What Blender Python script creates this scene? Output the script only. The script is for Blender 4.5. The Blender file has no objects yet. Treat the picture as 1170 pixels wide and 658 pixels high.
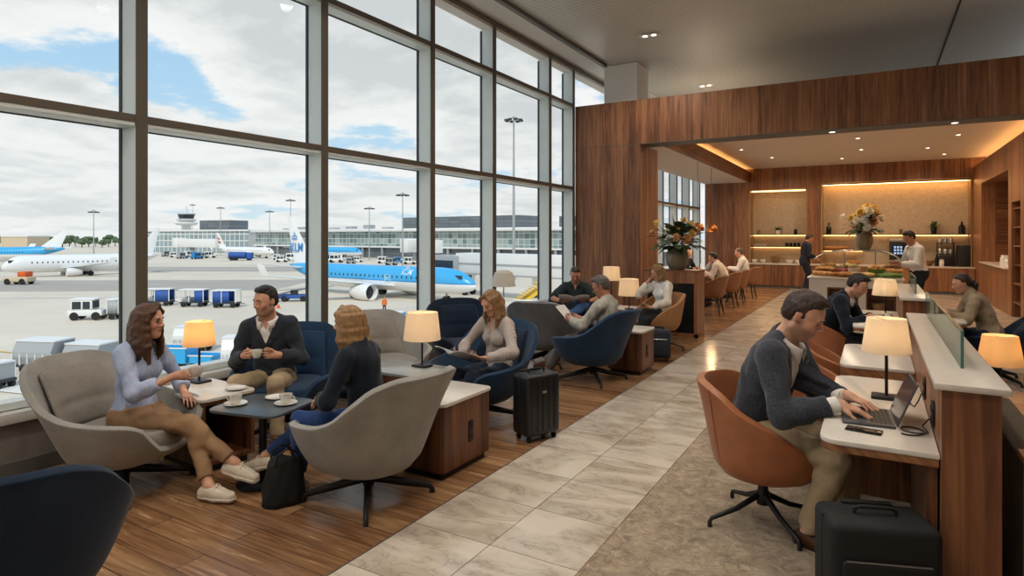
import bpy, bmesh, math, random
import numpy as np
from mathutils import Vector, Matrix

R = math.radians
PI = math.pi
scene = bpy.context.scene
col = scene.collection
EYE = 1.65                      # eye height above the lounge floor
YAW = R(30.3)                   # the camera looks this far to the left of the hall's length
FPX = 710.0                     # focal length in pixels of the 1170 wide frame


def at(u, v, z):
    """ground plan position of the photo's pixel (u, v) at height z"""
    d = FPX * (EYE - z) / (v - 270.0)
    return lat(u, d)


def lat(u, d):
    """ground plan position at pixel column u and depth d"""
    l = (u - 585.0) / FPX * d
    return Vector((-d * math.sin(YAW) + l * math.cos(YAW), d * math.cos(YAW) + l * math.sin(YAW), 0.0))


# ------------------------------------------------------------------ objects
def link(o, parent=None):
    col.objects.link(o)
    if parent is not None:
        o.parent = parent
    return o


def tag(o, label=None, cat=None, group=None, kind=None):
    if label: o['label'] = label
    if cat: o['category'] = cat
    if group: o['group'] = group
    if kind: o['kind'] = kind
    return o


def thing(name, label, cat, loc=(0, 0, 0), rz=0.0, group=None):
    o = bpy.data.objects.new(name, None)
    o.empty_display_size = 0.1
    link(o)
    o.location = loc
    o.rotation_euler = (0, 0, rz)
    return tag(o, label, cat, group)


def copy_tree(o, loc=None, rz=None, label=None, group=None, parent=None):
    c = o.copy()
    col.objects.link(c)
    if parent is not None:
        c.parent = parent
    if loc is not None: c.location = loc
    if rz is not None: c.rotation_euler = (0, 0, rz)
    if label: c['label'] = label
    if group: c['group'] = group
    for ch in list(o.children):
        copy_tree(ch, parent=c)
    return c


def swap_mat(root, old, new):
    for o in [root] + list(root.children_recursive):
        if o.type == 'MESH' and o.data.materials and o.data.materials[0] == old:
            for s in o.material_slots:
                s.link = 'OBJECT'
                s.material = new


class MB:
    """collects shapes into one mesh"""

    def __init__(s):
        s.bm = bmesh.new()

    def _xf(s, verts, mat):
        bmesh.ops.transform(s.bm, matrix=mat, verts=verts)

    def box(s, lo, hi, bevel=0.0, seg=2, rot=None, pivot=None):
        lo = Vector(lo); hi = Vector(hi)
        r = bmesh.ops.create_cube(s.bm, size=1.0)
        vs = r['verts']
        sz = hi - lo
        s._xf(vs, Matrix.Translation((lo + hi) / 2) @ Matrix.Diagonal((*sz, 1)))
        if bevel > 0:
            es = list({e for v in vs for e in v.link_edges})
            rr = bmesh.ops.bevel(s.bm, geom=es, offset=bevel, segments=seg, affect='EDGES', profile=0.5)
            vs = list({v for f in rr['faces'] for v in f.verts} | {v for v in vs if v.is_valid})
        if rot is not None:
            pv = Vector(pivot) if pivot is not None else (lo + hi) / 2
            s._xf(vs, Matrix.Translation(pv) @ rot.to_4x4() @ Matrix.Translation(-pv))
        return vs

    def grid(s, pts, close_u=False, close_v=False):
        """pts[i][j] -> quads"""
        n = len(pts); m = len(pts[0])
        vs = [[s.bm.verts.new(p) for p in row] for row in pts]
        for i in range(n if close_u else n - 1):
            for j in range(m if close_v else m - 1):
                a, b = vs[i][j], vs[(i + 1) % n][j]
                c, d = vs[(i + 1) % n][(j + 1) % m], vs[i][(j + 1) % m]
                q = []
                for x in (a, b, c, d):
                    if x not in q: q.append(x)
                if len(q) > 2:
                    try: s.bm.faces.new(q)
                    except ValueError: pass
        return vs

    def fan(s, ring, flip=False):
        try: s.bm.faces.new(ring[::-1] if flip else ring)
        except ValueError: pass

    def tube(s, pts, rad, n=10, caps=True, flat=1.0, up=None, closed=False):
        pts = [Vector(p) for p in pts]
        if not isinstance(rad, (list, tuple)): rad = [rad] * len(pts)
        rows = []
        prev = None
        for i, p in enumerate(pts):
            if closed:
                t = pts[(i + 1) % len(pts)] - pts[i - 1]
            else:
                t = (pts[min(i + 1, len(pts) - 1)] - pts[max(i - 1, 0)])
            t.normalize()
            if up is not None:
                a = Vector(up).cross(t)
                if a.length < 1e-5: a = Vector((1, 0, 0)).cross(t)
            elif prev is None:
                a = Vector((0, 0, 1)).cross(t)
                if a.length < 1e-3: a = Vector((1, 0, 0)).cross(t)
            else:
                a = prev - t * prev.dot(t)
            a.normalize()
            prev = a
            b = t.cross(a)
            rows.append([p + (a * math.cos(2 * PI * k / n) + b * math.sin(2 * PI * k / n) * flat) * rad[i] for k in range(n)])
        vs = s.grid(rows, close_u=closed, close_v=True)
        if caps and not closed:
            s.fan(vs[0], True); s.fan(vs[-1])
        return vs

    def lathe(s, prof, n=24, c=(0, 0, 0), cap=True):
        c = Vector(c)
        rows = [[c + Vector((r * math.cos(2 * PI * k / n), r * math.sin(2 * PI * k / n), z)) for k in range(n)] for r, z in prof]
        vs = s.grid(rows, close_v=True)
        if cap:
            s.fan(vs[0], True); s.fan(vs[-1])
        return vs

    def prism(s, poly, z0, z1, bevel=0.0, seg=2):
        a = [s.bm.verts.new((x, y, z0)) for x, y in poly]
        b = [s.bm.verts.new((x, y, z1)) for x, y in poly]
        n = len(poly)
        fs = [s.bm.faces.new(a[::-1]), s.bm.faces.new(b)]
        for i in range(n):
            fs.append(s.bm.faces.new((a[i], a[(i + 1) % n], b[(i + 1) % n], b[i])))
        if bevel > 0:
            es = [e for f in fs[:2] for e in f.edges]
            bmesh.ops.bevel(s.bm, geom=es, offset=bevel, segments=seg, affect='EDGES', profile=0.5)

    def ell(s, c, r, n=12, m=8, rot=None):
        q = bmesh.ops.create_uvsphere(s.bm, u_segments=n, v_segments=m, radius=1.0)
        mt = Matrix.Translation(Vector(c))
        if rot is not None: mt = mt @ rot.to_4x4()
        s._xf(q['verts'], mt @ Matrix.Diagonal((*r, 1)) if len(r) == 3 else mt)
        return q['verts']

    def quad(s, a, b, c, d):
        vs = [s.bm.verts.new(p) for p in (a, b, c, d)]
        return s.bm.faces.new(vs)

    def build(s, name, mat, parent=None, smooth=40, loc=None, normals=True, mods=None):
        if normals:
            bmesh.ops.recalc_face_normals(s.bm, faces=s.bm.faces[:])
        me = bpy.data.meshes.new(name)
        s.bm.to_mesh(me)
        s.bm.free()
        if mat is not None: me.materials.append(mat)
        finish(me, smooth)
        o = bpy.data.objects.new(name, me)
        link(o, parent)
        if loc is not None: o.location = loc
        return o


def finish(me, smooth):
    n = len(me.polygons)
    if smooth and n:
        me.polygons.foreach_set('use_smooth', np.ones(n, dtype=bool))
        if smooth < 180:
            me.set_sharp_from_angle(angle=R(smooth))
    me.update()


def rrect(x0, y0, x1, y1, r, n=6):
    out = []
    for cx, cy, a0 in ((x1 - r, y1 - r, 0), (x0 + r, y1 - r, 90), (x0 + r, y0 + r, 180), (x1 - r, y0 + r, 270)):
        for k in range(n + 1):
            a = R(a0 + 90 * k / n)
            out.append((cx + r * math.cos(a), cy + r * math.sin(a)))
    return out


def box_obj(name, lo, hi, mat, parent=None, bevel=0.0, seg=2, **k):
    m = MB()
    m.box(lo, hi, bevel, seg)
    return m.build(name, mat, parent, **k)


def struct(name, mb, mat, parent=None, smooth=30):
    o = mb.build(name, mat, parent, smooth)
    if parent is None: o['kind'] = 'structure'
    return o


def sbox(name, lo, hi, mat, bevel=0.0, parent=None):
    m = MB(); m.box(lo, hi, bevel)
    return struct(name, m, mat, parent)


def arr_mesh(name, verts, quads, mat, parent=None, smooth=180, attr=None):
    me = bpy.data.meshes.new(name)
    nv, nq = len(verts), len(quads)
    me.vertices.add(nv)
    me.vertices.foreach_set('co', np.asarray(verts, dtype=np.float32).ravel())
    me.loops.add(nq * 4)
    me.loops.foreach_set('vertex_index', np.asarray(quads, dtype=np.int32).ravel())
    me.polygons.add(nq)
    me.polygons.foreach_set('loop_start', np.arange(0, nq * 4, 4, dtype=np.int32))
    me.update(calc_edges=True)
    if attr:
        for k, a in attr.items():
            at_ = me.attributes.new(k, 'FLOAT', 'POINT')
            at_.data.foreach_set('value', np.asarray(a, dtype=np.float32))
    if mat is not None: me.materials.append(mat)
    finish(me, smooth)
    o = bpy.data.objects.new(name, me)
    return link(o, parent)


# ------------------------------------------------------------------ materials
def nt(m):
    return m.node_tree.nodes, m.node_tree.links


def srgb(h):
    """'#rrggbb' as seen -> linear"""
    h = h.lstrip('#')
    c = [int(h[i:i + 2], 16) / 255 for i in (0, 2, 4)]
    return tuple(x / 12.92 if x <= 0.04045 else ((x + 0.055) / 1.055) ** 2.4 for x in c) + (1.0,)


def plain(name, c, rough=0.5, metal=0.0, var=0.0, scale=8.0, bump=0.0, bscale=200.0, spec=0.5, emit=0.0, sheen=0.0, stretch=(1, 1, 1), coat=0.0, trans=0.0):
    m = bpy.data.materials.new(name)
    m.use_nodes = True
    n, l = nt(m)
    b = n['Principled BSDF']
    cc = srgb(c) if isinstance(c, str) else c
    b.inputs['Base Color'].default_value = cc
    b.inputs['Roughness'].default_value = rough
    b.inputs['Metallic'].default_value = metal
    b.inputs['Specular IOR Level'].default_value = spec
    if sheen:
        b.inputs['Sheen Weight'].default_value = sheen
        b.inputs['Sheen Roughness'].default_value = 0.5
    if coat: b.inputs['Coat Weight'].default_value = coat
    if emit:
        b.inputs['Emission Color'].default_value = cc
        b.inputs['Emission Strength'].default_value = emit
    if var or bump:
        tc = n.new('ShaderNodeTexCoord')
        mp = n.new('ShaderNodeMapping')
        mp.inputs['Scale'].default_value = stretch
        l.new(tc.outputs['Object'], mp.inputs[0])
    if var:
        no = n.new('ShaderNodeTexNoise')
        no.inputs['Scale'].default_value = scale
        no.inputs['Detail'].default_value = 5
        l.new(mp.outputs[0], no.inputs['Vector'])
        mx = n.new('ShaderNodeMix'); mx.data_type = 'RGBA'
        mx.inputs[6].default_value = tuple(max(0, x * (1 - var)) for x in cc[:3]) + (1,)
        mx.inputs[7].default_value = tuple(min(1, x * (1 + var)) for x in cc[:3]) + (1,)
        cr = n.new('ShaderNodeMapRange')
        cr.inputs[1].default_value = 0.3; cr.inputs[2].default_value = 0.7
        l.new(no.outputs[0], cr.inputs[0]); l.new(cr.outputs[0], mx.inputs[0])
        l.new(mx.outputs[2], b.inputs['Base Color'])
    if bump:
        n2 = n.new('ShaderNodeTexNoise')
        n2.inputs['Scale'].default_value = bscale
        n2.inputs['Detail'].default_value = 3
        l.new(mp.outputs[0], n2.inputs['Vector'])
        bp = n.new('ShaderNodeBump')
        bp.inputs['Strength'].default_value = bump
        bp.inputs['Distance'].default_value = 0.01
        l.new(n2.outputs[0], bp.inputs['Height']); l.new(bp.outputs[0], b.inputs['Normal'])
    return m


def math_node(n, l, op, a, b=None, c=None):
    x = n.new('ShaderNodeMath'); x.operation = op
    for i, v in enumerate((a, b, c)):
        if v is None: continue
        if isinstance(v, (int, float)): x.inputs[i].default_value = v
        else: l.new(v, x.inputs[i])
    return x.outputs[0]


def ramp(n, l, fac, stops):
    r = n.new('ShaderNodeValToRGB')
    e = r.color_ramp.elements
    while len(e) < len(stops): e.new(0.5)
    for x, (p, c) in zip(e, stops):
        x.position = p; x.color = c
    l.new(fac, r.inputs[0])
    return r.outputs[0]


def wood(name, dark, mid, light, axis='z', band=0.13, rough=0.42, seam=True, gs=1.0):
    """veneer boards: grain along one axis, each board its own tone"""
    m = bpy.data.materials.new(name); m.use_nodes = True
    n, l = nt(m)
    b = n['Principled BSDF']
    tc = n.new('ShaderNodeTexCoord')
    sp = n.new('ShaderNodeSeparateXYZ'); l.new(tc.outputs['Object'], sp.inputs[0])
    X, Y, Z = sp.outputs
    if axis == 'z': across = math_node(n, l, 'ADD', X, Y); along = Z
    elif axis == 'x': across = math_node(n, l, 'ADD', Y, Z); along = X
    else: across = math_node(n, l, 'ADD', X, Z); along = Y
    cell = math_node(n, l, 'FLOOR', math_node(n, l, 'DIVIDE', across, band))
    wn = n.new('ShaderNodeTexWhiteNoise'); wn.noise_dimensions = '1D'
    l.new(cell, wn.inputs['W'])
    cv = n.new('ShaderNodeCombineXYZ')
    l.new(math_node(n, l, 'MULTIPLY', across, 26.0 * gs), cv.inputs[0])
    l.new(math_node(n, l, 'MULTIPLY', along, 1.3 * gs), cv.inputs[1])
    l.new(math_node(n, l, 'MULTIPLY', wn.outputs[0], 37.0), cv.inputs[2])
    no = n.new('ShaderNodeTexNoise'); no.inputs['Scale'].default_value = 1.0
    no.inputs['Detail'].default_value = 6; no.inputs['Roughness'].default_value = 0.6; no.inputs['Distortion'].default_value = 0.6
    l.new(cv.outputs[0], no.inputs['Vector'])
    f = math_node(n, l, 'ADD', no.outputs[0], math_node(n, l, 'MULTIPLY', math_node(n, l, 'SUBTRACT', wn.outputs[0], 0.5), 0.22))
    c = ramp(n, l, f, [(0.28, srgb(dark)), (0.5, srgb(mid)), (0.74, srgb(light))])
    if seam:
        fr = math_node(n, l, 'FRACT', math_node(n, l, 'DIVIDE', across, band * 3))
        ln = math_node(n, l, 'LESS_THAN', fr, 0.012)
        mx = n.new('ShaderNodeMix'); mx.data_type = 'RGBA'
        l.new(ln, mx.inputs[0]); l.new(c, mx.inputs[6]); mx.inputs[7].default_value = srgb('#2a180e')
        c = mx.outputs[2]
    l.new(c, b.inputs['Base Color'])
    b.inputs['Roughness'].default_value = rough
    bp = n.new('ShaderNodeBump'); bp.inputs['Strength'].default_value = 0.08; bp.inputs['Distance'].default_value = 0.01
    l.new(no.outputs[0], bp.inputs['Height']); l.new(bp.outputs[0], b.inputs['Normal'])
    return m


def floor_planks():
    m = bpy.data.materials.new('oak_planks'); m.use_nodes = True
    n, l = nt(m); b = n['Principled BSDF']
    tc = n.new('ShaderNodeTexCoord')
    br = n.new('ShaderNodeTexBrick')
    br.offset = 0.37; br.offset_frequency = 2
    br.inputs['Scale'].default_value = 1.0
    br.inputs['Brick Width'].default_value = 1.5
    br.inputs['Row Height'].default_value = 0.165
    br.inputs['Mortar Size'].default_value = 0.0022
    br.inputs['Mortar Smooth'].default_value = 0.1
    br.inputs['Color1'].default_value = (0.0, 0, 0, 1); br.inputs['Color2'].default_value = (1, 1, 1, 1)
    br.inputs['Mortar'].default_value = (0.4, 0.4, 0.4, 1)
    l.new(tc.outputs['Object'], br.inputs['Vector'])
    mp = n.new('ShaderNodeMapping'); mp.inputs['Scale'].default_value = (1.6, 26, 1)
    l.new(tc.outputs['Object'], mp.inputs[0])
    ad = n.new('ShaderNodeVectorMath'); ad.operation = 'ADD'
    sc = n.new('ShaderNodeVectorMath'); sc.operation = 'SCALE'; sc.inputs['Scale'].default_value = 23.0
    l.new(br.outputs['Color'], sc.inputs[0]); l.new(mp.outputs[0], ad.inputs[0]); l.new(sc.outputs[0], ad.inputs[1])
    no = n.new('ShaderNodeTexNoise'); no.inputs['Scale'].default_value = 1.0; no.inputs['Detail'].default_value = 7
    no.inputs['Distortion'].default_value = 0.9; no.inputs['Roughness'].default_value = 0.62
    l.new(ad.outputs[0], no.inputs['Vector'])
    bw = n.new('ShaderNodeRGBToBW'); l.new(br.outputs['Color'], bw.inputs[0])
    f = math_node(n, l, 'ADD', no.outputs[0], math_node(n, l, 'MULTIPLY', math_node(n, l, 'SUBTRACT', bw.outputs[0], 0.5), 0.22))
    c = ramp(n, l, f, [(0.25, srgb('#5f412b')), (0.5, srgb('#8d6848')), (0.78, srgb('#b9946c'))])
    mx = n.new('ShaderNodeMix'); mx.data_type = 'RGBA'
    l.new(br.outputs['Fac'], mx.inputs[0]); l.new(c, mx.inputs[6]); mx.inputs[7].default_value = srgb('#3a2415')
    l.new(mx.outputs[2], b.inputs['Base Color'])
    l.new(math_node(n, l, 'ADD', math_node(n, l, 'MULTIPLY', no.outputs[0], 0.22), 0.13), b.inputs['Roughness'])
    bp = n.new('ShaderNodeBump'); bp.inputs['Strength'].default_value = 0.1; bp.inputs['Distance'].default_value = 0.01
    l.new(no.outputs[0], bp.inputs['Height']); l.new(bp.outputs[0], b.inputs['Normal'])
    return m


def marble(name='veined_marble', tile=0.52, ox=-2.3, oy=2.81, base='#a99c8b', lightc='#d3c9bb', vein='#6f5f50', grout='#4a3d33', rough=0.16):
    m = bpy.data.materials.new(name); m.use_nodes = True
    n, l = nt(m); b = n['Principled BSDF']
    tc = n.new('ShaderNodeTexCoord')
    mp = n.new('ShaderNodeMapping'); mp.inputs['Location'].default_value = (-ox + tile * 40, -oy + tile * 40, 0)
    l.new(tc.outputs['Object'], mp.inputs[0])
    br = n.new('ShaderNodeTexBrick'); br.offset = 0.0
    br.inputs['Scale'].default_value = 1.0
    br.inputs['Brick Width'].default_value = tile; br.inputs['Row Height'].default_value = tile
    br.inputs['Mortar Size'].default_value = 0.0022
    br.inputs['Color1'].default_value = (0, 0, 0, 1); br.inputs['Color2'].default_value = (1, 1, 1, 1)
    l.new(mp.outputs[0], br.inputs['Vector'])
    sc = n.new('ShaderNodeVectorMath'); sc.operation = 'SCALE'; sc.inputs['Scale'].default_value = 11.0
    ad = n.new('ShaderNodeVectorMath'); ad.operation = 'ADD'
    l.new(br.outputs['Color'], sc.inputs[0]); l.new(sc.outputs[0], ad.inputs[1]); l.new(tc.outputs['Object'], ad.inputs[0])
    rt = n.new('ShaderNodeMapping'); rt.inputs['Rotation'].default_value = (0, 0, R(35)); rt.inputs['Scale'].default_value = (1.0, 2.0, 1.0)
    l.new(ad.outputs[0], rt.inputs[0])
    n1 = n.new('ShaderNodeTexNoise'); n1.inputs['Scale'].default_value = 1.5; n1.inputs['Detail'].default_value = 8; n1.inputs['Distortion'].default_value = 1.2
    l.new(rt.outputs[0], n1.inputs['Vector'])
    n2 = n.new('ShaderNodeTexNoise'); n2.inputs['Scale'].default_value = 2.3; n2.inputs['Detail'].default_value = 9; n2.inputs['Distortion'].default_value = 2.0; n2.inputs['Roughness'].default_value = 0.62
    l.new(rt.outputs[0], n2.inputs['Vector'])
    c1 = ramp(n, l, n1.outputs[0], [(0.3, srgb(base)), (0.62, srgb(lightc))])
    v = math_node(n, l, 'ABSOLUTE', math_node(n, l, 'SUBTRACT', n2.outputs[0], 0.5))
    vf = n.new('ShaderNodeMapRange'); vf.inputs[1].default_value = 0.0; vf.inputs[2].default_value = 0.035
    vf.inputs[3].default_value = 0.4; vf.inputs[4].default_value = 0.0
    l.new(v, vf.inputs[0])
    gate = n.new('ShaderNodeMapRange'); gate.inputs[1].default_value = 0.45; gate.inputs[2].default_value = 0.62
    l.new(n1.outputs[0], gate.inputs[0])
    inv = math_node(n, l, 'SUBTRACT', 1.0, gate.outputs[0])
    mx = n.new('ShaderNodeMix'); mx.data_type = 'RGBA'
    l.new(math_node(n, l, 'MULTIPLY', vf.outputs[0], inv), mx.inputs[0]); l.new(c1, mx.inputs[6]); mx.inputs[7].default_value = srgb(vein)
    m2 = n.new('ShaderNodeMix'); m2.data_type = 'RGBA'
    l.new(br.outputs['Fac'], m2.inputs[0]); l.new(mx.outputs[2], m2.inputs[6]); m2.inputs[7].default_value = srgb(grout)
    l.new(m2.outputs[2], b.inputs['Base Color'])
    b.inputs['Roughness'].default_value = rough
    return m


def weave(name, a, b_, scale=260.0, rough=0.9, bump=0.25, sheen=0.15):
    """upholstery: crossing threads of two tones"""
    m = bpy.data.materials.new(name); m.use_nodes = True
    n, l = nt(m); b = n['Principled BSDF']
    tc = n.new('ShaderNodeTexCoord')
    outs = []
    for st in ((0.12, 1, 1), (1, 1, 0.12), (1, 0.12, 1)):
        mp = n.new('ShaderNodeMapping'); mp.inputs['Scale'].default_value = st
        l.new(tc.outputs['Object'], mp.inputs[0])
        no = n.new('ShaderNodeTexNoise'); no.inputs['Scale'].default_value = scale; no.inputs['Detail'].default_value = 2
        l.new(mp.outputs[0], no.inputs['Vector']); outs.append(no.outputs[0])
    s = math_node(n, l, 'DIVIDE', math_node(n, l, 'ADD', math_node(n, l, 'ADD', outs[0], outs[1]), outs[2]), 3.0)
    big = n.new('ShaderNodeTexNoise'); big.inputs['Scale'].default_value = 6.0; l.new(tc.outputs['Object'], big.inputs['Vector'])
    f = math_node(n, l, 'ADD', s, math_node(n, l, 'MULTIPLY', math_node(n, l, 'SUBTRACT', big.outputs[0], 0.5), 0.25))
    c = ramp(n, l, f, [(0.38, srgb(a)), (0.62, srgb(b_))])
    l.new(c, b.inputs['Base Color'])
    b.inputs['Roughness'].default_value = rough
    b.inputs['Specular IOR Level'].default_value = 0.2
    b.inputs['Sheen Weight'].default_value = sheen
    bp = n.new('ShaderNodeBump'); bp.inputs['Strength'].default_value = bump; bp.inputs['Distance'].default_value = 0.004
    l.new(s, bp.inputs['Height']); l.new(bp.outputs[0], b.inputs['Normal'])
    return m


def skin_mat(name, c, lip='#a8584c', stub='#6d5242'):
    m = bpy.data.materials.new(name); m.use_nodes = True
    n, l = nt(m); b = n['Principled BSDF']
    tc = n.new('ShaderNodeTexCoord')
    no = n.new('ShaderNodeTexNoise'); no.inputs['Scale'].default_value = 25; no.inputs['Detail'].default_value = 4
    l.new(tc.outputs['Object'], no.inputs['Vector'])
    cc = srgb(c)
    base = ramp(n, l, no.outputs[0], [(0.3, tuple(x * 0.93 for x in cc[:3]) + (1,)), (0.7, tuple(min(1, x * 1.06) for x in cc[:3]) + (1,))])
    prev = base
    for attr, colr, k in (('blush', '#b9604e', 0.5), ('lip', lip, 0.8), ('stubble', stub, 0.62)):
        a = n.new('ShaderNodeAttribute'); a.attribute_name = attr
        mx = n.new('ShaderNodeMix'); mx.data_type = 'RGBA'
        l.new(math_node(n, l, 'MULTIPLY', a.outputs['Fac'], k), mx.inputs[0])
        l.new(prev, mx.inputs[6]); mx.inputs[7].default_value = srgb(colr)
        prev = mx.outputs[2]
    l.new(prev, b.inputs['Base Color'])
    b.inputs['Roughness'].default_value = 0.48
    b.inputs['Subsurface Weight'].default_value = 0.08
    b.inputs['Subsurface Radius'].default_value = (0.012, 0.005, 0.003)
    b.inputs['Subsurface Scale'].default_value = 0.5
    return m


def hair_mat(name, a, b_):
    m = bpy.data.materials.new(name); m.use_nodes = True
    n, l = nt(m); b = n['Principled BSDF']
    at_ = n.new('ShaderNodeAttribute'); at_.attribute_name = 'strand'
    cv = n.new('ShaderNodeCombineXYZ')
    tc = n.new('ShaderNodeTexCoord'); sp = n.new('ShaderNodeSeparateXYZ'); l.new(tc.outputs['Object'], sp.inputs[0])
    l.new(math_node(n, l, 'MULTIPLY', at_.outputs['Fac'], 46.0), cv.inputs[0])
    l.new(math_node(n, l, 'MULTIPLY', sp.outputs[2], 5.0), cv.inputs[1])
    no = n.new('ShaderNodeTexNoise'); no.inputs['Scale'].default_value = 1.0; no.inputs['Detail'].default_value = 5; no.inputs['Distortion'].default_value = 0.5
    l.new(cv.outputs[0], no.inputs['Vector'])
    c = ramp(n, l, no.outputs[0], [(0.33, srgb(a)), (0.66, srgb(b_))])
    l.new(c, b.inputs['Base Color'])
    b.inputs['Roughness'].default_value = 0.42
    bp = n.new('ShaderNodeBump'); bp.inputs['Strength'].default_value = 0.5; bp.inputs['Distance'].default_value = 0.01
    l.new(no.outputs[0], bp.inputs['Height']); l.new(bp.outputs[0], b.inputs['Normal'])
    return m


def pane_mat(name, tint=(0.96, 0.985, 0.98, 1), refl=0.06):
    m = bpy.data.materials.new(name); m.use_nodes = True
    n, l = nt(m)
    out = n['Material Output']; n.remove(n['Principled BSDF'])
    tr = n.new('ShaderNodeBsdfTransparent'); tr.inputs[0].default_value = tint
    gl = n.new('ShaderNodeBsdfGlossy'); gl.inputs['Roughness'].default_value = 0.0
    lw = n.new('ShaderNodeFresnel'); lw.inputs[0].default_value = 1.3
    mx = n.new('ShaderNodeMixShader')
    l.new(math_node(n, l, 'MULTIPLY', lw.outputs[0], 0.7), mx.inputs[0])
    l.new(tr.outputs[0], mx.inputs[1]); l.new(gl.outputs[0], mx.inputs[2]); l.new(mx.outputs[0], out.inputs[0])
    return m


def emit_mat(name, c, s):
    m = bpy.data.materials.new(name); m.use_nodes = True
    n, l = nt(m)
    out = n['Material Output']; n.remove(n['Principled BSDF'])
    e = n.new('ShaderNodeEmission'); e.inputs[0].default_value = srgb(c) if isinstance(c, str) else c; e.inputs[1].default_value = s
    l.new(e.outputs[0], out.inputs[0])
    return m


def shade_mat(name, c, s):
    """lampshade cloth that glows from the bulb inside"""
    m = bpy.data.materials.new(name); m.use_nodes = True
    n, l = nt(m); b = n['Principled BSDF']
    out = n['Material Output']
    b.inputs['Base Color'].default_value = srgb(c); b.inputs['Roughness'].default_value = 0.9
    tl = n.new('ShaderNodeBsdfTranslucent'); tl.inputs[0].default_value = srgb(c)
    mx = n.new('ShaderNodeMixShader'); mx.inputs[0].default_value = s
    tc = n.new('ShaderNodeTexCoord'); no = n.new('ShaderNodeTexNoise'); no.inputs['Scale'].default_value = 300
    l.new(tc.outputs['Object'], no.inputs['Vector'])
    bp = n.new('ShaderNodeBump'); bp.inputs['Strength'].default_value = 0.15; bp.inputs['Distance'].default_value = 0.003
    l.new(no.outputs[0], bp.inputs['Height']); l.new(bp.outputs[0], b.inputs['Normal'])
    l.new(b.outputs[0], mx.inputs[1]); l.new(tl.outputs[0], mx.inputs[2]); l.new(mx.outputs[0], out.inputs[0])
    return m


M = {}
# ------------------------------------------------------------------ materials of the room and the furniture
M['planks'] = floor_planks()
M['marble'] = marble()
M['walnut'] = wood('walnut_panel', '#5b3922', '#89593a', '#a67650', 'z', 0.12, 0.42)
M['walnut_x'] = wood('walnut_crosswise', '#472818', '#74492d', '#96653f', 'x', 0.2, 0.4, seam=False)
M['walnut_y'] = wood('walnut_lengthwise', '#472818', '#74492d', '#96653f', 'y', 0.2, 0.4, seam=False)
M['walnut_dark'] = wood('walnut_cube', '#3f2416', '#6b4229', '#8b5b3a', 'z', 0.09, 0.4, seam=False)
M['walnut_end'] = wood('walnut_crown_cut', '#3c2214', '#6e4128', '#92603a', 'z', 0.4, 0.38, seam=False, gs=0.75)
M['alu'] = plain('anodised_aluminium', '#d3dcdc', 0.42, 0.1, var=0.03, scale=3)
M['alu_dark'] = plain('shaded_face_dark_trim', '#5d554a', 0.45, 0.1)  # brown imitates shade on the backlit frame faces; also plain dark trim
M['gasket'] = plain('black_gasket', '#2b2f33', 0.6)
M['pane'] = pane_mat('window_glass')
M['sill'] = plain('sill_coating', '#c8c7c2', 0.35, var=0.03, scale=3)
M['parapet'] = plain('parapet_panel', '#77726c', 0.7, var=0.05, scale=4)
M['base_dark'] = plain('dark_baseboard', '#5a5854', 0.6)
M['white_paint'] = plain('white_paint', '#d9d6cf', 0.7, var=0.02, scale=2)
M['column_paint'] = plain('pillar_paint', '#eceae5', 0.7, var=0.02, scale=2)
M['cream_ceiling'] = plain('cream_ceiling_paint', '#cdbfae', 0.75, var=0.02, scale=2)
M['plaster'] = plain('textured_wallcovering', '#b9a68c', 0.85, var=0.10, scale=14, bump=0.35, bscale=45)
M['stone_top'] = plain('pale_quartz_top', '#cfc6ba', 0.28, var=0.04, scale=25)
M['brass'] = plain('brass_trim', '#b29266', 0.35, 0.8)
M['steel'] = plain('brushed_steel', '#b9b8b4', 0.28, 0.9)
M['black_steel'] = plain('black_powder_steel', '#17171a', 0.45, 0.2)
M['dark_panel'] = plain('dark_recess', '#10151a', 0.25)
M['led'] = emit_mat('warm_led_strip', (1.0, 0.52, 0.18, 1), 13.0)
M['led_soft'] = emit_mat('shelf_and_fill_led', (1.0, 0.55, 0.22, 1), 5.0)
M['downlight'] = emit_mat('downlight_lens', (1.0, 0.86, 0.66, 1), 6.0)


def slat_ceiling():
    m = bpy.data.materials.new('ribbed_metal_ceiling'); m.use_nodes = True
    n, l = nt(m); b = n['Principled BSDF']
    tc = n.new('ShaderNodeTexCoord'); sp = n.new('ShaderNodeSeparateXYZ'); l.new(tc.outputs['Object'], sp.inputs[0])
    fr = math_node(n, l, 'FRACT', math_node(n, l, 'DIVIDE', sp.outputs[1], 0.075))
    g = math_node(n, l, 'LESS_THAN', fr, 0.30)
    no = n.new('ShaderNodeTexNoise'); no.inputs['Scale'].default_value = 0.6; l.new(tc.outputs['Object'], no.inputs['Vector'])
    c = ramp(n, l, no.outputs[0], [(0.3, srgb('#d0ccc3')), (0.7, srgb('#dad6cd'))])
    mx = n.new('ShaderNodeMix'); mx.data_type = 'RGBA'
    l.new(g, mx.inputs[0]); l.new(c, mx.inputs[6]); mx.inputs[7].default_value = srgb('#7f7a70')
    l.new(mx.outputs[2], b.inputs['Base Color'])
    b.inputs['Roughness'].default_value = 0.34; b.inputs['Metallic'].default_value = 0.1
    bp = n.new('ShaderNodeBump'); bp.inputs['Strength'].default_value = 0.25; bp.inputs['Distance'].default_value = 0.02
    l.new(g, bp.inputs['Height']); bp.invert = True; l.new(bp.outputs[0], b.inputs['Normal'])
    return m


M['slats'] = slat_ceiling()


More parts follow.
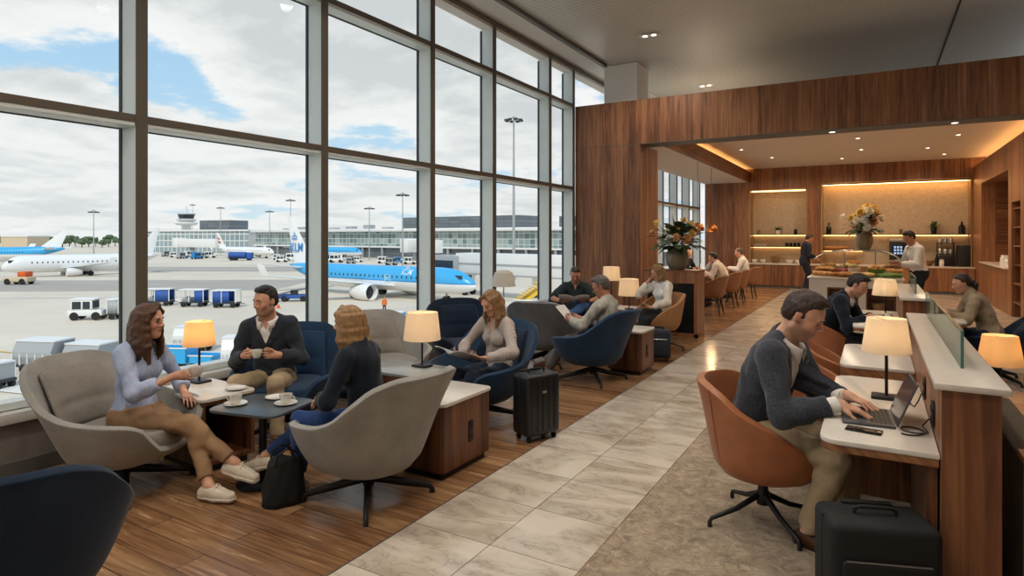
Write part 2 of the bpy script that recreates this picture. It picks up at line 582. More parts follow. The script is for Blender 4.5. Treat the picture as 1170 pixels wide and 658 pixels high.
def rug_mat():
    m = bpy.data.materials.new('beige_cut_pile'); m.use_nodes = True
    n, l = nt(m); b = n['Principled BSDF']
    tc = n.new('ShaderNodeTexCoord')
    n1 = n.new('ShaderNodeTexNoise'); n1.inputs['Scale'].default_value = 9; n1.inputs['Detail'].default_value = 7; n1.inputs['Distortion'].default_value = 1.3; n1.inputs['Roughness'].default_value = 0.68
    n2 = n.new('ShaderNodeTexNoise'); n2.inputs['Scale'].default_value = 130; n2.inputs['Detail'].default_value = 4
    n3 = n.new('ShaderNodeTexVoronoi'); n3.inputs['Scale'].default_value = 15; n3.feature = 'DISTANCE_TO_EDGE'
    dd = n.new('ShaderNodeVectorMath'); dd.operation = 'ADD'
    sc = n.new('ShaderNodeVectorMath'); sc.operation = 'SCALE'; sc.inputs['Scale'].default_value = 0.12
    l.new(tc.outputs['Object'], n1.inputs['Vector']); l.new(tc.outputs['Object'], n2.inputs['Vector'])
    l.new(n1.outputs['Color'], sc.inputs[0]); l.new(sc.outputs[0], dd.inputs[0]); l.new(tc.outputs['Object'], dd.inputs[1])
    l.new(dd.outputs[0], n3.inputs['Vector'])
    f = math_node(n, l, 'ADD', math_node(n, l, 'MULTIPLY', n1.outputs[0], 0.75), math_node(n, l, 'MULTIPLY', n2.outputs[0], 0.3))
    c = ramp(n, l, f, [(0.36, srgb('#7a6855')), (0.5, srgb('#a5927a')), (0.66, srgb('#c4b299'))])
    l.new(c, b.inputs['Base Color']); b.inputs['Roughness'].default_value = 0.95; b.inputs['Specular IOR Level'].default_value = 0.1
    b.inputs['Sheen Weight'].default_value = 0.2
    ed = n.new('ShaderNodeMapRange'); ed.inputs[2].default_value = 0.12; l.new(n3.outputs[0], ed.inputs[0])
    hgt = math_node(n, l, 'ADD', math_node(n, l, 'MULTIPLY', f, 1.2), math_node(n, l, 'MULTIPLY', ed.outputs[0], 0.35))
    bp = n.new('ShaderNodeBump'); bp.inputs['Strength'].default_value = 0.7; bp.inputs['Distance'].default_value = 0.025
    l.new(hgt, bp.inputs['Height']); l.new(bp.outputs[0], b.inputs['Normal'])
    return m


M['rug'] = rug_mat()

# ------------------------------------------------------------------ room shell
XW = -5.10          # inner face of the window wall's frames
XR = 4.2            # right side of the lounge, out of the frame
YB = -1.6           # behind the camera
YP = 11.20          # front of the walnut portal
YE = 22.0           # back wall of the bar
XB = 2.42           # right wall of the bar
HC = 5.0
m = MB()
m.box((XW, YB, -0.2), (-2.30, YE + 0.7, 0.0))
m.box((-1.26, YB, -0.2), (XR, 5.2, 0.0))
struct('floor', m, M['planks'])
m = MB(); m.box((-2.30, YB, -0.2), (-1.26, YE + 0.7, 0.0))
m.box((-1.26, 5.2, -0.2), (XR, YE + 0.7, 0.0))
struct('floor_marble', m, M['marble'])
m = MB(); m.box((-2.304, YB, -0.05), (-2.296, YE, 0.0015))
struct('trim_1', m, M['gasket'])

# window wall: mullion positions along the hall
MUL = [0.85, 2.82, 4.75, 6.64, 8.20, 10.12, 11.14]
MULB = [12.9, 14.3, 15.7, 17.1, 18.5, 19.9, 21.3]
ZS, ZT1, ZT2, ZTOP = 0.46, 2.58, 4.20, 4.86
DEP = 0.21


def window_bay(i, y0, y1):
    m = MB()
    m.quad((XW - DEP + 0.02, y0 + 0.03, ZS), (XW - DEP + 0.02, y1 - 0.03, ZS), (XW - DEP + 0.02, y1 - 0.03, ZTOP), (XW - DEP + 0.02, y0 + 0.03, ZTOP))
    w = m.build('window_%d' % i, M['pane'], None, 0)
    w['kind'] = 'structure'
    # mullion at the far side of the bay
    m = MB(); m.box((XW - DEP, y1 - 0.045, ZS - 0.02), (XW - 0.012, y1 + 0.045, ZTOP + 0.05), 0.004, 1)
    mu = m.build('mullion', M['alu'], w)
    m = MB(); m.box((XW - 0.012, y1 - 0.047, ZS - 0.02), (XW, y1 + 0.047, ZTOP + 0.05), 0.003, 1); m.build('mullion_face', M['alu_dark'], mu)  # front face coloured darker to stand for its backlit shade
    m = MB(); m.box((XW - DEP - 0.03, y1 - 0.056, ZS), (XW - DEP, y1 + 0.056, ZTOP)); m.build('gasket', M['gasket'], mu)
    for z in (ZT1, ZT2):
        m = MB(); m.box((XW - DEP + 0.005, y0 + 0.045, z - 0.05), (XW - 0.014, y1 - 0.045, z + 0.045), 0.004, 1)
        tr = m.build('transom', M['alu'], w)
        m = MB(); m.box((XW - 0.0139, y0 + 0.045, z - 0.015), (XW - 0.008, y1 - 0.045, z + 0.045)); m.build('transom_face', M['alu_dark'], tr)  # brown stops short; pale strip below paints the underside lit from outside
        m = MB(); m.box((XW - DEP - 0.02, y0 + 0.05, z - 0.058), (XW - DEP + 0.005, y1 - 0.05, z + 0.058)); m.build('gasket', M['gasket'], tr)
    m = MB(); m.box((XW - DEP + 0.03, y0 + 0.045, ZS - 0.01), (XW - 0.05, y1 - 0.045, ZS + 0.045), 0.004, 1); m.build('bottom_rail', M['alu'], w)
    return w


n_ = 1
for a, b in zip(MUL[:-1], MUL[1:]):
    window_bay(n_, a, b); n_ += 1
window_bay(n_, -1.2, 0.85); n_ += 1
for a, b in zip(MULB[:-1], MULB[1:]):
    window_bay(n_, a, b); n_ += 1

m = MB()
m.box((XW - 0.22, YB, -0.4), (XW - 0.015, YE + 0.7, 0.37))
struct('wall_left', m, M['parapet'])
sbox('trim_2', (XW - 0.24, YB, 0.37), (XW + 0.03, YE, 0.445), M['sill'], 0.008)
sbox('baseboard_left', (XW - 0.02, YB, 0.0), (XW + 0.012, YE, 0.105), M['base_dark'])
# fascia above the glass, soffit and ceiling
sbox('trim_3', (XW - 0.22, YB, ZTOP + 0.02), (XW - 0.02, YE, HC + 0.05), M['white_paint'])
sbox('trim_4', (XW - 0.03, YB, 4.93), (XW + 0.03, YE, 4.97), M['alu_dark'])
sbox('ceiling_soffit', (XW - 0.22, YB, HC), (-4.56, YE + 0.7, HC + 0.15), M['white_paint'])
sbox('trim_5', (-4.60, YB, HC - 0.05), (-4.52, 11.42, HC + 0.02), M['alu_dark'])
m = MB()
m.box((-4.52, YB, HC + 0.01), (XR, YE + 0.7, HC + 0.15))
struct('ceiling', m, M['slats'])
for i, x in enumerate((1.05,)):
    sbox('trim_%d' % (6 + i), (x - 0.012, YB, HC - 0.002), (x + 0.012, YE, HC + 0.02), M['gasket'] if i == 0 else M['alu_dark'])
# hidden sides of the lounge that close it off for the light
sbox('wall_back', (XW - 0.22, YB - 0.2, 0), (XR, YB, HC), M['white_paint'])
sbox('wall_right', (XR, YB, 0), (XR + 0.2, 11.3, HC), M['walnut'])
# white pillar behind the portal
sbox('wall_pillar', (-4.62, 11.52, 0), (-3.95, 12.2, HC), M['column_paint'])

# walnut portal with its pier
m = MB()
m.box((XW + 0.0, YP, 0.0), (-3.78, YP + 1.1, 3.37))
struct('wall_pier', m, M['walnut'])
m = MB()
m.box((XW + 0.0, YP - 0.001, 3.375), (-3.77, YP + 0.55, 4.2))
m.box((-3.765, YP - 0.001, 3.375), (XR, YP + 0.55, 4.2))
struct('wall_portal', m, M['walnut'])
sbox('trim_8', (-5.1, YP - 0.004, 3.366), (XR, YP + 0.5, 3.376), M['base_dark'])
# walls of the bar
m = MB()
YC = YE + 0.55
def wall_with_holes(m, y0, y1, x0, x1, z0, z1, holes):
    xs = sorted({x0, x1, *[h[0] for h in holes], *[h[1] for h in holes]})
    for a, b in zip(xs[:-1], xs[1:]):
        mid = (a + b) / 2
        zs = [z0]
        for h in holes:
            if h[0] < mid < h[1]: zs += [h[2], h[3]]
        zs.append(z1)
        for i in range(0, len(zs), 2):
            if zs[i + 1] - zs[i] > 1e-4: m.box((a, y0, zs[i]), (b, y1, zs[i + 1]))


def xback(u, y=YE):
    t = (u - 585) / FPX
    return y * (-math.sin(YAW) + t * math.cos(YAW)) / (math.cos(YAW) + t * math.sin(YAW))


def zback(u, v, y=YE):
    t = (u - 585) / FPX
    d = y / (math.cos(YAW) + t * math.sin(YAW))
    return EYE + (270 - v) * d / FPX


HN = [(xback(856), xback(922), 0.76, zback(890, 216)), (xback(938), xback(1111), 0.76, zback(1020, 206))]
wall_with_holes(m, YE, YC, XW, XB + 0.3, 0.0, 4.1, HN)
struct('wall_far', m, M['walnut'])
for i, (x0, x1, z0, z1) in enumerate(HN):
    sbox('wall_niche_%d' % (i + 1), (x0 - 0.05, YC - 0.02, z0 - 0.05), (x1 + 0.05, YC + 0.05, z1 + 0.05), M['plaster'])
    m = MB()
    for a, b in (((x0, YE - 0.02, z0), (x0 + 0.04, YC, z1)), ((x1 - 0.04, YE - 0.02, z0), (x1, YC, z1)), ((x0, YE - 0.02, z1 - 0.03), (x1, YC, z1))):
        m.box(a, b)
    struct('trim_%d' % (9 + i), m, M['brass'])


def rwall(y0, y1, z0, z1, m): m.box((XB, y0, z0), (XB + 0.32, y1, z1))


def yright(u, x=XB):
    t = (u - 585) / FPX
    return x * (math.cos(YAW) + t * math.sin(YAW)) / (-math.sin(YAW) + t * math.cos(YAW))


def zright(u, v, x=XB):
    t = (u - 585) / FPX
    d = x / (-math.sin(YAW) + t * math.cos(YAW))
    return EYE + (270 - v) * d / FPX


ya, yb_ = yright(1152), yright(1121)
yc, yd = yright(1166), yright(1156)
m = MB()
ztop = 3.62
rwall(yb_, YE, 0, ztop, m)
rwall(ya, yb_, 0, 0.95, m); rwall(ya, yb_, 3.05, ztop, m)
rwall(yd, ya, 0, ztop, m)
rwall(yc, yd, 2.35, ztop, m)
rwall(YP + 0.5, yc, 0, ztop, m)
struct('wall_bar_side', m, M['walnut'])
m = MB(); m.box((XB + 0.62, ya - 0.3, 0), (XB + 0.7, yb_ + 0.3, 3.3))
m.box((XB + 0.3, ya - 0.06, 0.8), (XB + 0.7, ya - 0.001, 3.2)); m.box((XB + 0.3, yb_ + 0.001, 0.8), (XB + 0.7, yb_ + 0.06, 3.2)); m.box((XB + 0.3, ya, 3.06), (XB + 0.7, yb_, 3.12))
struct('wall_alcove', m, M['walnut_x'])
sbox('wall_slot', (XB + 0.33, yc - 0.2, 0), (XB + 0.38, yd + 0.2, 2.6), M['walnut_x'])
# ceilings of the bar: raised cream field, bulkhead along the glass, coves
sbox('ceiling_bar', (-3.62, YP + 0.55, 3.90), (XB + 0.4, YE + 0.6, 4.02), M['cream_ceiling'])
m = MB()
m.box((XW, YP + 0.55, 3.46), (-3.62, YE, 3.52))
struct('ceiling_bulkhead', m, M['cream_ceiling'])
sbox('trim_11', (-3.64, YP + 1.1, 3.44), (-3.60, YE, 3.80), M['walnut_y'])
m = MB()
m.box((-3.80, YP + 1.3, 3.66), (-3.75, YE - 0.05, 3.70)); struct('trim_12', m, M['led'])
sbox('ceiling_cove', (-4.0, YP + 0.6, 3.90), (-3.6, YE, 4.0), M['cream_ceiling'])
sbox('wall_cove_back', (-4.05, YP + 0.6, 3.5), (-4.0, YE, 4.0), M['cream_ceiling'])
sbox('ceiling_cove_side', (XB, YP + 0.55, 3.96), (XB + 0.6, YE + 0.5, 4.05), M['walnut_y'])
sbox('trim_13', (XB + 0.20, YP + 0.7, 3.622), (XB + 0.26, YE - 0.1, 3.65), M['led'])
sbox('wall_cove_side', (XB + 0.33, YP + 0.6, 3.6), (XB + 0.4, YE, 4.0), M['walnut_y'])
# rim of walnut above the glass at the far end, pale left part of the back wall stays walnut

# rug under the work chairs
m = MB()
x0, x1, y0, y1 = -1.245, 3.2, -1.2, 5.7
NX, NY = 90, 150
rn = random.Random(4)
top = [[(x0 + (x1 - x0) * i / NX, y0 + (y1 - y0) * j / NY, 0.016 + rn.uniform(-0.004, 0.004)) for j in range(NY + 1)] for i in range(NX + 1)]
m.grid(top)
for edge in ([r[0] for r in top], [r[-1] for r in top], top[0], top[-1]):
    m.grid([edge, [(a, b, 0.001) for a, b, c in edge]])
o = m.build('rug', M['rug'], None, 180)
tag(o, 'beige mottled cut pile rug under the tan work chairs', 'rug')
M['skin_light'] = skin_mat('skin_light', '#cf9c80')
M['skin_warm'] = skin_mat('skin_warm', '#c08a6c')
M['skin_tan'] = skin_mat('skin_tan', '#b07c60')
M['hair_brown'] = hair_mat('hair_brown', '#1c110b', '#422a1c')
M['hair_chestnut'] = hair_mat('hair_chestnut', '#2c1b10', '#6a4429')
M['hair_dark'] = hair_mat('hair_dark', '#0d0907', '#261b14')
M['hair_blonde'] = hair_mat('hair_blonde', '#6a4a2b', '#b48c5a')
M['hair_dblonde'] = hair_mat('hair_dark_blonde', '#583b22', '#a37c50')
M['hair_grey'] = hair_mat('hair_grey', '#2f2a27', '#6d655f')
M['eye_dark'] = plain('eye_dark', '#1c1310', 0.3)
M['eye_white'] = plain('eye_white', '#d9d2cb', 0.25)
M['black_metal'] = plain('black_metal', '#141416', 0.4, 0.3)
M['white_shirt'] = plain('white_shirt', '#e6e3de', 0.8, bump=0.15, bscale=300)
M['blue_shirt'] = plain('blue_shirt', '#a6b3d0', 0.8, var=0.12, scale=90, stretch=(1, 1, 0.15), bump=0.2, bscale=300)
M['khaki'] = plain('khaki_cotton', '#967656', 0.85, var=0.06, scale=40, bump=0.2, bscale=350)
M['khaki_light'] = plain('stone_cotton', '#a89578', 0.85, var=0.06, scale=40, bump=0.2, bscale=350)
M['charcoal_knit'] = weave('charcoal_knit', '#22262d', '#343a44', 300)
M['navy_knit'] = weave('navy_knit', '#0d121b', '#1b2432', 300)
M['jeans'] = weave('jeans_denim', '#1c2f55', '#33508a', 350)
M['jeans_pale'] = weave('washed_denim', '#33568c', '#5d82b4', 350)
M['jeans_dark'] = weave('dark_denim', '#141c2a', '#28344a', 350)
M['tweed'] = weave('tweed_jacket', '#2a2e36', '#4a4e57', 200, bump=0.35)
M['sneaker'] = plain('sneaker_leather', '#d8cbb8', 0.6, var=0.05, scale=20)
M['sneaker_sole'] = plain('sneaker_sole', '#e4ddd0', 0.7)
M['lace'] = plain('lace_cotton', '#ece6da', 0.9)
M['brown_leather'] = plain('brown_shoe_leather', '#4a2c1c', 0.38, var=0.2, scale=25)
M['black_leather'] = plain('black_shoe_leather', '#15130f', 0.4)
M['black_sole'] = plain('black_sole', '#121110', 0.7)
M['grey_trouser'] = weave('grey_trouser_wool', '#4c4b4a', '#6b6a67', 260)
M['black_trouser'] = plain('black_trouser_cotton', '#15151a', 0.85, var=0.15, scale=30)
M['navy_suit'] = plain('navy_suit_wool', '#161b29', 0.8, var=0.1, scale=40)
M['dark_polo'] = plain('dark_polo_cotton', '#1d2a2c', 0.85, var=0.08, scale=60)
M['beige_knit'] = weave('beige_knit', '#8c7a62', '#b3a084', 240)
M['cream_knit'] = weave('cream_knit', '#cfc1b0', '#e9dfd2', 240)
SNK = ('sneaker', (M['sneaker'], M['sneaker_sole'], M['lace']))
BRN = ('dress', (M['brown_leather'], M['black_sole'], M['lace']))
BLK = ('dress', (M['black_leather'], M['black_sole'], M['lace']))


def striped(name, a, b_, per=0.012, axis=0, var=0.1):
    """woven stripes"""
    m = plain(name, a, 0.85, bump=0.15, bscale=300)
    n, l = nt(m); b = n['Principled BSDF']
    tc = n.new('ShaderNodeTexCoord'); sp = n.new('ShaderNodeSeparateXYZ'); l.new(tc.outputs['Object'], sp.inputs[0])
    w = math_node(n, l, 'FRACT', math_node(n, l, 'DIVIDE', sp.outputs[axis], per))
    mx = n.new('ShaderNodeMix'); mx.data_type = 'RGBA'
    l.new(math_node(n, l, 'LESS_THAN', w, 0.35), mx.inputs[0])
    mx.inputs[6].default_value = srgb(a); mx.inputs[7].default_value = srgb(b_)
    l.new(mx.outputs[2], b.inputs['Base Color'])
    return m


M['stripe_shirt'] = striped('striped_shirt_cotton', '#b9aea6', '#9f9694', 0.017, 1)
M['check_shirt'] = striped('check_shirt_cotton', '#b0aba0', '#9c9a95', 0.03, 1)
# ------------------------------------------------------------------ upholstery and small materials
M['grey_fabric'] = weave('grey_boucle', '#84827d', '#a5a29c', 420)
M['grey_dark_fabric'] = weave('slate_fabric', '#5d6064', '#7e8184', 210)
M['grey_cushion'] = weave('grey_cushion_fabric', '#77716a', '#968f86', 420)
M['navy_fabric'] = weave('navy_fabric', '#0e1b2b', '#1a2e46', 420)
M['navy_deep'] = weave('deep_navy_fabric', '#0c1726', '#16283f', 420)
M['teal_fabric'] = weave('blue_fabric', '#14293f', '#223f5e', 420)
M['tan_leather'] = plain('tan_leather', '#a0633f', 0.42, var=0.12, scale=9, bump=0.12, bscale=160)
M['tan_fabric'] = plain('tan_fabric', '#a8794f', 0.8, var=0.08, scale=30, bump=0.2, bscale=260)
M['brown_seat'] = plain('brown_dining_leather', '#8a5c3e', 0.5, var=0.12, scale=10)
M['dark_leg'] = plain('dark_stained_leg', '#1b1613', 0.5)
M['white_top'] = plain('white_table_top', '#d8d2c8', 0.25, var=0.02, scale=20)
M['slate_top'] = plain('slate_table_top', '#4b5357', 0.3, var=0.05, scale=20)
M['grey_top'] = plain('grey_table_top', '#8c9190', 0.28, var=0.04, scale=20)
M['china'] = plain('china', '#e6e1d8', 0.2, coat=0.3)
M['coffee'] = plain('coffee', '#3a1e10', 0.15)
M['shade'] = shade_mat('linen_shade', '#f0e6d6', 0.5)
M['amber_shade'] = shade_mat('amber_shade', '#efd8b2', 0.5)
M['white_shade'] = shade_mat('white_shade', '#f6f2ea', 0.65)
M['black_case'] = plain('black_polycarbonate', '#17191c', 0.35, var=0.1, scale=30)
M['black_nylon'] = plain('black_nylon', '#0c0d0f', 0.75, bump=0.3, bscale=500)
M['navy_nylon'] = plain('navy_nylon', '#1a222e', 0.7, bump=0.3, bscale=500)
M['rubber'] = plain('rubber', '#0c0c0c', 0.7)
M['paper'] = plain('paper', '#d8d6d1', 0.8)
M['screen_dark'] = plain('dark_glass_screen', '#0b0c0f', 0.08)
M['alu_grey'] = plain('laptop_aluminium', '#55575a', 0.35, 0.6)
M['keys'] = plain('keyboard_black', '#101113', 0.5)
M['bulb'] = emit_mat('lamp_bulb', (1.0, 0.72, 0.42, 1), 14.0)


def spline_row(keys, n):
    """smooth interpolation of (x, value) keys sampled at n even points"""
    out = []
    for i in range(n):
        x = keys[0][0] + (keys[-1][0] - keys[0][0]) * i / (n - 1)
        out.append(interp(keys, x))
    return out


def interp(keys, x):
    """monotone cubic through (x, value) keys"""
    n = len(keys)
    if x <= keys[0][0]: return keys[0][1]
    if x >= keys[-1][0]: return keys[-1][1]
    xs = [k_[0] for k_ in keys]; ys = [k_[1] for k_ in keys]
    dl = [(ys[i + 1] - ys[i]) / (xs[i + 1] - xs[i]) for i in range(n - 1)]
    mm = [0.0] * n
    for i in range(1, n - 1):
        if dl[i - 1] * dl[i] > 0: mm[i] = 2 * dl[i - 1] * dl[i] / (dl[i - 1] + dl[i])
    for i in range(n - 1):
        if x <= xs[i + 1]:
            h_ = xs[i + 1] - xs[i]; q = (x - xs[i]) / h_
            return (ys[i] * (2 * q ** 3 - 3 * q * q + 1) + h_ * mm[i] * (q ** 3 - 2 * q * q + q) + ys[i + 1] * (3 * q * q - 2 * q ** 3) + h_ * mm[i + 1] * (q ** 3 - q * q))
    return ys[-1]


def swivel_base(t, mat, hub=0.20, reach=0.37, top=0.26, rod=False, rot=45):
    m = MB()
    m.lathe([(0.0, hub - 0.05), (0.034, hub - 0.05), (0.038, hub - 0.02), (0.036, hub + 0.02), (0.028, hub + 0.03), (0.028, top), (0.09, top + 0.005), (0.09, top + 0.02), (0.0, top + 0.02)], 20)
    m.build('column', mat, t)
    for i in range(4):
        a = R(rot + 90 * i)
        c, s = math.cos(a), math.sin(a)
        m = MB()
        if rod:
            pts = [(c * 0.02, s * 0.02, hub + 0.005), (c * reach * 0.5, s * reach * 0.5, hub * 0.62), (c * reach * 0.97, s * reach * 0.97, 0.062), (c * reach, s * reach, 0.045), (c * reach, s * reach, 0.0)]
            m.tube(pts, [0.018, 0.015, 0.012, 0.012, 0.013], 10)
        else:
            pts = [(c * 0.02, s * 0.02, hub), (c * reach * 0.5, s * reach * 0.5, hub * 0.66), (c * reach * 0.96, s * reach * 0.96, 0.045), (c * reach, s * reach, 0.02), (c * reach, s * reach, 0.0)]
            m.tube(pts, [0.026, 0.020, 0.014, 0.014, 0.016], 10, flat=1.25)
        m.build('leg', mat, t)


def bucket(rim, outer, zb, tilt, thick, mat, parent, name='shell', nth=72, nt_=12, power=0.55, yscale=1.0, seat_r=0.62):
    """upholstered tub: rim height and reach by angle (0 at the back, 180 at the front edge)"""
    m = MB()
    rows = []
    for i in range(nth):
        a = 2 * PI * i / nth
        d = abs((math.degrees(a) + 180) % 360 - 180)
        zr = interp(rim, d); ro = interp(outer, d)
        # 0 back -> -x; left is +y
        cx, cy = -math.cos(a), math.sin(a)
        row = [(0.0, 0.0, zb)]
        for q in (0.35, 0.7, 0.9):
            row.append((cx * ro * seat_r * q, cy * ro * seat_r * q * yscale, zb + 0.012 * q * q))
        for j in range(nt_ + 1):
            t = j / nt_
            r = ro * (seat_r + (1 - seat_r) * (t ** power))
            z = zb + 0.015 + (zr - zb - 0.015) * t
            lean = interp(tilt, d) * t * t
            row.append((cx * (r + lean), cy * (r + lean) * yscale, z))
        rows.append(row)
    m.grid(rows, close_u=True)
    bmesh.ops.remove_doubles(m.bm, verts=m.bm.verts[:], dist=1e-5)
    o = m.build(name, mat, parent, 180)
    md = o.modifiers.new('thick', 'SOLIDIFY'); md.thickness = thick; md.offset = 1.0; md.use_even_offset = False
    md2 = o.modifiers.new('round', 'BEVEL'); md2.width = thick * 0.40; md2.segments = 3; md2.limit_method = 'ANGLE'; md2.angle_limit = R(50)
    return o


def pad(poly_fn, z0, z1, crown, mat, parent, name, n=48, rings=10):
    """soft cushion from an outline function(angle) -> radius vector"""
    m = MB()
    prof = []
    for j in range(rings + 1):
        t = -PI / 2 + PI * j / rings
        prof.append((1 - 0.075 * (1 - math.cos(t)), z0 + (z1 - z0) * (0.5 + 0.5 * math.sin(t))))
    rows = []
    for i in range(n):
        a = 2 * PI * i / n
        x, y = poly_fn(a)
        row = [(0, 0, z0)] + [(x * s_, y * s_, z) for s_, z in prof]
        row += [(x * q, y * q, z1 + crown * (1 - q * q)) for q in (0.8, 0.5, 0.2)] + [(0, 0, z1 + crown)]
        rows.append(row)
    m.grid(rows, close_u=True)
    bmesh.ops.remove_doubles(m.bm, verts=m.bm.verts[:], dist=1e-5)
    return m.build(name, mat, parent, 180)


def superell(rx, ry, p=3.0, ox=0.0):
    def f(a):
        c, s = math.cos(a), math.sin(a)
        r = (abs(c / rx) ** p + abs(s / ry) ** p) ** (-1 / p)
        return c * r + ox * 0, s * r
    return f


def lounge_chair(mat, cmat, label, loc, heading, group=None, hgt=0.86):
    t = thing('lounge_chair', label, 'chair', loc, R(heading), group)
    rim = [(0, hgt), (22, hgt - 0.004), (40, hgt - 0.05), (55, hgt - 0.15), (72, hgt - 0.26), (90, 0.555), (115, 0.535), (132, 0.52), (144, 0.48), (153, 0.40), (162, 0.335), (180, 0.32)]
    outer = [(0, 0.40), (40, 0.41), (90, 0.40), (130, 0.44), (150, 0.42), (180, 0.36)]
    tilt = [(0, 0.13), (45, 0.10), (80, 0.02), (130, 0.0), (180, 0.0)]
    bucket(rim, outer, 0.235, tilt, 0.042, mat, t, 'shell')
    c = pad(superell(0.325, 0.285, 3.2), 0.30, 0.425, 0.012, cmat, t, 'seat_cushion')
    c.location = (0.055, 0, 0)
    # inner back pad
    m = MB()
    rows = []
    for j in range(13):
        z = 0.40 + (hgt - 0.08 - 0.40) * j / 12
        tt = (z - 0.235) / (hgt - 0.235)
        x = -(0.40 * (0.62 + 0.38 * tt ** 0.55) + 0.13 * tt * tt) + 0.055
        wd = 0.30 - 0.07 * tt
        bulge = 0.022 * math.sin(PI * j / 12) + (0.016 if j in (1, 2, 3, 4, 6, 7, 8, 9, 10) else -0.004)
        ri = -x + 0.055 - 0.020
        rows.append([(-math.sqrt(max(0.01, ri * ri - (wd * y_) ** 2)) + bulge * (1 - y_ ** 4), wd * y_, z) for y_ in [k_ / 6 - 1 for k_ in range(13)]])
    m.grid(rows)
    o = m.build('back_cushion', cmat, t, 180)
    md = o.modifiers.new('thick', 'SOLIDIFY'); md.thickness = 0.03; md.offset = 0
    md2 = o.modifiers.new('sub', 'SUBSURF'); md2.levels = 1; md2.render_levels = 1
    swivel_base(t, M['black_steel'], 0.13, 0.40, 0.235)
    return t


def work_chair(mat, label, loc, heading, group=None):
    """leather tub on a swivel star base"""
    t = thing('work_chair', label, 'chair', loc, R(heading), group)
    rim = [(0, 0.83), (35, 0.825), (60, 0.79), (85, 0.70), (112, 0.63), (132, 0.555), (147, 0.47), (160, 0.415), (180, 0.405)]
    outer = [(0, 0.275), (60, 0.295), (100, 0.305), (135, 0.315), (160, 0.29), (180, 0.265)]
    tilt = [(0, 0.045), (60, 0.02), (100, 0.0), (180, 0.0)]
    bucket(rim, outer, 0.335, tilt, 0.048, mat, t, 'shell', power=0.42, seat_r=0.70)
    c = pad(superell(0.225, 0.205, 3.0), 0.38, 0.475, 0.012, mat, t, 'seat_cushion')
    c.location = (0.03, 0, 0)
    for sd in (1, -1):
        m = MB()
        a = R(52)
        pts = []
        for j in range(9):
            q = j / 8
            z = 0.37 + (0.80 - 0.37) * q
            tt = (z - 0.35) / 0.45
            r = 0.292 * (0.70 + 0.30 * max(0, tt) ** 0.42) + 0.025 * tt * tt + 0.0495
            pts.append((-math.cos(a) * r, sd * math.sin(a) * r, z))
        m.tube(pts, 0.0035, 6)
        m.build('seam_piping', mat, t)
    swivel_base(t, M['black_steel'], 0.17, 0.33, 0.335, True)
    return t


def dining_chair(label, loc, heading, group):
    t = thing('dining_chair', label, 'chair', loc, R(heading), group)
    rim = [(0, 0.84), (45, 0.83), (75, 0.75), (110, 0.67), (140, 0.56), (158, 0.45), (180, 0.435)]
    outer = [(0, 0.27), (90, 0.28), (140, 0.29), (180, 0.25)]
    tilt = [(0, 0.05), (60, 0.02), (180, 0.0)]
    bucket(rim, outer, 0.385, tilt, 0.04, M['brown_seat'], t, 'shell', nth=40, nt_=8, power=0.45, seat_r=0.72)
    pad(superell(0.21, 0.20), 0.41, 0.485, 0.01, M['brown_seat'], t, 'seat_cushion', n=28, rings=6)
    for sx in (1, -1):
        for sy in (1, -1):
            m = MB(); m.tube([(sx * 0.14, sy * 0.14, 0.40), (sx * 0.21, sy * 0.21, 0.0)], [0.02, 0.012], 8)
            m.build('leg', M['dark_leg'], t)
    return t


def table_lamp(label, loc, h=0.42, r0=0.105, r1=0.125, sh=0.19, base='square', power=6, mat=None, group=None, stem=None):
    """shade on a slim stem with a flat foot, lit"""
    t = thing('table_lamp', label, 'lamp', loc, 0, group)
    mat = mat or M['shade']
    stem = stem or M['black_steel']
    m = MB()
    if base == 'square': m.prism(rrect(-0.075, -0.06, 0.075, 0.06, 0.01), 0, 0.016, 0.003)
    else: m.lathe([(0, 0), (0.07, 0), (0.07, 0.01), (0.066, 0.014), (0, 0.014)], 28)
    m.build('foot', stem, t)
    m = MB(); m.tube([(0, 0, 0.012), (0, 0, h - 0.04)], 0.0085, 12); m.build('stem', stem, t)
    m = MB()
    m.lathe([(r1, h - sh), (r1 - 0.002, h - sh), (r0 - 0.002, h), (r0, h), (r1, h - sh)], 40, cap=False)
    s = m.build('lamp_shade', mat, t, 60)
    m = MB()
    m.tube([(0, 0, h - 0.045), (0, 0, h - 0.01)], 0.006, 8)
    for k in range(3):
        a = 2 * PI * k / 3
        m.tube([(0, 0, h - 0.012), ((r0 - 0.003) * math.cos(a), (r0 - 0.003) * math.sin(a), h - 0.006)], 0.002, 6)
    m.build('shade_carrier', M['brass'], s)
    m = MB(); m.ell((0, 0, h - sh * 0.55), (0.024, 0.024, 0.034), 14, 10); m.build('bulb', M['bulb'], t)
    d = bpy.data.lights.new('lamp_glow', 'POINT'); d.energy = power * 0.55; d.color = (1.0, 0.74, 0.45); d.shadow_soft_size = 0.035
    lo = bpy.data.objects.new('lamp_glow', d); link(lo, t); lo.location = (0, 0, h - sh * 0.42)
    return t


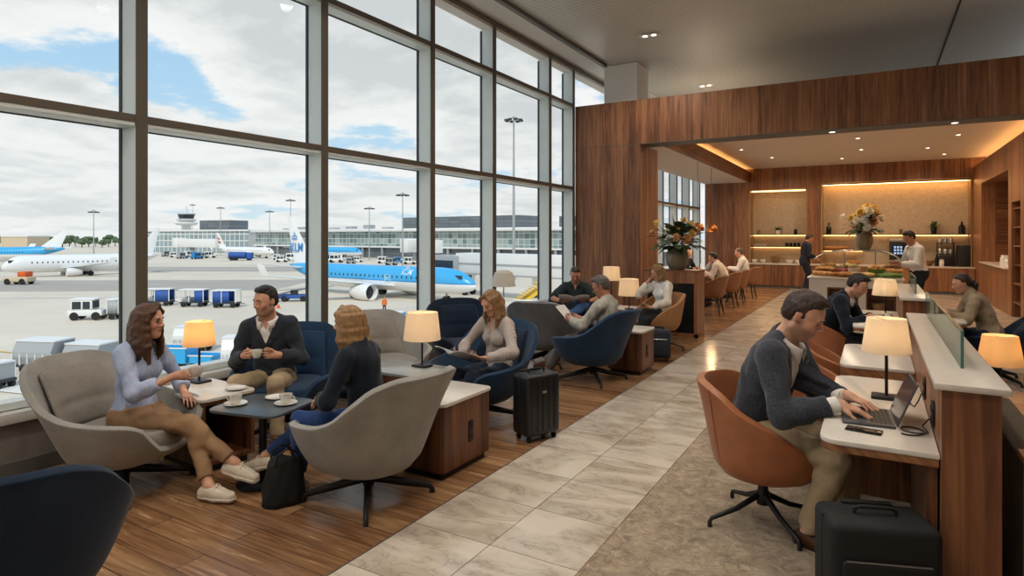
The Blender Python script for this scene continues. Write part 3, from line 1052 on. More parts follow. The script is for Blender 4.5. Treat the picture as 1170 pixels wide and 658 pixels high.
def cup_and_saucer(label, loc, rz=0.0, group=None, saucer=True):
    t = thing('coffee_cup', label, 'cup', loc, rz, group)
    z0 = 0.012 if saucer else 0.0
    m = MB()
    m.lathe([(0.0, z0), (0.022, z0), (0.024, z0 + 0.004), (0.036, z0 + 0.022), (0.041, z0 + 0.045), (0.0425, z0 + 0.062), (0.0405, z0 + 0.062), (0.038, z0 + 0.045), (0.032, z0 + 0.020), (0.0, z0 + 0.012)], 32)
    m.build('bowl', M['china'], t)
    m = MB(); m.tube([(0.038, 0, z0 + 0.050), (0.058, 0, z0 + 0.050), (0.064, 0, z0 + 0.036), (0.052, 0, z0 + 0.022), (0.034, 0, z0 + 0.022)], 0.0042, 8); m.build('handle', M['china'], t)
    m = MB(); m.lathe([(0, z0 + 0.047), (0.0375, z0 + 0.047), (0.0375, z0 + 0.048), (0, z0 + 0.048)], 28); m.build('coffee', M['coffee'], t)
    return t


def saucer(label, loc, group=None, r=0.075):
    m = MB()
    m.lathe([(0, 0), (r * 0.55, 0), (r * 0.62, 0.003), (r, 0.013), (r * 0.99, 0.016), (r * 0.6, 0.007), (r * 0.35, 0.0055), (0, 0.0055)], 36)
    o = m.build('saucer', M['china'], None, 60); o.location = loc
    return tag(o, label, 'saucer', group)


def cube_table(name, label, lo, hi, h, top, loc, rz=0.0, group=None, plinth=True, hollow=False, socket=None):
    """walnut block with a thin loose top"""
    t = thing(name, label, 'table', loc, rz, group)
    (x0, y0), (x1, y1) = lo, hi
    m = MB()
    if hollow:      # open niche to one side
        m.box((x0, y0, 0.05), (x1, y0 + 0.025, h - 0.025)); m.box((x0, y1 - 0.025, 0.05), (x1, y1, h - 0.025))
        m.box((x0, y0 + 0.025, 0.05), (x0 + 0.025, y1 - 0.025, h - 0.025)); m.box((x0 + 0.025, y0 + 0.025, 0.05), (x1, y1 - 0.025, 0.075)); m.box((x0 + 0.025, y0 + 0.025, h - 0.05), (x1, y1 - 0.025, h - 0.025))
    else:
        m.prism(rrect(x0, y0, x1, y1, 0.035), 0.05 if plinth else 0.0, h - 0.022, 0.004)
    m.build('body', M['walnut_dark'], t)
    if plinth:
        m = MB(); m.prism(rrect(x0 + 0.03, y0 + 0.03, x1 - 0.03, y1 - 0.03, 0.02), 0.0, 0.05); m.build('plinth', M['black_steel'], t)
    m = MB(); m.prism(rrect(x0 - 0.012, y0 - 0.012, x1 + 0.012, y1 + 0.012, 0.045), h - 0.022, h, 0.005); m.build('table_top', top, t)
    if socket:
        sx, sy, sz, ax = socket
        m = MB()
        if ax == 'x': m.box((sx, sy - 0.028, sz - 0.075), (sx + 0.008, sy + 0.028, sz + 0.075), 0.004)
        else: m.box((sx - 0.028, sy - 0.008, sz - 0.075), (sx + 0.028, sy, sz + 0.075), 0.004)
        so = m.build('power_socket', M['black_steel'], t)
        for dz in (-0.035, 0.035):
            m = MB()
            if ax == 'x': m.tube([(sx + 0.006, sy, sz + dz), (sx + 0.0095, sy, sz + dz)], 0.019, 18)
            else: m.tube([(sx, sy - 0.006, sz + dz), (sx, sy - 0.0095, sz + dz)], 0.019, 18)
            m.build('outlet', M['rubber'], so)
    return t


def suitcase(label, loc, heading, mat, w=0.36, d=0.22, h=0.54, ribs=True, handle=0.0):
    """upright trolley case; the broad face looks along +x"""
    t = thing('suitcase', label, 'suitcase', loc, R(heading))
    m = MB()
    m.box((-d / 2, -w / 2, 0.045), (d / 2, w / 2, h), 0.035, 4)
    b = m.build('case', mat, t)
    if ribs:
        m = MB()
        for i in range(5):
            y = -w / 2 + w * (i + 1) / 6
            for sx in (1, -1):
                m.box((sx * d / 2 - 0.005, y - 0.012, 0.09), (sx * d / 2 + 0.005, y + 0.012, h - 0.045), 0.004, 2)
        m.build('ribs', mat, b)
    m = MB(); m.box((-0.004, -w / 2 - 0.002, 0.06), (0.004, w / 2 + 0.002, h - 0.01), 0.002); m.build('zip_seam', M['rubber'], b)
    for sx in (1, -1):
        for sy in (1, -1):
            m = MB()
            x, y = sx * (d / 2 - 0.04), sy * (w / 2 - 0.045)
            m.tube([(x - 0.0, y - 0.011, 0.022), (x, y + 0.011, 0.022)], 0.022, 16); m.box((x - 0.012, y - 0.016, 0.025), (x + 0.012, y + 0.016, 0.055), 0.004)
            m.build('wheel', M['rubber'], t)
    m = MB(); m.tube([(0, -0.08, h - 0.004), (0, -0.078, h + 0.02), (0, -0.06, h + 0.028), (0, 0.06, h + 0.028), (0, 0.078, h + 0.02), (0, 0.08, h - 0.004)], 0.0085, 8); m.build('carry_handle', M['rubber'], t)
    m = MB(); m.box((-d / 2 + 0.01, -0.10, h - 0.008), (-d / 2 + 0.045, 0.10, h + 0.012), 0.004); m.build('trolley_grip', M['rubber'], t)
    m = MB()
    if ribs:
        m.box((d / 2 + 0.001, -0.02, h * 0.72), (d / 2 + 0.006, 0.02, h * 0.72 + 0.02), 0.002); m.build("badge", M["steel"], b)
    else:
        m.box((d / 2 - 0.005, -w / 2 + 0.035, 0.09), (d / 2 + 0.018, w / 2 - 0.035, h * 0.72), 0.012, 3); q = m.build('front_pocket', mat, b)
        m = MB(); m.tube([(d / 2 + 0.012, -w / 2 + 0.05, h * 0.72 + 0.002), (d / 2 + 0.012, w / 2 - 0.05, h * 0.72 + 0.002)], 0.004, 6); m.build('zip', M['steel'], q)
    return t


# ------------------------------------------------------------------ the seating group by the window
CH = 'swivel lounge chairs by the window'
chair_a = lounge_chair(M['grey_fabric'], M['grey_cushion'], 'grey lounge chair under the woman in the pale blue shirt', (-4.26, 2.24, 0), 20, CH)
chair_b = lounge_chair(M['grey_fabric'], M['grey_cushion'], 'grey lounge chair seen from behind under the blonde woman', (-2.77, 2.94, 0), 176, CH)
chair_m = lounge_chair(M['teal_fabric'], M['teal_fabric'], 'blue lounge chair under the man in the charcoal sweater', (-4.30, 3.60, 0), -52, CH)
chair_e = lounge_chair(M['grey_fabric'], M['grey_cushion'], 'empty grey lounge chair behind the blonde woman', (-4.28, 4.78, 0), -28, CH)
chair_f = lounge_chair(M['navy_fabric'], M['navy_fabric'], 'dark blue lounge chair cut off at the frame, its back to the view', (-2.98, 1.10, 0), 152, CH)
chair_w = lounge_chair(M['teal_fabric'], M['navy_deep'], 'blue lounge chair under the woman reading a magazine', (-3.06, 4.66, 0), -96, CH)
chair_n = lounge_chair(M['navy_deep'], M['navy_deep'], 'empty navy lounge chair by the window behind the lamp table', (-4.17, 6.05, 0), -40, CH, 0.88)
chair_g = lounge_chair(M['teal_fabric'], M['navy_deep'], 'blue lounge chair under the grey haired man reading papers', (-2.80, 6.62, 0), 172, CH)
chair_r = lounge_chair(M['grey_dark_fabric'], M['grey_dark_fabric'], 'slate grey lounge chair seen from behind, in front of the man in the dark polo', (-3.70, 7.2, 0), 100, CH)
chair_p = lounge_chair(M['navy_deep'], M['navy_deep'], 'dark lounge chair under the man in the dark polo shirt', (-4.05, 8.85, 0), -72, CH)

ta = cube_table('side_table', 'low walnut side table with white top by the window', (-0.31, -0.20), (0.31, 0.20), 0.52, M['white_top'], (-4.30, 2.84, 0), R(-4), None, True, True)
tb = cube_table('side_table', 'walnut cube table with white top and power socket behind the blonde woman', (-0.20, -0.30), (0.20, 0.30), 0.52, M['white_top'], (-2.70, 3.66, 0), R(0), None, True, False, (0.2, 0.03, 0.26, 'x'))
tc_ = cube_table('side_table', 'grey topped walnut lamp table behind the blonde woman', (-0.32, -0.22), (0.32, 0.22), 0.52, M['grey_top'], (-3.50, 4.15, 0))
td = cube_table('side_table', 'walnut cube table beside the grey haired man', (-0.22, -0.25), (0.22, 0.25), 0.52, M['white_top'], (-2.60, 7.35, 0), 0, None, True, False, (0.2201, -0.05, 0.27, 'x'))
te = cube_table('side_table', 'low table under the pair of lamps by the walnut wall', (-0.45, -0.25), (0.45, 0.25), 0.52, M['white_top'], (-3.40, 9.45, 0))

t = thing('coffee_table', 'small dark pedestal table holding coffee cups', 'table', (-3.55, 2.76, 0))
m = MB(); m.prism(rrect(-0.27, -0.23, 0.27, 0.23, 0.07, 8), 0.505, 0.522, 0.006); o = m.build('table_top', M['slate_top'], t); o.rotation_euler = (0, 0, R(12))
m = MB(); m.tube([(0, 0, 0.012), (0, 0, 0.505)], 0.026, 20); m.build('post', M['black_steel'], t)
m = MB(); m.lathe([(0, 0), (0.165, 0), (0.168, 0.006), (0.16, 0.012), (0.03, 0.016), (0, 0.016)], 40); m.build('base', M['black_steel'], t)

zt = 0.521
CUPS = 'white cups and saucers on the low tables'
p1 = (-3.70, 2.66); p2 = (-3.42, 2.84); p3 = (-3.50, 2.93)
s_ = saucer('white saucer under the cup nearest the woman in blue', (p1[0], p1[1], zt), CUPS)
cup_and_saucer('white cup on the pedestal table near the woman in blue', (p1[0], p1[1], zt - 0.005), R(200), CUPS)
saucer('white saucer on the pedestal table under the cup near the blonde woman', (p2[0], p2[1], zt), CUPS)
cup_and_saucer('white cup on the pedestal table near the blonde woman', (p2[0], p2[1], zt - 0.005), R(20), CUPS)
saucer('empty white saucer on the pedestal table', (p3[0] - 0.10, p3[1] - 0.02, zt), CUPS)
saucer('empty white saucer on the white topped side table', (-4.07, 2.93, zt), CUPS)

LG = 'lit table lamps on the low tables'
table_lamp('lit amber lamp behind the woman in blue', (-4.53, 2.94, 0.52), 0.47, 0.098, 0.118, 0.185, 'square', 5, M['amber_shade'], LG)
table_lamp('lit cream lamp on the grey topped table', (-3.40, 4.27, 0.52), 0.47, 0.135, 0.162, 0.235, 'square', 5, group=LG)
table_lamp('shorter lit lamp of the pair by the walnut wall', (-3.30, 9.25, 0.52), 0.47, 0.145, 0.165, 0.26, 'round', 5, group=LG)
table_lamp('taller lit lamp of the pair by the walnut wall', (-3.68, 9.48, 0.52), 0.64, 0.13, 0.145, 0.22, 'round', 5, group=LG)

# white domed lamp near the glass
t = thing('reading_lamp', 'white domed lamp by the glass behind the reading woman', 'lamp', (-4.70, 7.80, 0.0))
m = MB(); m.lathe([(0, 0), (0.15, 0), (0.15, 0.012), (0.02, 0.02), (0, 0.02)], 28); m.build('foot', M['white_top'], t)
m = MB(); m.tube([(0, 0, 0.015), (0, 0, 0.98)], 0.011, 10); m.build('stem', M['white_top'], t)
m = MB(); m.lathe([(0.175, 0.92), (0.172, 0.92), (0.155, 1.04), (0.125, 1.115), (0.07, 1.145), (0.0, 1.15), (0.0, 1.155), (0.073, 1.15), (0.13, 1.12), (0.158, 1.045), (0.175, 0.92)], 32, cap=False); m.build('lamp_shade', M['white_shade'], t)
t = thing('wall_table', 'small white pedestal under the glass beside the domed lamp', 'table', (-4.5, 7.35, 0))
m = MB(); m.lathe([(0, 0.5), (0.17, 0.5), (0.175, 0.51), (0.17, 0.52), (0, 0.52)], 28); m.build('table_top', M['white_top'], t)
m = MB(); m.tube([(0, 0, 0.012), (0, 0, 0.5)], 0.02, 12); m.build('post', M['white_top'], t)
m = MB(); m.lathe([(0, 0), (0.14, 0), (0.14, 0.012), (0, 0.016)], 28); m.build('base', M['white_top'], t)

# handbag on the floor
t = thing('handbag', 'slouchy black leather handbag on the floor beside the pedestal table', 'bag', (-3.17, 2.62, 0), R(-20))
m = MB()
rows = []
for j in range(11):
    q = j / 10
    z = 0.005 + 0.27 * q
    rx = 0.095 * (1 - 0.55 * q ** 1.6); ry = 0.125 * (1 - 0.20 * q ** 2)
    row = []
    for k_ in range(28):
        a = 2 * PI * k_ / 28
        wob = 1 + 0.05 * math.sin(3 * a + 5 * q) + 0.04 * math.sin(7 * a - 8 * q)
        c, s = math.cos(a), math.sin(a)
        r = (abs(c / rx) ** 3 + abs(s / ry) ** 3) ** (-1 / 3) * wob
        row.append((c * r, s * r, z + 0.016 * math.sin(2 * a + 1) * q))
    rows.append(row)
vs_ = m.grid(rows, close_v=True); m.fan(vs_[0], True); m.fan(vs_[-1])
m.build('body', M['black_nylon'], t, 180)
for sx in (1, -1):
    m = MB(); m.tube([(sx * 0.04, -0.07, 0.24), (sx * 0.055, -0.06, 0.31), (sx * 0.05, 0, 0.345), (sx * 0.055, 0.06, 0.31), (sx * 0.04, 0.07, 0.24)], 0.007, 8); m.build('handle', M['black_leather'], t)

o = suitcase('black ribbed suitcase standing beside the woman reading a magazine', (-2.40, 4.50, 0), -25, M['black_case'], 0.34, 0.22, 0.54)
o = suitcase('soft navy carry-on standing in front of the woman with the phone', (-2.50, 8.10, 0), -70, M['navy_nylon'], 0.34, 0.24, 0.42, False)
o = suitcase('large black soft suitcase standing under the nearest desk', (0.0, 2.98, 0), 290, M['black_nylon'], 0.41, 0.26, 0.50, False)

m = MB(); m.box((-0.037, -0.075, 0), (0.037, 0.075, 0.008), 0.003); o = m.build('phone', M['screen_dark'], None); o.location = (-2.70, 3.55, 0.521); o.rotation_euler = (0, 0, R(35)); tag(o, 'dark phone on the walnut cube table with the power socket', 'phone')
# ------------------------------------------------------------------ implicit bodies
F4 = np.float32


def v3(*a):
    return np.array(a, dtype=np.float64)


def unit(v):
    v = np.asarray(v, dtype=np.float64)
    return v / (np.linalg.norm(v) + 1e-12)


def cone(a, b, ra, rb, k=0.02):
    return ('c', np.asarray(a, float), np.asarray(b, float), ra, rb, k)


def ellip(c, F, r, k=0.03):
    return ('e', np.asarray(c, float), np.asarray(F, float), np.asarray(r, float), None, k)


def pbounds(p, g=0.0):
    if p[0] == 'c':
        r = max(p[3], p[4]) + g
        return np.minimum(p[1], p[2]) - r, np.maximum(p[1], p[2]) + r
    r = np.sqrt(((p[2] * (p[3] + g)[None, :]) ** 2).sum(1))
    return p[1] - r, p[1] + r


def pdist(p, X, Y, Z, g):
    if p[0] == 'c':
        a, b = p[1], p[2]
        ba = b - a
        L2 = max(float(ba @ ba), 1e-9)
        x, y, z = X - F4(a[0]), Y - F4(a[1]), Z - F4(a[2])
        t = np.clip((x * F4(ba[0]) + y * F4(ba[1]) + z * F4(ba[2])) * F4(1 / L2), 0, 1)
        d = (x - t * F4(ba[0])) ** 2 + (y - t * F4(ba[1])) ** 2 + (z - t * F4(ba[2])) ** 2
        return np.sqrt(d) - (F4(p[3] + g) + F4(p[4] - p[3]) * t)
    c, Fm, r = p[1], p[2], p[3] + g
    x, y, z = X - F4(c[0]), Y - F4(c[1]), Z - F4(c[2])
    q = [x * F4(Fm[0, i]) + y * F4(Fm[1, i]) + z * F4(Fm[2, i]) for i in range(3)]
    k0 = np.sqrt(sum((q[i] / F4(r[i])) ** 2 for i in range(3)))
    k1 = np.sqrt(sum((q[i] / F4(r[i] ** 2)) ** 2 for i in range(3)))
    return k0 * (k0 - 1) / (k1 + F4(1e-6))


class Field:
    def __init__(s, lo, hi, h):
        s.lo = np.asarray(lo, float); s.h = h
        s.n = np.ceil((np.asarray(hi) - s.lo) / h).astype(int) + 1
        s.d = np.full(tuple(s.n), 1.0, F4)
        s.ax = [(s.lo[i] + h * np.arange(s.n[i])).astype(F4) for i in range(3)]

    def block(s, lo, hi):
        i0 = np.maximum(0, np.floor((lo - s.lo) / s.h).astype(int))
        i1 = np.minimum(s.n, np.ceil((hi - s.lo) / s.h).astype(int) + 1)
        if np.any(i1 <= i0): return None
        sl = tuple(slice(a, b) for a, b in zip(i0, i1))
        X = s.ax[0][sl[0]][:, None, None]; Y = s.ax[1][sl[1]][None, :, None]; Z = s.ax[2][sl[2]][None, None, :]
        return sl, X, Y, Z

    def add(s, p, g=0.0):
        k = p[5]
        lo, hi = pbounds(p, g)
        b = s.block(lo - k - 3 * s.h, hi + k + 3 * s.h)
        if b is None: return
        sl, X, Y, Z = b
        d = pdist(p, X, Y, Z, g)
        o = s.d[sl]
        h = np.maximum(F4(k) - np.abs(o - d), 0) * F4(1 / k)
        s.d[sl] = np.minimum(o, d) - h * h * F4(k * 0.25)

    def sub(s, p, g=0.0):
        k = p[5]
        lo, hi = pbounds(p, g)
        b = s.block(lo - k - 3 * s.h, hi + k + 3 * s.h)
        if b is None: return
        sl, X, Y, Z = b
        d = -pdist(p, X, Y, Z, g)
        o = s.d[sl]
        h = np.maximum(F4(k) - np.abs(o - d), 0) * F4(1 / k)
        s.d[sl] = np.maximum(o, d) + h * h * F4(k * 0.25)

    def addall(s, ps, g=0.0):
        for p in ps: s.add(p, g)

    def cut(s, fn, lo=None, hi=None):
        """keep only where fn < 0"""
        b = s.block(s.lo if lo is None else np.asarray(lo), s.ax_hi() if hi is None else np.asarray(hi))
        if b is None: return
        sl, X, Y, Z = b
        s.d[sl] = np.maximum(s.d[sl], fn(X, Y, Z).astype(F4))

    def ax_hi(s):
        return s.lo + s.h * s.n

    def ripple(s, amp, freq, seed, band=None, stretch=(1, 1, 1)):
        band = band or 2.5 * s.h
        ix = np.nonzero(np.abs(s.d) < band)
        p = [s.ax[i][ix[i]] for i in range(3)]
        rn = np.random.RandomState(seed)
        tot = np.zeros(len(ix[0]), F4)
        for q in range(5):
            kd = rn.normal(size=3) * np.array(stretch); kd = kd / np.linalg.norm(kd) * freq * (0.6 + 0.35 * q)
            wd = rn.normal(size=3); wd = wd / np.linalg.norm(wd) * freq * 0.5
            ph = rn.rand(2) * 6.28
            w = sum(F4(wd[i]) * p[i] for i in range(3)) + F4(ph[0])
            tot += np.sin(sum(F4(kd[i]) * p[i] for i in range(3)) + F4(1.6) * np.sin(w) + F4(ph[1])) / F4(1 + 0.5 * q)
        s.d[ix] += F4(amp / 2) * tot

    def mesh(s):
        d = s.d
        ins = d < 0
        c = ins.astype(np.uint8)
        sm = (c[:-1, :-1, :-1] + c[1:, :-1, :-1] + c[:-1, 1:, :-1] + c[1:, 1:, :-1] + c[:-1, :-1, 1:] + c[1:, :-1, 1:] + c[:-1, 1:, 1:] + c[1:, 1:, 1:])
        act = (sm > 0) & (sm < 8)
        I = np.nonzero(act)
        n = len(I[0])
        if n == 0: return np.zeros((0, 3)), np.zeros((0, 4), int)
        idx = np.full(act.shape, -1, np.int32); idx[I] = np.arange(n, dtype=np.int32)
        cs = [(a, b, e) for a in (0, 1) for b in (0, 1) for e in (0, 1)]
        val = {q: d[I[0] + q[0], I[1] + q[1], I[2] + q[2]] for q in cs}
        pos = np.zeros((n, 3), F4); cnt = np.zeros(n, F4)
        for q in cs:
            for ax in range(3):
                if q[ax]: continue
                q2 = tuple(1 if i == ax else q[i] for i in range(3))
                a, b = val[q], val[q2]
                cr = (a < 0) != (b < 0)
                t = np.where(cr, a / np.where(cr, a - b, 1), 0)
                for i in range(3):
                    pos[:, i] += np.where(cr, q[i] + (t if i == ax else 0), 0)
                cnt += cr
        V = (np.stack(I, 1) + pos / cnt[:, None]) * s.h + s.lo
        Q = []
        for ax in range(3):
            o1, o2 = [(1, 2), (2, 0), (0, 1)][ax]
            sl0 = [slice(None)] * 3; sl1 = [slice(None)] * 3
            sl0[ax] = slice(0, -1); sl1[ax] = slice(1, None)
            a, b = ins[tuple(sl0)], ins[tuple(sl1)]
            ch = a != b
            ii = np.nonzero(ch)
            ok = (ii[o1] > 0) & (ii[o2] > 0) & (ii[o1] < s.n[o1] - 1) & (ii[o2] < s.n[o2] - 1)
            ii = [x[ok] for x in ii]
            fl = a[tuple(ii)]

            def g(d1, d2):
                jj = list(ii); jj[o1] = jj[o1] - d1; jj[o2] = jj[o2] - d2
                return idx[tuple(jj)]
            q = np.stack([g(1, 1), g(0, 1), g(0, 0), g(1, 0)], 1)
            q[~fl] = q[~fl][:, ::-1]
            Q.append(q)
        Q = np.concatenate(Q)
        Q = Q[(Q >= 0).all(1)]
        return V, Q


def ik(a, c, l1, l2, hint):
    a = np.asarray(a, float); c = np.asarray(c, float)
    v = c - a; L = np.linalg.norm(v)
    Lm = min(L, (l1 + l2) * 0.999)
    c = a + v / L * Lm
    u = v / L
    x = (l1 * l1 - l2 * l2 + Lm * Lm) / (2 * Lm)
    hgt = math.sqrt(max(0.0, l1 * l1 - x * x))
    h = np.asarray(hint, float) - u * (np.asarray(hint, float) @ u)
    return a + u * x + unit(h) * hgt, c


def frame(f, u):
    """columns forward, left, up"""
    u = unit(u); f = unit(np.asarray(f, float) - u * (np.asarray(f, float) @ u))
    return np.stack([f, np.cross(u, f), u], 1)


def rotv(v, ax, a):
    ax = unit(ax); v = np.asarray(v, float)
    return v * math.cos(a) + np.cross(ax, v) * math.sin(a) + ax * (ax @ v) * (1 - math.cos(a))


def skeleton(sp):
    s = sp.get('s', 1.0); fem = sp.get('fem', False)
    g = lambda k, d: sp.get(k, d)
    lean, bend, side, tw = R(g('lean', 0)), R(g('bend', 5)), R(g('side', 0)), R(g('twist', 0))
    dv = lambda a: v3(math.sin(a), math.sin(side) * math.cos(a), math.cos(a) * math.cos(side))
    k = {'s': s, 'fem': fem}
    P = v3(0, 0, g('hz', 0.5)); k['P'] = P
    u1, u2 = unit(dv(lean)), unit(dv(lean + bend))
    k['F1'] = frame(rotv(v3(math.cos(lean), 0, -math.sin(lean)), u1, tw * 0.4), u1)
    Lm = P + u1 * 0.20 * s
    f2 = rotv(v3(math.cos(lean + bend), 0, -math.sin(lean + bend)), u2, tw)
    F2 = frame(f2, u2); k['F2'] = F2
    C7 = Lm + u2 * 0.31 * s
    na = R(g('neck', math.degrees(lean + bend) * 0.7 + 18))
    u3 = unit(v3(math.sin(na), math.sin(side) * 0.5, math.cos(na)))
    if 'neckyaw' in sp: u3 = rotv(u3, v3(0, 0, 1), R(sp['neckyaw']))
    HC = C7 + u3 * 0.165 * s + F2[:, 0] * 0.012 * s
    hy, hp, hr = R(g('hyaw', 0)), R(g('hpitch', 5)), R(g('hroll', 0))
    hf = v3(math.cos(hp) * math.cos(hy), math.cos(hp) * math.sin(hy), -math.sin(hp))
    hu = v3(math.sin(hp) * math.cos(hy), math.sin(hp) * math.sin(hy), math.cos(hp))
    hu = rotv(hu, hf, hr)
    k['FH'] = frame(hf, hu); k['HC'] = HC; k['hs'] = s * (0.96 if fem else 1.0)
    k.update(Lm=Lm, C7=C7, u1=u1, u2=u2, u3=u3)
    sw = (0.150 if fem else 0.178) * s * g('broad', 1.0)
    lf = F2[:, 1]
    for sd, nm in ((1, 'l'), (-1, 'r')):
        S = C7 - u2 * 0.055 * s + lf * sd * sw + F2[:, 0] * 0.01
        W = np.asarray(sp.get(nm + 'h', S + v3(0.15, 0.05 * sd, -0.45)), float)
        E, W = ik(S, W, 0.295 * s, 0.255 * s, sp.get(nm + 'e', v3(-0.35, sd * 0.6, -0.8)))
        k['S' + nm], k['E' + nm], k['W' + nm] = S, E, W
        hd = unit(sp.get(nm + 'hd', unit(W - E)))
        hn = sp.get(nm + 'hn', v3(0, 0, -1))
        hn = unit(np.asarray(hn, float) - hd * (np.asarray(hn, float) @ hd))
        k['hd' + nm], k['hn' + nm] = hd, hn
        H = P + k['F1'][:, 1] * sd * (0.095 if fem else 0.088) * s - u1 * 0.01
        A = np.asarray(sp.get(nm + 'f', v3(0.42, 0.1 * sd, 0.09)), float)
        K, A = ik(H, A, 0.435 * s, 0.415 * s, sp.get(nm + 'k', v3(0.8, 0.12 * sd, 0.6)))
        k['H' + nm], k['K' + nm], k['A' + nm] = H, K, A
        ty, tp = R(g(nm + 't', 8 * sd)), R(g(nm + 'tp', 0))
        fd = v3(math.cos(tp) * math.cos(ty), math.cos(tp) * math.sin(ty), -math.sin(tp))
        fu = v3(math.sin(tp) * math.cos(ty), math.sin(tp) * math.sin(ty), math.cos(tp))
        fr = R(g(nm + 'tr', 0))
        k['FF' + nm] = frame(fd, rotv(fu, fd, fr))
    return k


def torso_prims(k, sp):
    s, fem = k['s'], k['fem']
    st = sp.get('stout', 1.0)
    F1, F2, P, Lm, C7, u1, u2 = (k[x] for x in ('F1', 'F2', 'P', 'Lm', 'C7', 'u1', 'u2'))
    f2, l2 = F2[:, 0], F2[:, 1]
    w = (0.83 if fem else 1.0)
    ps = [
        ellip(P + u1 * 0.02 - F1[:, 0] * 0.015, F1, v3(0.118 * st, 0.168 if fem else 0.162 * st, 0.12) * s, 0.05),
        ellip(P + u1 * 0.15 * s + F1[:, 0] * (0.0 if fem else 0.01), F1, v3(0.092 * st if fem else 0.108 * st, (0.122 if fem else 0.146) * st, 0.14) * s, 0.06),
        ellip(Lm + u2 * 0.12 * s, F2, v3(0.098 if fem else 0.117, 0.128 if fem else 0.158, 0.18) * s, 0.06),
        ellip(C7 - u2 * 0.10 * s - f2 * 0.02, F2, v3(0.078, 0.125 * w, 0.10) * s, 0.05),
        cone(k['Sl'] - l2 * 0.035 * s, k['Sr'] + l2 * 0.035 * s, 0.05 * s * w, 0.05 * s * w, 0.05),
    ]
    for n in 'lr':
        ps.append(cone(C7 + k['u3'] * 0.03 * s - f2 * 0.012, (k['S' + n] * 0.72 + C7 * 0.28) - f2 * 0.015, 0.042 * s * w, 0.038 * s * w, 0.04))
    if fem:
        for sd in (1, -1):
            ps.append(ellip(Lm + u2 * 0.125 * s + f2 * 0.070 * s + l2 * sd * 0.062 * s, F2, v3(0.050, 0.056, 0.058) * s, 0.035))
    return ps


def neck_prims(k):
    s, fem = k['s'], k['fem']
    w = 0.80 if fem else 1.0
    C7, HC, F2, FH = k['C7'], k['HC'], k['F2'], k['FH']
    return [cone(C7 - k['u2'] * 0.03 * s + F2[:, 0] * 0.012 * s, HC - FH[:, 2] * 0.045 * s - FH[:, 0] * 0.022 * s, 0.060 * s * w, 0.054 * s * w, 0.03)]


def arm_prims(k, n, sp=None):
    s = k['s']; w = 0.82 if k['fem'] else 1.0
    S, E, W = k['S' + n], k['E' + n], k['W' + n]
    M_ = E + (W - E) * 0.33
    return [cone(S, S + (E - S) * 0.4, 0.050 * s * w, 0.046 * s * w, 0.04), cone(S, E, 0.046 * s * w, 0.036 * s * w, 0.03),
            cone(E, M_, 0.036 * s * w, 0.038 * s * w, 0.03), cone(M_, W, 0.038 * s * w, 0.026 * s * w, 0.03)]


def leg_prims(k, n):
    s = k['s']; w = 0.95 if k['fem'] else 1.0
    H, K, A = k['H' + n], k['K' + n], k['A' + n]
    c = K + (A - K) * 0.3
    return [cone(H, H + (K - H) * 0.5, 0.080 * s * w, 0.068 * s * w, 0.05), cone(H + (K - H) * 0.5, K, 0.068 * s * w, 0.052 * s * w, 0.03),
            cone(K, c, 0.051 * s * w, 0.052 * s * w, 0.03), cone(c, A, 0.052 * s * w, 0.033 * s * w, 0.03)]


def foot_prims(k, n):
    s = k['s']; Ff = k['FF' + n]; A = k['A' + n]
    f, u = Ff[:, 0], Ff[:, 2]
    return [cone(A - u * 0.048 * s - f * 0.035 * s, A - u * 0.052 * s + f * 0.06 * s, 0.034 * s, 0.034 * s, 0.02),
            cone(A - u * 0.05 * s + f * 0.06 * s, A - u * 0.06 * s + f * 0.155 * s, 0.034 * s, 0.026 * s, 0.02),
            cone(A, A - u * 0.04 * s + f * 0.07 * s, 0.034 * s, 0.028 * s, 0.03)]


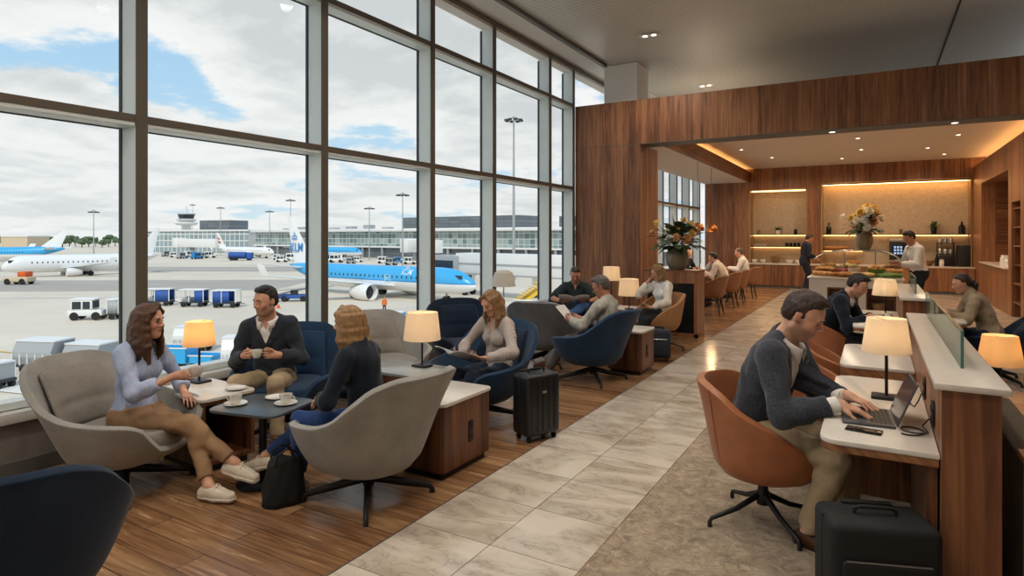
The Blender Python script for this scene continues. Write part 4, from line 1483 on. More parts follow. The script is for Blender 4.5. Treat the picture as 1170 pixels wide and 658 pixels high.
def hand_prims(k, n, sp):
    s = k['s'] * (0.90 if k['fem'] else 1.0)
    W, d, nn = k['W' + n], k['hd' + n], k['hn' + n]
    t = np.cross(d, nn) * (1 if n == 'r' else -1)      # towards the little finger side is -t; thumb side is t
    t = -t
    curl = sp.get(n + 'c', 30)
    curls = curl if isinstance(curl, (list, tuple)) else [curl * x for x in (0.85, 1.0, 1.05, 1.1)]
    ps = []
    kn = []
    for i, (off, ln) in enumerate(((0.029, 0.090), (0.009, 0.094), (-0.011, 0.088), (-0.029, 0.078))):
        b = W + t * off * 0.55 * s + d * 0.012 * s
        e = W + t * off * s + d * ln * s + nn * 0.004
        ps.append(cone(b, e, 0.0155 * s, 0.0105 * s, 0.014)); kn.append(e)
    ps.append(cone(W - d * 0.02, W + d * 0.02 * s, 0.024 * s, 0.022 * s, 0.02))
    L = ((0.045, 0.026, 0.021), (0.050, 0.030, 0.022), (0.046, 0.028, 0.021), (0.036, 0.021, 0.018))
    spread = sp.get(n + 'sp', 4)
    for i in range(4):
        p = kn[i]; a = 0.0
        axis = np.cross(nn, d)
        fd0 = rotv(d, nn, R((1.5 - i) * spread) * (1 if n == 'r' else -1))
        for j, ph in enumerate(L[i]):
            a += R(curls[i]) * (0.9, 1.1, 0.7)[j]
            fd = unit(fd0 * math.cos(a) + nn * math.sin(a))
            q = p + fd * ph * s
            r0 = (0.0098, 0.0090, 0.0082)[j] * s * (0.9 if i == 3 else 1)
            ps.append(cone(p, q, r0, r0 * 0.92, 0.004)); p = q
    tc = sp.get(n + 'tc', 25)
    op = sp.get(n + 'to', 35)
    p = W + d * 0.022 * s + t * 0.020 * s + nn * 0.006 * s
    b0 = unit(d * math.cos(R(op)) + t * math.sin(R(op)) + nn * 0.35)
    for j, (ph, r0) in enumerate(((0.042, 0.0150), (0.034, 0.0110), (0.027, 0.0098))):
        fd = unit(b0 * math.cos(R(tc) * j) + (nn * 0.55 + d * 0.6 - t * 0.25) * math.sin(R(tc) * j))
        q = p + fd * ph * s
        ps.append(cone(p, q, r0 * s, r0 * s * 0.85, 0.010 if j == 0 else 0.004)); p = q
    return ps


def head_prims(k, sp):
    s = k['hs']; c, Fh = k['HC'], k['FH']
    fem = k['fem']
    at_ = lambda x, y, z: c + (Fh @ v3(x, y, z)) * s
    I = Fh
    jw = 0.92 if fem else 1.0
    A = [ellip(at_(-0.012, 0, 0.035), I, v3(0.096, 0.076, 0.092) * s, 0.02),
         ellip(at_(0.022, 0, 0.0), I, v3(0.066, 0.066, 0.085) * s, 0.03),
         ellip(at_(0.030, 0, -0.055), I, v3(0.056, 0.056 * jw, 0.058) * s, 0.03),
         ellip(at_(0.062, 0, -0.094), I, v3(0.022, 0.026 * jw, 0.020) * s, 0.03),
         cone(at_(0.000, 0.05 * jw, -0.062), at_(0.055, 0.02, -0.095), 0.018 * s, 0.016 * s, 0.025),
         cone(at_(0.000, -0.05 * jw, -0.062), at_(0.055, -0.02, -0.095), 0.018 * s, 0.016 * s, 0.025),
         cone(at_(0.078, 0.034, 0.026), at_(0.080, -0.034, 0.026), 0.0115 * s, 0.0115 * s, 0.015),
         ellip(at_(0.058, 0.042, -0.022), I, v3(0.024, 0.022, 0.022) * s, 0.02),
         ellip(at_(0.058, -0.042, -0.022), I, v3(0.024, 0.022, 0.022) * s, 0.02)]
    S = [ellip(at_(0.094, 0.032, 0.008), I, v3(0.016, 0.017, 0.011) * s, 0.010), ellip(at_(0.094, -0.032, 0.008), I, v3(0.016, 0.017, 0.011) * s, 0.010)]
    B = [ellip(at_(0.072, 0.032, 0.006), I, v3(0.0135, 0.0145, 0.0115) * s, 0.004), ellip(at_(0.072, -0.032, 0.006), I, v3(0.0135, 0.0145, 0.0115) * s, 0.004),
         cone(at_(0.085, 0, 0.020), at_(0.109, 0, -0.020), 0.0072 * s, 0.0100 * s, 0.010),
         ellip(at_(0.107, 0, -0.025), I, v3(0.0125, 0.0125, 0.0095) * s, 0.006),
         ellip(at_(0.094, 0.011, -0.029), I, v3(0.011, 0.0075, 0.0075) * s, 0.006), ellip(at_(0.094, -0.011, -0.029), I, v3(0.011, 0.0075, 0.0075) * s, 0.006),
         cone(at_(0.0835, 0.018, -0.0555), at_(0.0895, 0, -0.0525), 0.0052 * s, 0.0062 * s, 0.006), cone(at_(0.0835, -0.018, -0.0555), at_(0.0895, 0, -0.0525), 0.0052 * s, 0.0062 * s, 0.006),
         cone(at_(0.0815, 0.015, -0.0645), at_(0.0870, 0, -0.0655), 0.0058 * s, 0.0070 * s, 0.006), cone(at_(0.0815, -0.015, -0.0645), at_(0.0870, 0, -0.0655), 0.0058 * s, 0.0070 * s, 0.006)]
    for sd in (1, -1):
        e = rotv(Fh[:, 0], Fh[:, 2], R(-18 * sd)); Fe = frame(e, Fh[:, 2] - Fh[:, 0] * 0.18)
        B.append(ellip(at_(-0.006, 0.076 * sd, -0.004), Fe, v3(0.019, 0.008, 0.031) * s, 0.008))
        S.append(ellip(at_(0.0, 0.088 * sd, 0.0), Fe, v3(0.009, 0.007, 0.016) * s, 0.006))
    return A, S[:2], B, S[2:]


def head_local(k, V):
    return (np.asarray(V) - k['HC']) @ k['FH'] / k['hs']


def smooth01(x, a, b):
    t = np.clip((x - a) / (b - a), 0, 1)
    return t * t * (3 - 2 * t)


def all_bounds(ps, g):
    lo = np.full(3, 9.0); hi = -lo
    for p in ps:
        a, b = pbounds(p, g)
        lo = np.minimum(lo, a); hi = np.maximum(hi, b)
    return lo - 0.03, hi + 0.03


def make_body(k, sp, h, mat, name='person'):
    A, S, B, S2 = head_prims(k, sp)
    ps = torso_prims(k, sp) + neck_prims(k)
    for n in 'lr':
        ps += arm_prims(k, n) + leg_prims(k, n) + foot_prims(k, n) + hand_prims(k, n, sp)
    f = Field(*all_bounds(ps + A + B, 0), h)
    f.addall(ps, -0.002)
    f.addall(A)
    for p in S: f.sub(p)
    f.addall(B)
    for p in S2: f.sub(p)
    V, Q = f.mesh()
    L = head_local(k, V)
    x, y, z = L.T
    rr = lambda cx, cy, cz, ry, rz: 1 - smooth01(np.sqrt(((y - cy) / ry) ** 2 + ((z - cz) / rz) ** 2), 0.75, 1.15)
    front = (x > 0.06) & (np.abs(y) < 0.1) & (z > -0.15) & (z < 0.15)
    lip = rr(0, 0, -0.0595, 0.023, 0.0095) * front
    blush = np.maximum(rr(0, 0.045, -0.02, 0.03, 0.022), rr(0, -0.045, -0.02, 0.03, 0.022)) * ((x > 0.03) & (z > -0.1) & (z < 0.1)) * 0.6
    blush = np.maximum(blush, rr(0, 0, -0.027, 0.014, 0.010) * front * 0.6)
    ear = (np.abs(y) > 0.074) & (np.abs(z) < 0.045) & (np.abs(x) < 0.04)
    blush = np.maximum(blush, ear * 0.45)
    stub = np.zeros(len(V))
    if sp.get('stubble'):
        near = (np.abs(y) < 0.09) & (x > -0.03) & (x < 0.13) & (z > -0.16) & (z < 0.06)
        low = smooth01(-z, 0.030, 0.055) * smooth01(x + (-z) * 0.6, 0.01, 0.04)
        side = smooth01(np.abs(y), 0.045, 0.06) * smooth01(-z, -0.005, 0.02) * (x < 0.03) * (x > -0.005)
        stub = np.clip(np.maximum(low, side), 0, 1) * near * (1 - lip) * sp['stubble']
    hands = np.zeros(len(V))
    return arr_mesh(name, V, Q, mat, None, 180, {'lip': lip, 'blush': blush, 'stubble': stub})


def plane_cut(pt, nrm):
    pt = np.asarray(pt, float); nrm = unit(nrm)
    return lambda X, Y, Z: (X - pt[0]) * nrm[0] + (Y - pt[1]) * nrm[1] + (Z - pt[2]) * nrm[2]


def near_wedge(k, z_top, depth, w_top, w_bot=0.0):
    """region of an open neckline: positive inside the opening, in chest coordinates"""
    C7, F2 = k['C7'], k['F2']
    s = k['s']

    def fn(X, Y, Z):
        q = [(X - C7[0]) * F2[0, i] + (Y - C7[1]) * F2[1, i] + (Z - C7[2]) * F2[2, i] for i in range(3)]
        hgt = q[2] + depth * s                 # 0 at the point of the V
        half = w_bot * s + np.clip(hgt, 0, 9) * (w_top / depth)
        a = half - np.abs(q[1])
        a = np.minimum(a, hgt * 0.8)
        a = np.minimum(a, q[0] - 0.015)
        return a
    return fn


def make_top(k, sp, g, h, name, mat, parent, t):
    """t: grow, hem, sleeve, v (depth, top half width[, bottom half width]), fold"""
    s = k['s']
    grow = t.get('grow', 0.008)
    ps = torso_prims(k, sp)
    if t.get('turtle'): ps = ps + neck_prims(k)
    arms = []
    sl = t.get('sleeve', 1.0)
    f_all = list(ps)
    for n in 'lr':
        S, E, W = k['S' + n], k['E' + n], k['W' + n]
        ap = arm_prims(k, n)
        w = 0.82 if k['fem'] else 1.0
        loose = t.get('loose', 0.0)
        if sl <= 0.5:
            ap = [ap[0], cone(S, S + (E - S) * (sl * 2), 0.049 * s * w + loose * 0.6, 0.043 * s * w + loose, 0.03)]
        else:
            fr = (sl - 0.5) * 2
            M_ = E + (W - E) * 0.35
            W2 = E + (W - E) * fr
            ap = [ap[0], cone(S, E, 0.046 * s * w + loose * 0.5, 0.037 * s * w + loose, 0.03), cone(E, M_, 0.037 * s * w + loose, 0.038 * s * w + loose, 0.03)]
            if fr > 0.35: ap.append(cone(M_, W2, 0.038 * s * w + loose, (0.038 - 0.011 * (fr - 0.35) / 0.65) * s * w + loose * 0.7, 0.03))
        arms.append((n, ap)); f_all += ap
    lo, hi = all_bounds(f_all, grow + 0.01)
    f = Field(lo, hi, h)
    f.addall(ps, grow)
    hem = t.get('hem', -0.02)
    flare = t.get('flare', 0)
    if hem < -0.06:     # a skirt of the jacket over the seat
        f.add(ellip(k['P'] - k['u1'] * 0.06, k['F1'], v3(0.125, 0.180, 0.14) * s, 0.05), grow)
    f.cut(plane_cut(k['P'] + k['u1'] * hem * s, -k['u1']), None, None)
    for n, ap in arms:
        f.addall(ap, grow)
    for n, ap in arms:      # flat cuffs
        last = ap[-1]
        e, dr = last[2], unit(last[2] - last[1])
        rad = 0.085
        f.cut(lambda X, Y, Z, e=e, dr=dr: np.minimum(plane_cut(e, dr)(X, Y, Z), 0.075 - np.sqrt((X - e[0]) ** 2 + (Y - e[1]) ** 2 + (Z - e[2]) ** 2)), e - rad, e + rad)
    f.ripple(t.get('fold', 0.006), t.get('ff', 55.0), sp.get('seed', 1) + 7, stretch=t.get('fs', (1, 1, 1)))
    if not t.get('turtle'):     # neck hole
        np_ = neck_prims(k)[0]
        f.sub(cone(np_[1] + k['u2'] * 0.035 * s, np_[1] + k['u3'] * 0.2 * s, np_[3] + t.get('hole', 0.002), np_[3] + 0.02, 0.01))
    if t.get('v'):
        fn = near_wedge(k, 0, *t['v'])
        f.cut(lambda X, Y, Z: fn(X, Y, Z))
    V, Q = f.mesh()
    return arr_mesh(name, V, Q, mat, parent, 180)


def make_trousers(k, sp, h, mat, parent, t):
    s = k['s']; grow = t.get('grow', 0.008)
    ps = torso_prims(k, sp)[:2]
    fr = t.get('len', 0.95)
    allp = list(ps); legs = []
    wl = t.get('loose', 0.006)
    w = 0.95 if k['fem'] else 1.0
    for n in 'lr':
        H, K, A = k['H' + n], k['K' + n], k['A' + n]
        e = K + (A - K) * fr
        c = K + (A - K) * 0.3
        lp = [cone(H, H + (K - H) * 0.5, 0.080 * s * w, 0.068 * s * w, 0.05), cone(H + (K - H) * 0.5, K, 0.068 * s * w, 0.052 * s * w + wl * 0.5, 0.03),
              cone(K, c, 0.051 * s * w + wl * 0.5, 0.050 * s * w + wl, 0.03), cone(c, e, 0.050 * s * w + wl, (0.038 + t.get('hemw', 0.004)) * s * w + wl, 0.03)]
        legs.append(lp); allp += lp
    f = Field(*all_bounds(allp, grow + 0.01), h)
    f.addall(ps, t.get('seat', grow * 0.6))
    f.cut(plane_cut(k['P'] + k['u1'] * t.get('waist', 0.09) * s, k['u1']))
    for lp in legs: f.addall(lp, grow)
    for lp in legs:
        e, dr = lp[-1][2], unit(lp[-1][2] - lp[-1][1])
        f.cut(lambda X, Y, Z, e=e, dr=dr: np.minimum(plane_cut(e, dr)(X, Y, Z), 0.085 - np.sqrt((X - e[0]) ** 2 + (Y - e[1]) ** 2 + (Z - e[2]) ** 2)), e - 0.1, e + 0.1)
    f.ripple(t.get('fold', 0.006), t.get('ff', 48.0), sp.get('seed', 1) + 3)
    V, Q = f.mesh()
    return arr_mesh('trousers', V, Q, mat, parent, 180)


def make_shoe(k, n, kind, mats, parent, h=0.006):
    s = k['s']; Ff = k['FF' + n]; A = k['A' + n]
    f, l, u = Ff[:, 0], Ff[:, 1], Ff[:, 2]
    at_ = lambda x, y, z: A + (f * x + l * y + u * z) * s
    P_ = [cone(at_(-0.038, 0, -0.042), at_(0.06, 0, -0.048), 0.039 * s, 0.041 * s, 0.02), cone(at_(0.06, 0.003, -0.05), at_(0.152, -0.002, -0.055), 0.043 * s, 0.037 * s, 0.02),
          cone(at_(0.0, 0, -0.018), at_(0.085, 0, -0.035), 0.041 * s, 0.032 * s, 0.02)]
    hi_ = 0.014 if kind == 'sneaker' else 0.020
    lo, hi = all_bounds(P_, 0.01)
    F = Field(lo, hi, h)
    F.addall(P_, 0.002)
    F.cut(plane_cut(at_(0, 0, hi_), u + f * 0.25))
    F.cut(plane_cut(at_(0, 0, -0.068), -u))
    V, Q = F.mesh()
    o = arr_mesh('shoe', V, Q, mats[0], parent, 180)
    F = Field(lo - 0.01, hi + 0.01, h)
    F.addall(P_, 0.007 if kind == 'sneaker' else 0.005)
    F.cut(plane_cut(at_(0, 0, -0.058 if kind == 'sneaker' else -0.066), u))
    F.cut(plane_cut(at_(0, 0, -0.088), -u))
    V, Q = F.mesh()
    arr_mesh('sole', V, Q, mats[1], o, 180)
    if kind == 'sneaker':
        m = MB()
        for i in range(5):
            x = 0.055 + i * 0.016; z = 0.006 - i * 0.0085
            m.tube([at_(x, -0.024, z - 0.012), at_(x + 0.004, -0.008, z + 0.0015), at_(x + 0.004, 0.008, z + 0.0015), at_(x, 0.024, z - 0.012)], 0.0035 * s, n=6)
        for sd in (1, -1):
            m.tube([at_(0.052, 0, 0.006), at_(0.045, 0.016 * sd, 0.016), at_(0.055, 0.03 * sd, 0.006), at_(0.066, 0.034 * sd, -0.008)], 0.003 * s, n=6)
        m.build('laces', mats[2], o, 180)
    return o


def make_hair(k, sp, mat, parent, h=0.005):
    hr = sp['hair']; s = k['hs']; c, Fh = k['HC'], k['FH']
    kind = hr.get('kind', 'short')
    at_ = lambda x, y, z: c + (Fh @ v3(x, y, z)) * s
    vol = hr.get('vol', 0.007)
    cap = [ellip(at_(-0.012, 0, 0.035), Fh, (v3(0.096, 0.076, 0.092) + vol) * s, 0.02),
           ellip(at_(0.022, 0, 0.004), Fh, (v3(0.066, 0.066, 0.085) + vol * 0.6) * s, 0.03)]
    if kind == 'short':
        cap.append(ellip(at_(0.030, 0.005, 0.108), Fh, v3(0.056, 0.052, 0.019) * s, 0.03))
        cap.append(ellip(at_(-0.06, 0, -0.02), Fh, v3(0.043, 0.060, 0.045) * s, 0.03))
    rn = np.random.RandomState(sp.get('seed', 1))
    locks = []
    dn = v3(0, 0, -1.0)
    if kind in ('long', 'bob'):
        Ln = hr.get('len', 0.30)
        nn = 34
        for i in range(nn):
            a = R(-165 + 330 * (i + 0.5) / nn)          # 0 is the back of the head
            if abs(a) > R(hr.get('open', 118)): continue
            rx = -math.cos(a); ry = math.sin(a)
            p0 = at_(0.085 * rx - 0.012, 0.078 * ry, 0.055)
            p1 = at_(0.100 * rx - 0.010, 0.088 * ry, -0.045 + 0.01 * rn.rand())
            L = Ln * (0.82 + 0.3 * rn.rand()) * (1.0 if abs(a) < R(80) else 0.85)
            outw = unit(Fh[:, 0] * rx + Fh[:, 1] * ry)
            wv = hr.get('wave', 0.012) * (rn.rand() - 0.5)
            p2 = p1 + dn * L * 0.5 * s + outw * (0.012 + wv) * s + k['F2'][:, 0] * hr.get('fwd', 0.0) * 0.5 * (1 if abs(a) > R(50) else -0.3)
            p3 = p1 + dn * L * s + outw * (0.0 - wv * 1.5) * s + k['F2'][:, 0] * hr.get('fwd', 0.0) * (1 if abs(a) > R(50) else -0.3)
            for q0, q1, r0, r1 in ((p0, p1, 0.020, 0.023), (p1, p2, 0.023, 0.018), (p2, p3, 0.018, 0.006)):
                locks.append(cone(q0, q1, r0 * s, r1 * s, 0.012))
    if kind in ('bun', 'tail'):
        locks.append(ellip(at_(-0.075, 0, -0.01), Fh, v3(0.04, 0.058, 0.05) * s, 0.03))
        if kind == 'tail':
            q = at_(-0.112, 0, 0.0); q2 = at_(-0.135, 0.01, -0.05)
            q3 = q2 + dn * 0.10 - Fh[:, 0] * 0.01
            locks += [cone(at_(-0.085, 0, 0.005), q, 0.028 * s, 0.024 * s, 0.015), cone(q, q2, 0.026 * s, 0.034 * s, 0.015), cone(q2, q3, 0.034 * s, 0.012 * s, 0.015)]
        else:
            locks.append(ellip(at_(-0.118, 0, 0.0), Fh, v3(0.034, 0.038, 0.036) * s, 0.01))
    f = Field(*all_bounds(cap + locks, 0.02), h)
    f.addall(cap)
    hl = hr.get('line', 0.0)
    slope = hr.get('slope', 0.95)
    H0 = np.asarray(c); F_ = Fh

    def face(X, Y, Z):
        q = [((X - H0[0]) * F_[0, i] + (Y - H0[1]) * F_[1, i] + (Z - H0[2]) * F_[2, i]) / s for i in range(3)]
        x, y, z = q
        if kind in ('short', 'bun', 'tail'):
            st = np.clip((z - 0.014) / 0.016, 0, 1)
            edge = -0.024 + hl + 0.046 * st + slope * 1.5 * np.maximum(z - 0.050, 0)
            if kind == 'short': edge = np.where((z > -0.002) & (z < 0.03) & (x > 0.004), 0.022, edge)
            edge = edge - 0.014 * np.clip((np.abs(y) - 0.040) / 0.02, 0, 1) * np.clip((z - 0.05) / 0.02, 0, 1) * np.clip((0.11 - z) / 0.02, 0, 1)
        else:
            edge = 0.010 + hl + slope * np.maximum(z - 0.020, 0)
        cutf = x - edge
        nape = (-0.062 if kind == 'short' else -0.075) - z
        return np.maximum(cutf, nape) * s
    sl_, X_, Y_, Z_ = f.block(f.lo, f.ax_hi())
    fc = face(X_, Y_, Z_) / s
    f.d += (F4((vol + 0.001) * s) * np.clip(1 + fc / 0.020, 0, 1) ** 2).astype(F4)
    f.cut(face)
    if hr.get('bald'):
        f.sub(ellip(at_(0.03, 0, 0.13), Fh, v3(0.10, 0.062, 0.075) * s, 0.01))
    f.addall(locks)
    if hr.get('part'):        # side swept fringe
        sd = hr['part']
        for i in range(7):
            t = i / 6
            a = at_(0.055 - 0.06 * t, 0.02 * sd, 0.122 - 0.002 * i)
            b = at_(0.072 - 0.035 * t, -0.060 * sd, 0.078 - 0.01 * t)
            d_ = at_(0.048 - 0.035 * t, -0.083 * sd, 0.018)
            f.add(cone(a, b, 0.013 * s, 0.012 * s, 0.012)); f.add(cone(b, d_, 0.012 * s, 0.010 * s, 0.012))
        f.add(cone(at_(0.055, 0.02 * sd, 0.120), at_(0.060, 0.070 * sd, 0.065), 0.013 * s, 0.011 * s, 0.012))
        f.add(cone(at_(0.060, 0.070 * sd, 0.065), at_(0.030, 0.086 * sd, 0.0), 0.011 * s, 0.010 * s, 0.012))
    f.ripple(hr.get('rough', 0.003), 150.0, 5, stretch=(1, 1, 0.12))
    V, Q = f.mesh()
    L = head_local(k, V)
    strand = np.arctan2(L[:, 1], -L[:, 0]) + 0.6 * L[:, 0] / 0.1 * (L[:, 2] > 0.05)
    return arr_mesh('hair', V, Q, mat, parent, 180, {'strand': strand})


def make_eyes(k, sp, parent, full=True):
    s = k['hs']; c, Fh = k['HC'], k['FH']
    at_ = lambda x, y, z: c + (Fh @ v3(x, y, z)) * s
    hm = sp['hair'].get('mat') if sp.get('hair') else M['hair_brown']
    for sd in (1, -1):
        m = MB()
        m.tube([at_(0.0940, 0.013 * sd, 0.0260), at_(0.0945, 0.029 * sd, 0.0310), at_(0.0865, 0.049 * sd, 0.0270)], [0.0034 * s, 0.0038 * s, 0.0022 * s], n=6, flat=0.9)
        m.build('eyebrow', sp.get('brow', hm), parent, 180)
        if full:
            m = MB()
            low = sp.get('lids', 0.0)
            m.tube([at_(0.0820, 0.0185 * sd, 0.0045 - low), at_(0.0885, 0.0315 * sd, 0.0080 - low), at_(0.0835, 0.0455 * sd, 0.0045 - low)], [0.0018 * s, 0.0030 * s, 0.0018 * s], n=6, flat=0.8)
            e = m.build('eye', M['eye_dark'], parent, 180)
            if not low:
                m = MB(); m.ell(at_(0.0815, 0.0315 * sd, 0.0040), (0.0062 * s, 0.0085 * s, 0.0045 * s), 12, 8, Matrix(Fh.tolist())); m.build('eye_white', M['eye_white'], e, 180)
                m = MB(); m.ell(at_(0.0857, 0.0315 * sd, 0.0042), (0.0030 * s, 0.0040 * s, 0.0040 * s), 10, 8, Matrix(Fh.tolist())); m.build('iris', M['eye_dark'], e, 180)


def make_glasses(k, parent):
    s = k['hs']; c, Fh = k['HC'], k['FH']
    at_ = lambda x, y, z: c + (Fh @ v3(x, y, z)) * s
    m = MB()
    for sd in (1, -1):
        pts = []
        for i in range(14):
            a = 2 * PI * i / 14
            pts.append(at_(0.100 - 0.25 * abs(0.020 * math.cos(a)) * (1 if math.cos(a) > 0 else -0.2), sd * (0.034 + 0.023 * math.cos(a)), 0.004 + 0.017 * math.sin(a)))
        m.tube(pts, 0.0022 * s, n=6, closed=True)
        m.tube([at_(0.094, sd * 0.057, 0.008), at_(0.06, sd * 0.080, 0.009), at_(-0.005, sd * 0.084, 0.006), at_(-0.02, sd * 0.082, -0.015)], 0.0020 * s, n=6)
    m.tube([at_(0.101, 0.012, 0.008), at_(0.104, 0, 0.011), at_(0.101, -0.012, 0.008)], 0.0020 * s, n=6)
    return m.build('glasses', M['black_metal'], parent, 180)


def make_collar(k, sp, mat, parent, t):
    """turned down shirt collar round the neck"""
    s = k['s']; C7, F2, u3 = k['C7'], k['F2'], k['u3']
    w = 0.82 if k['fem'] else 1.0
    r0 = (0.068 * w + t.get('r', 0.0)) * s
    opn = t.get('open', 16)
    base = C7 + F2[:, 0] * 0.018 * s + u3 * t.get('up', 0.012) * s
    m = MB()
    rows = []
    N = 30
    tilt = t.get('tilt', 0.48)
    for i in range(N + 1):
        a = R(opn + (360 - 2 * opn) * i / N)
        dirn = F2[:, 0] * math.cos(a) + F2[:, 1] * math.sin(a)
        fr = (1 + math.cos(a)) / 2          # 1 at the front
        ctr = base - F2[:, 2] * (tilt * 0.09 * fr) * s
        tip = max(0.0, 1 - min(i, N - i) / 4.0)
        hgt = t.get('h', 0.036) * s
        rr = r0 * (1.0 + 0.10 * fr)
        row = [ctr + dirn * rr - u3 * 0.012 * s, ctr + dirn * (rr * 1.0) + u3 * hgt * 0.8, ctr + dirn * (rr + 0.004) + u3 * hgt,
               ctr + dirn * (rr + 0.011) + u3 * hgt * 0.8, ctr + dirn * (rr + 0.020 + 0.012 * tip) - u3 * (0.004 + 0.030 * tip) * s]
        rows.append(row)
    m.grid(rows)
    o = m.build('collar', mat, parent, 180, normals=False)
    md = o.modifiers.new('thick', 'SOLIDIFY'); md.thickness = 0.004; md.offset = 0
    return o


def make_lapels(k, jacket, mat, parent, depth=0.40, wt=0.10):
    """lapels laid on the jacket's front"""
    from mathutils.bvhtree import BVHTree
    me = jacket.data
    bvh = BVHTree.FromPolygons([v.co for v in me.vertices], [p.vertices[:] for p in me.polygons])
    C7, F2, s = k['C7'], k['F2'], k['s']
    for sd in (1, -1):
        m = MB()
        rows = []
        N = 16
        for i in range(N + 1):
            t = i / N                     # 0 at the bottom point, 1 at the collar
            z = -depth * s + t * (depth - 0.015) * s
            inner = (0.004 + (wt) * t) * s
            wd = (0.010 + 0.062 * min(1, t * 1.5) - 0.020 * max(0, t - 0.72) / 0.28) * s
            if 0.70 < t < 0.76: wd *= 0.72
            row = []
            for j in range(5):
                y = sd * (inner + wd * (j / 4 - 0.15))
                o_ = C7 + F2[:, 1] * y + F2[:, 2] * z + F2[:, 0] * 0.4
                hit = bvh.ray_cast(Vector(o_), Vector(-F2[:, 0]), 0.6)
                if hit[0] is None:
                    row.append(None)
                else:
                    row.append(np.array(hit[0]) + F2[:, 0] * 0.005)
            last = None
            good = [r for r in row if r is not None]
            if not good: continue
            row = [r if r is not None else good[0] for r in row]
            rows.append(row)
        if len(rows) > 3:
            m.grid(rows)
            o = m.build('lapel', mat, parent, 180)
            md = o.modifiers.new('thick', 'SOLIDIFY'); md.thickness = 0.005; md.offset = 0


def person(sp, label, loc, heading, group=None):
    """one seated or standing figure: the body is the thing, hair and clothing its children"""
    h = sp.get('h', 0.008)
    k = skeleton(sp)
    body = make_body(k, sp, sp.get('hb', h * 0.8), sp['skin'])
    tag(body, label, 'person', group)
    body.location = (loc[0], loc[1], loc[2] if len(loc) > 2 else 0.0)
    body.rotation_euler = (0, 0, R(heading))
    if sp.get('hair'): make_hair(k, sp, sp['hair']['mat'], body, sp.get('hh', 0.0055))
    if h < 0.012: make_eyes(k, sp, body, h < 0.0085)
    made = {}
    for t in sp.get('tops', []):
        made[t['name']] = make_top(k, sp, 0, h, t['name'], t['mat'], body, t)
    if sp.get('trousers'): make_trousers(k, sp, h, sp['trousers']['mat'], body, sp['trousers'])
    if sp.get('collar'): make_collar(k, sp, sp['collar']['mat'], body, sp['collar'])
    if sp.get('lapels'): make_lapels(k, made['jacket'], sp['lapels'], body, *sp.get('lapel_size', (0.40, 0.10)))
    if sp.get('shoes'):
        for n in 'lr':
            if n in sp.get('hide_shoe', ''): continue
            make_shoe(k, n, sp['shoes'][0], sp['shoes'][1], body, min(0.008, h))
    if sp.get('glasses'): make_glasses(k, body)
    return body, k
# ------------------------------------------------------------------ work desks along the low partition
XP = 0.236
M['glass_screen'] = pane_mat('green_edged_glass', (0.80, 0.93, 0.90, 1))
M['glass_edge'] = plain('glass_edge', '#3f6f66', 0.15)
M['olive_fabric'] = weave('olive_fabric', '#4a4033', '#655845', 300)
M['desk_wood'] = wood('desk_edge_wood', '#5e3a22', '#8a5b3a', '#a87a50', 'y', 0.3, 0.4, seam=False)
M['table_wood'] = wood('table_top_wood', '#7a4f30', '#a5764c', '#bd8d60', 'x', 0.3, 0.38, seam=False)

for i, (y0, y1, lab) in enumerate(((3.06, 5.72, 'low walnut desk partition with pale stone cap, end grain facing the view'), (7.13, 9.2, 'farther low walnut desk partition by the buffet'))):
    t = thing('desk_partition', lab, 'partition', (XP, y0, 0), 0, 'low walnut desk partitions')
    m = MB(); m.box((0, 0.02, 0), (0.19, y1 - y0, 1.03)); m.build('core', M['walnut'], t)
    m = MB(); m.box((-0.002, 0, 0), (0.192, 0.0195, 1.03)); m.build('end_panel', M['walnut_end'], t)
    m = MB(); m.box((-0.028, -0.025, 1.03), (0.222, y1 - y0 + 0.01, 1.056), 0.004); m.build('stone_cap', M['stone_top'], t)
for y0, y1, x, lab in ((3.43, 5.69, 0.338, 'long frosted green glass screen on the nearer desk partition'), (7.6, 8.7, 0.36, 'short glass screen on the farther desk partition')):
    t = thing('privacy_screen', lab, 'screen', (x, y0, 1.056))
    m = MB(); m.box((-0.005, 0.006, 0), (0.005, y1 - y0 - 0.006, 0.168)); m.build('glass_sheet', M['glass_screen'], t)
    m = MB(); m.box((-0.006, 0, 0), (0.006, 0.006, 0.168)); m.box((-0.006, y1 - y0 - 0.006, 0), (0.006, y1 - y0, 0.168)); m.box((-0.006, 0, 0.168), (0.006, y1 - y0, 0.172)); m.build('edge', M['glass_edge'], t)
# power sockets in the partition
for y, lab in ((3.46, 'oval black socket in the partition nearest the laptop'), (4.02, 'oval black socket in the partition behind the desk lamp stem')):
    t = thing('power_socket', lab, 'socket', (XP - 0.001, y, 0.83))
    m = MB(); m.prism(rrect(-0.045, -0.062, 0.045, 0.062, 0.04, 8), -0.011, 0, 0.003)
    o = m.build('socket_plate', M['black_steel'], t); o.rotation_euler = (R(90), 0, R(90)); o.scale = (1, 1, 1)
    for dz in (-0.026, 0.026):
        m = MB(); m.tube([(-0.003, 0, dz), (-0.0135, 0, dz)], 0.018, 16); m.build('outlet', M['rubber'], t)


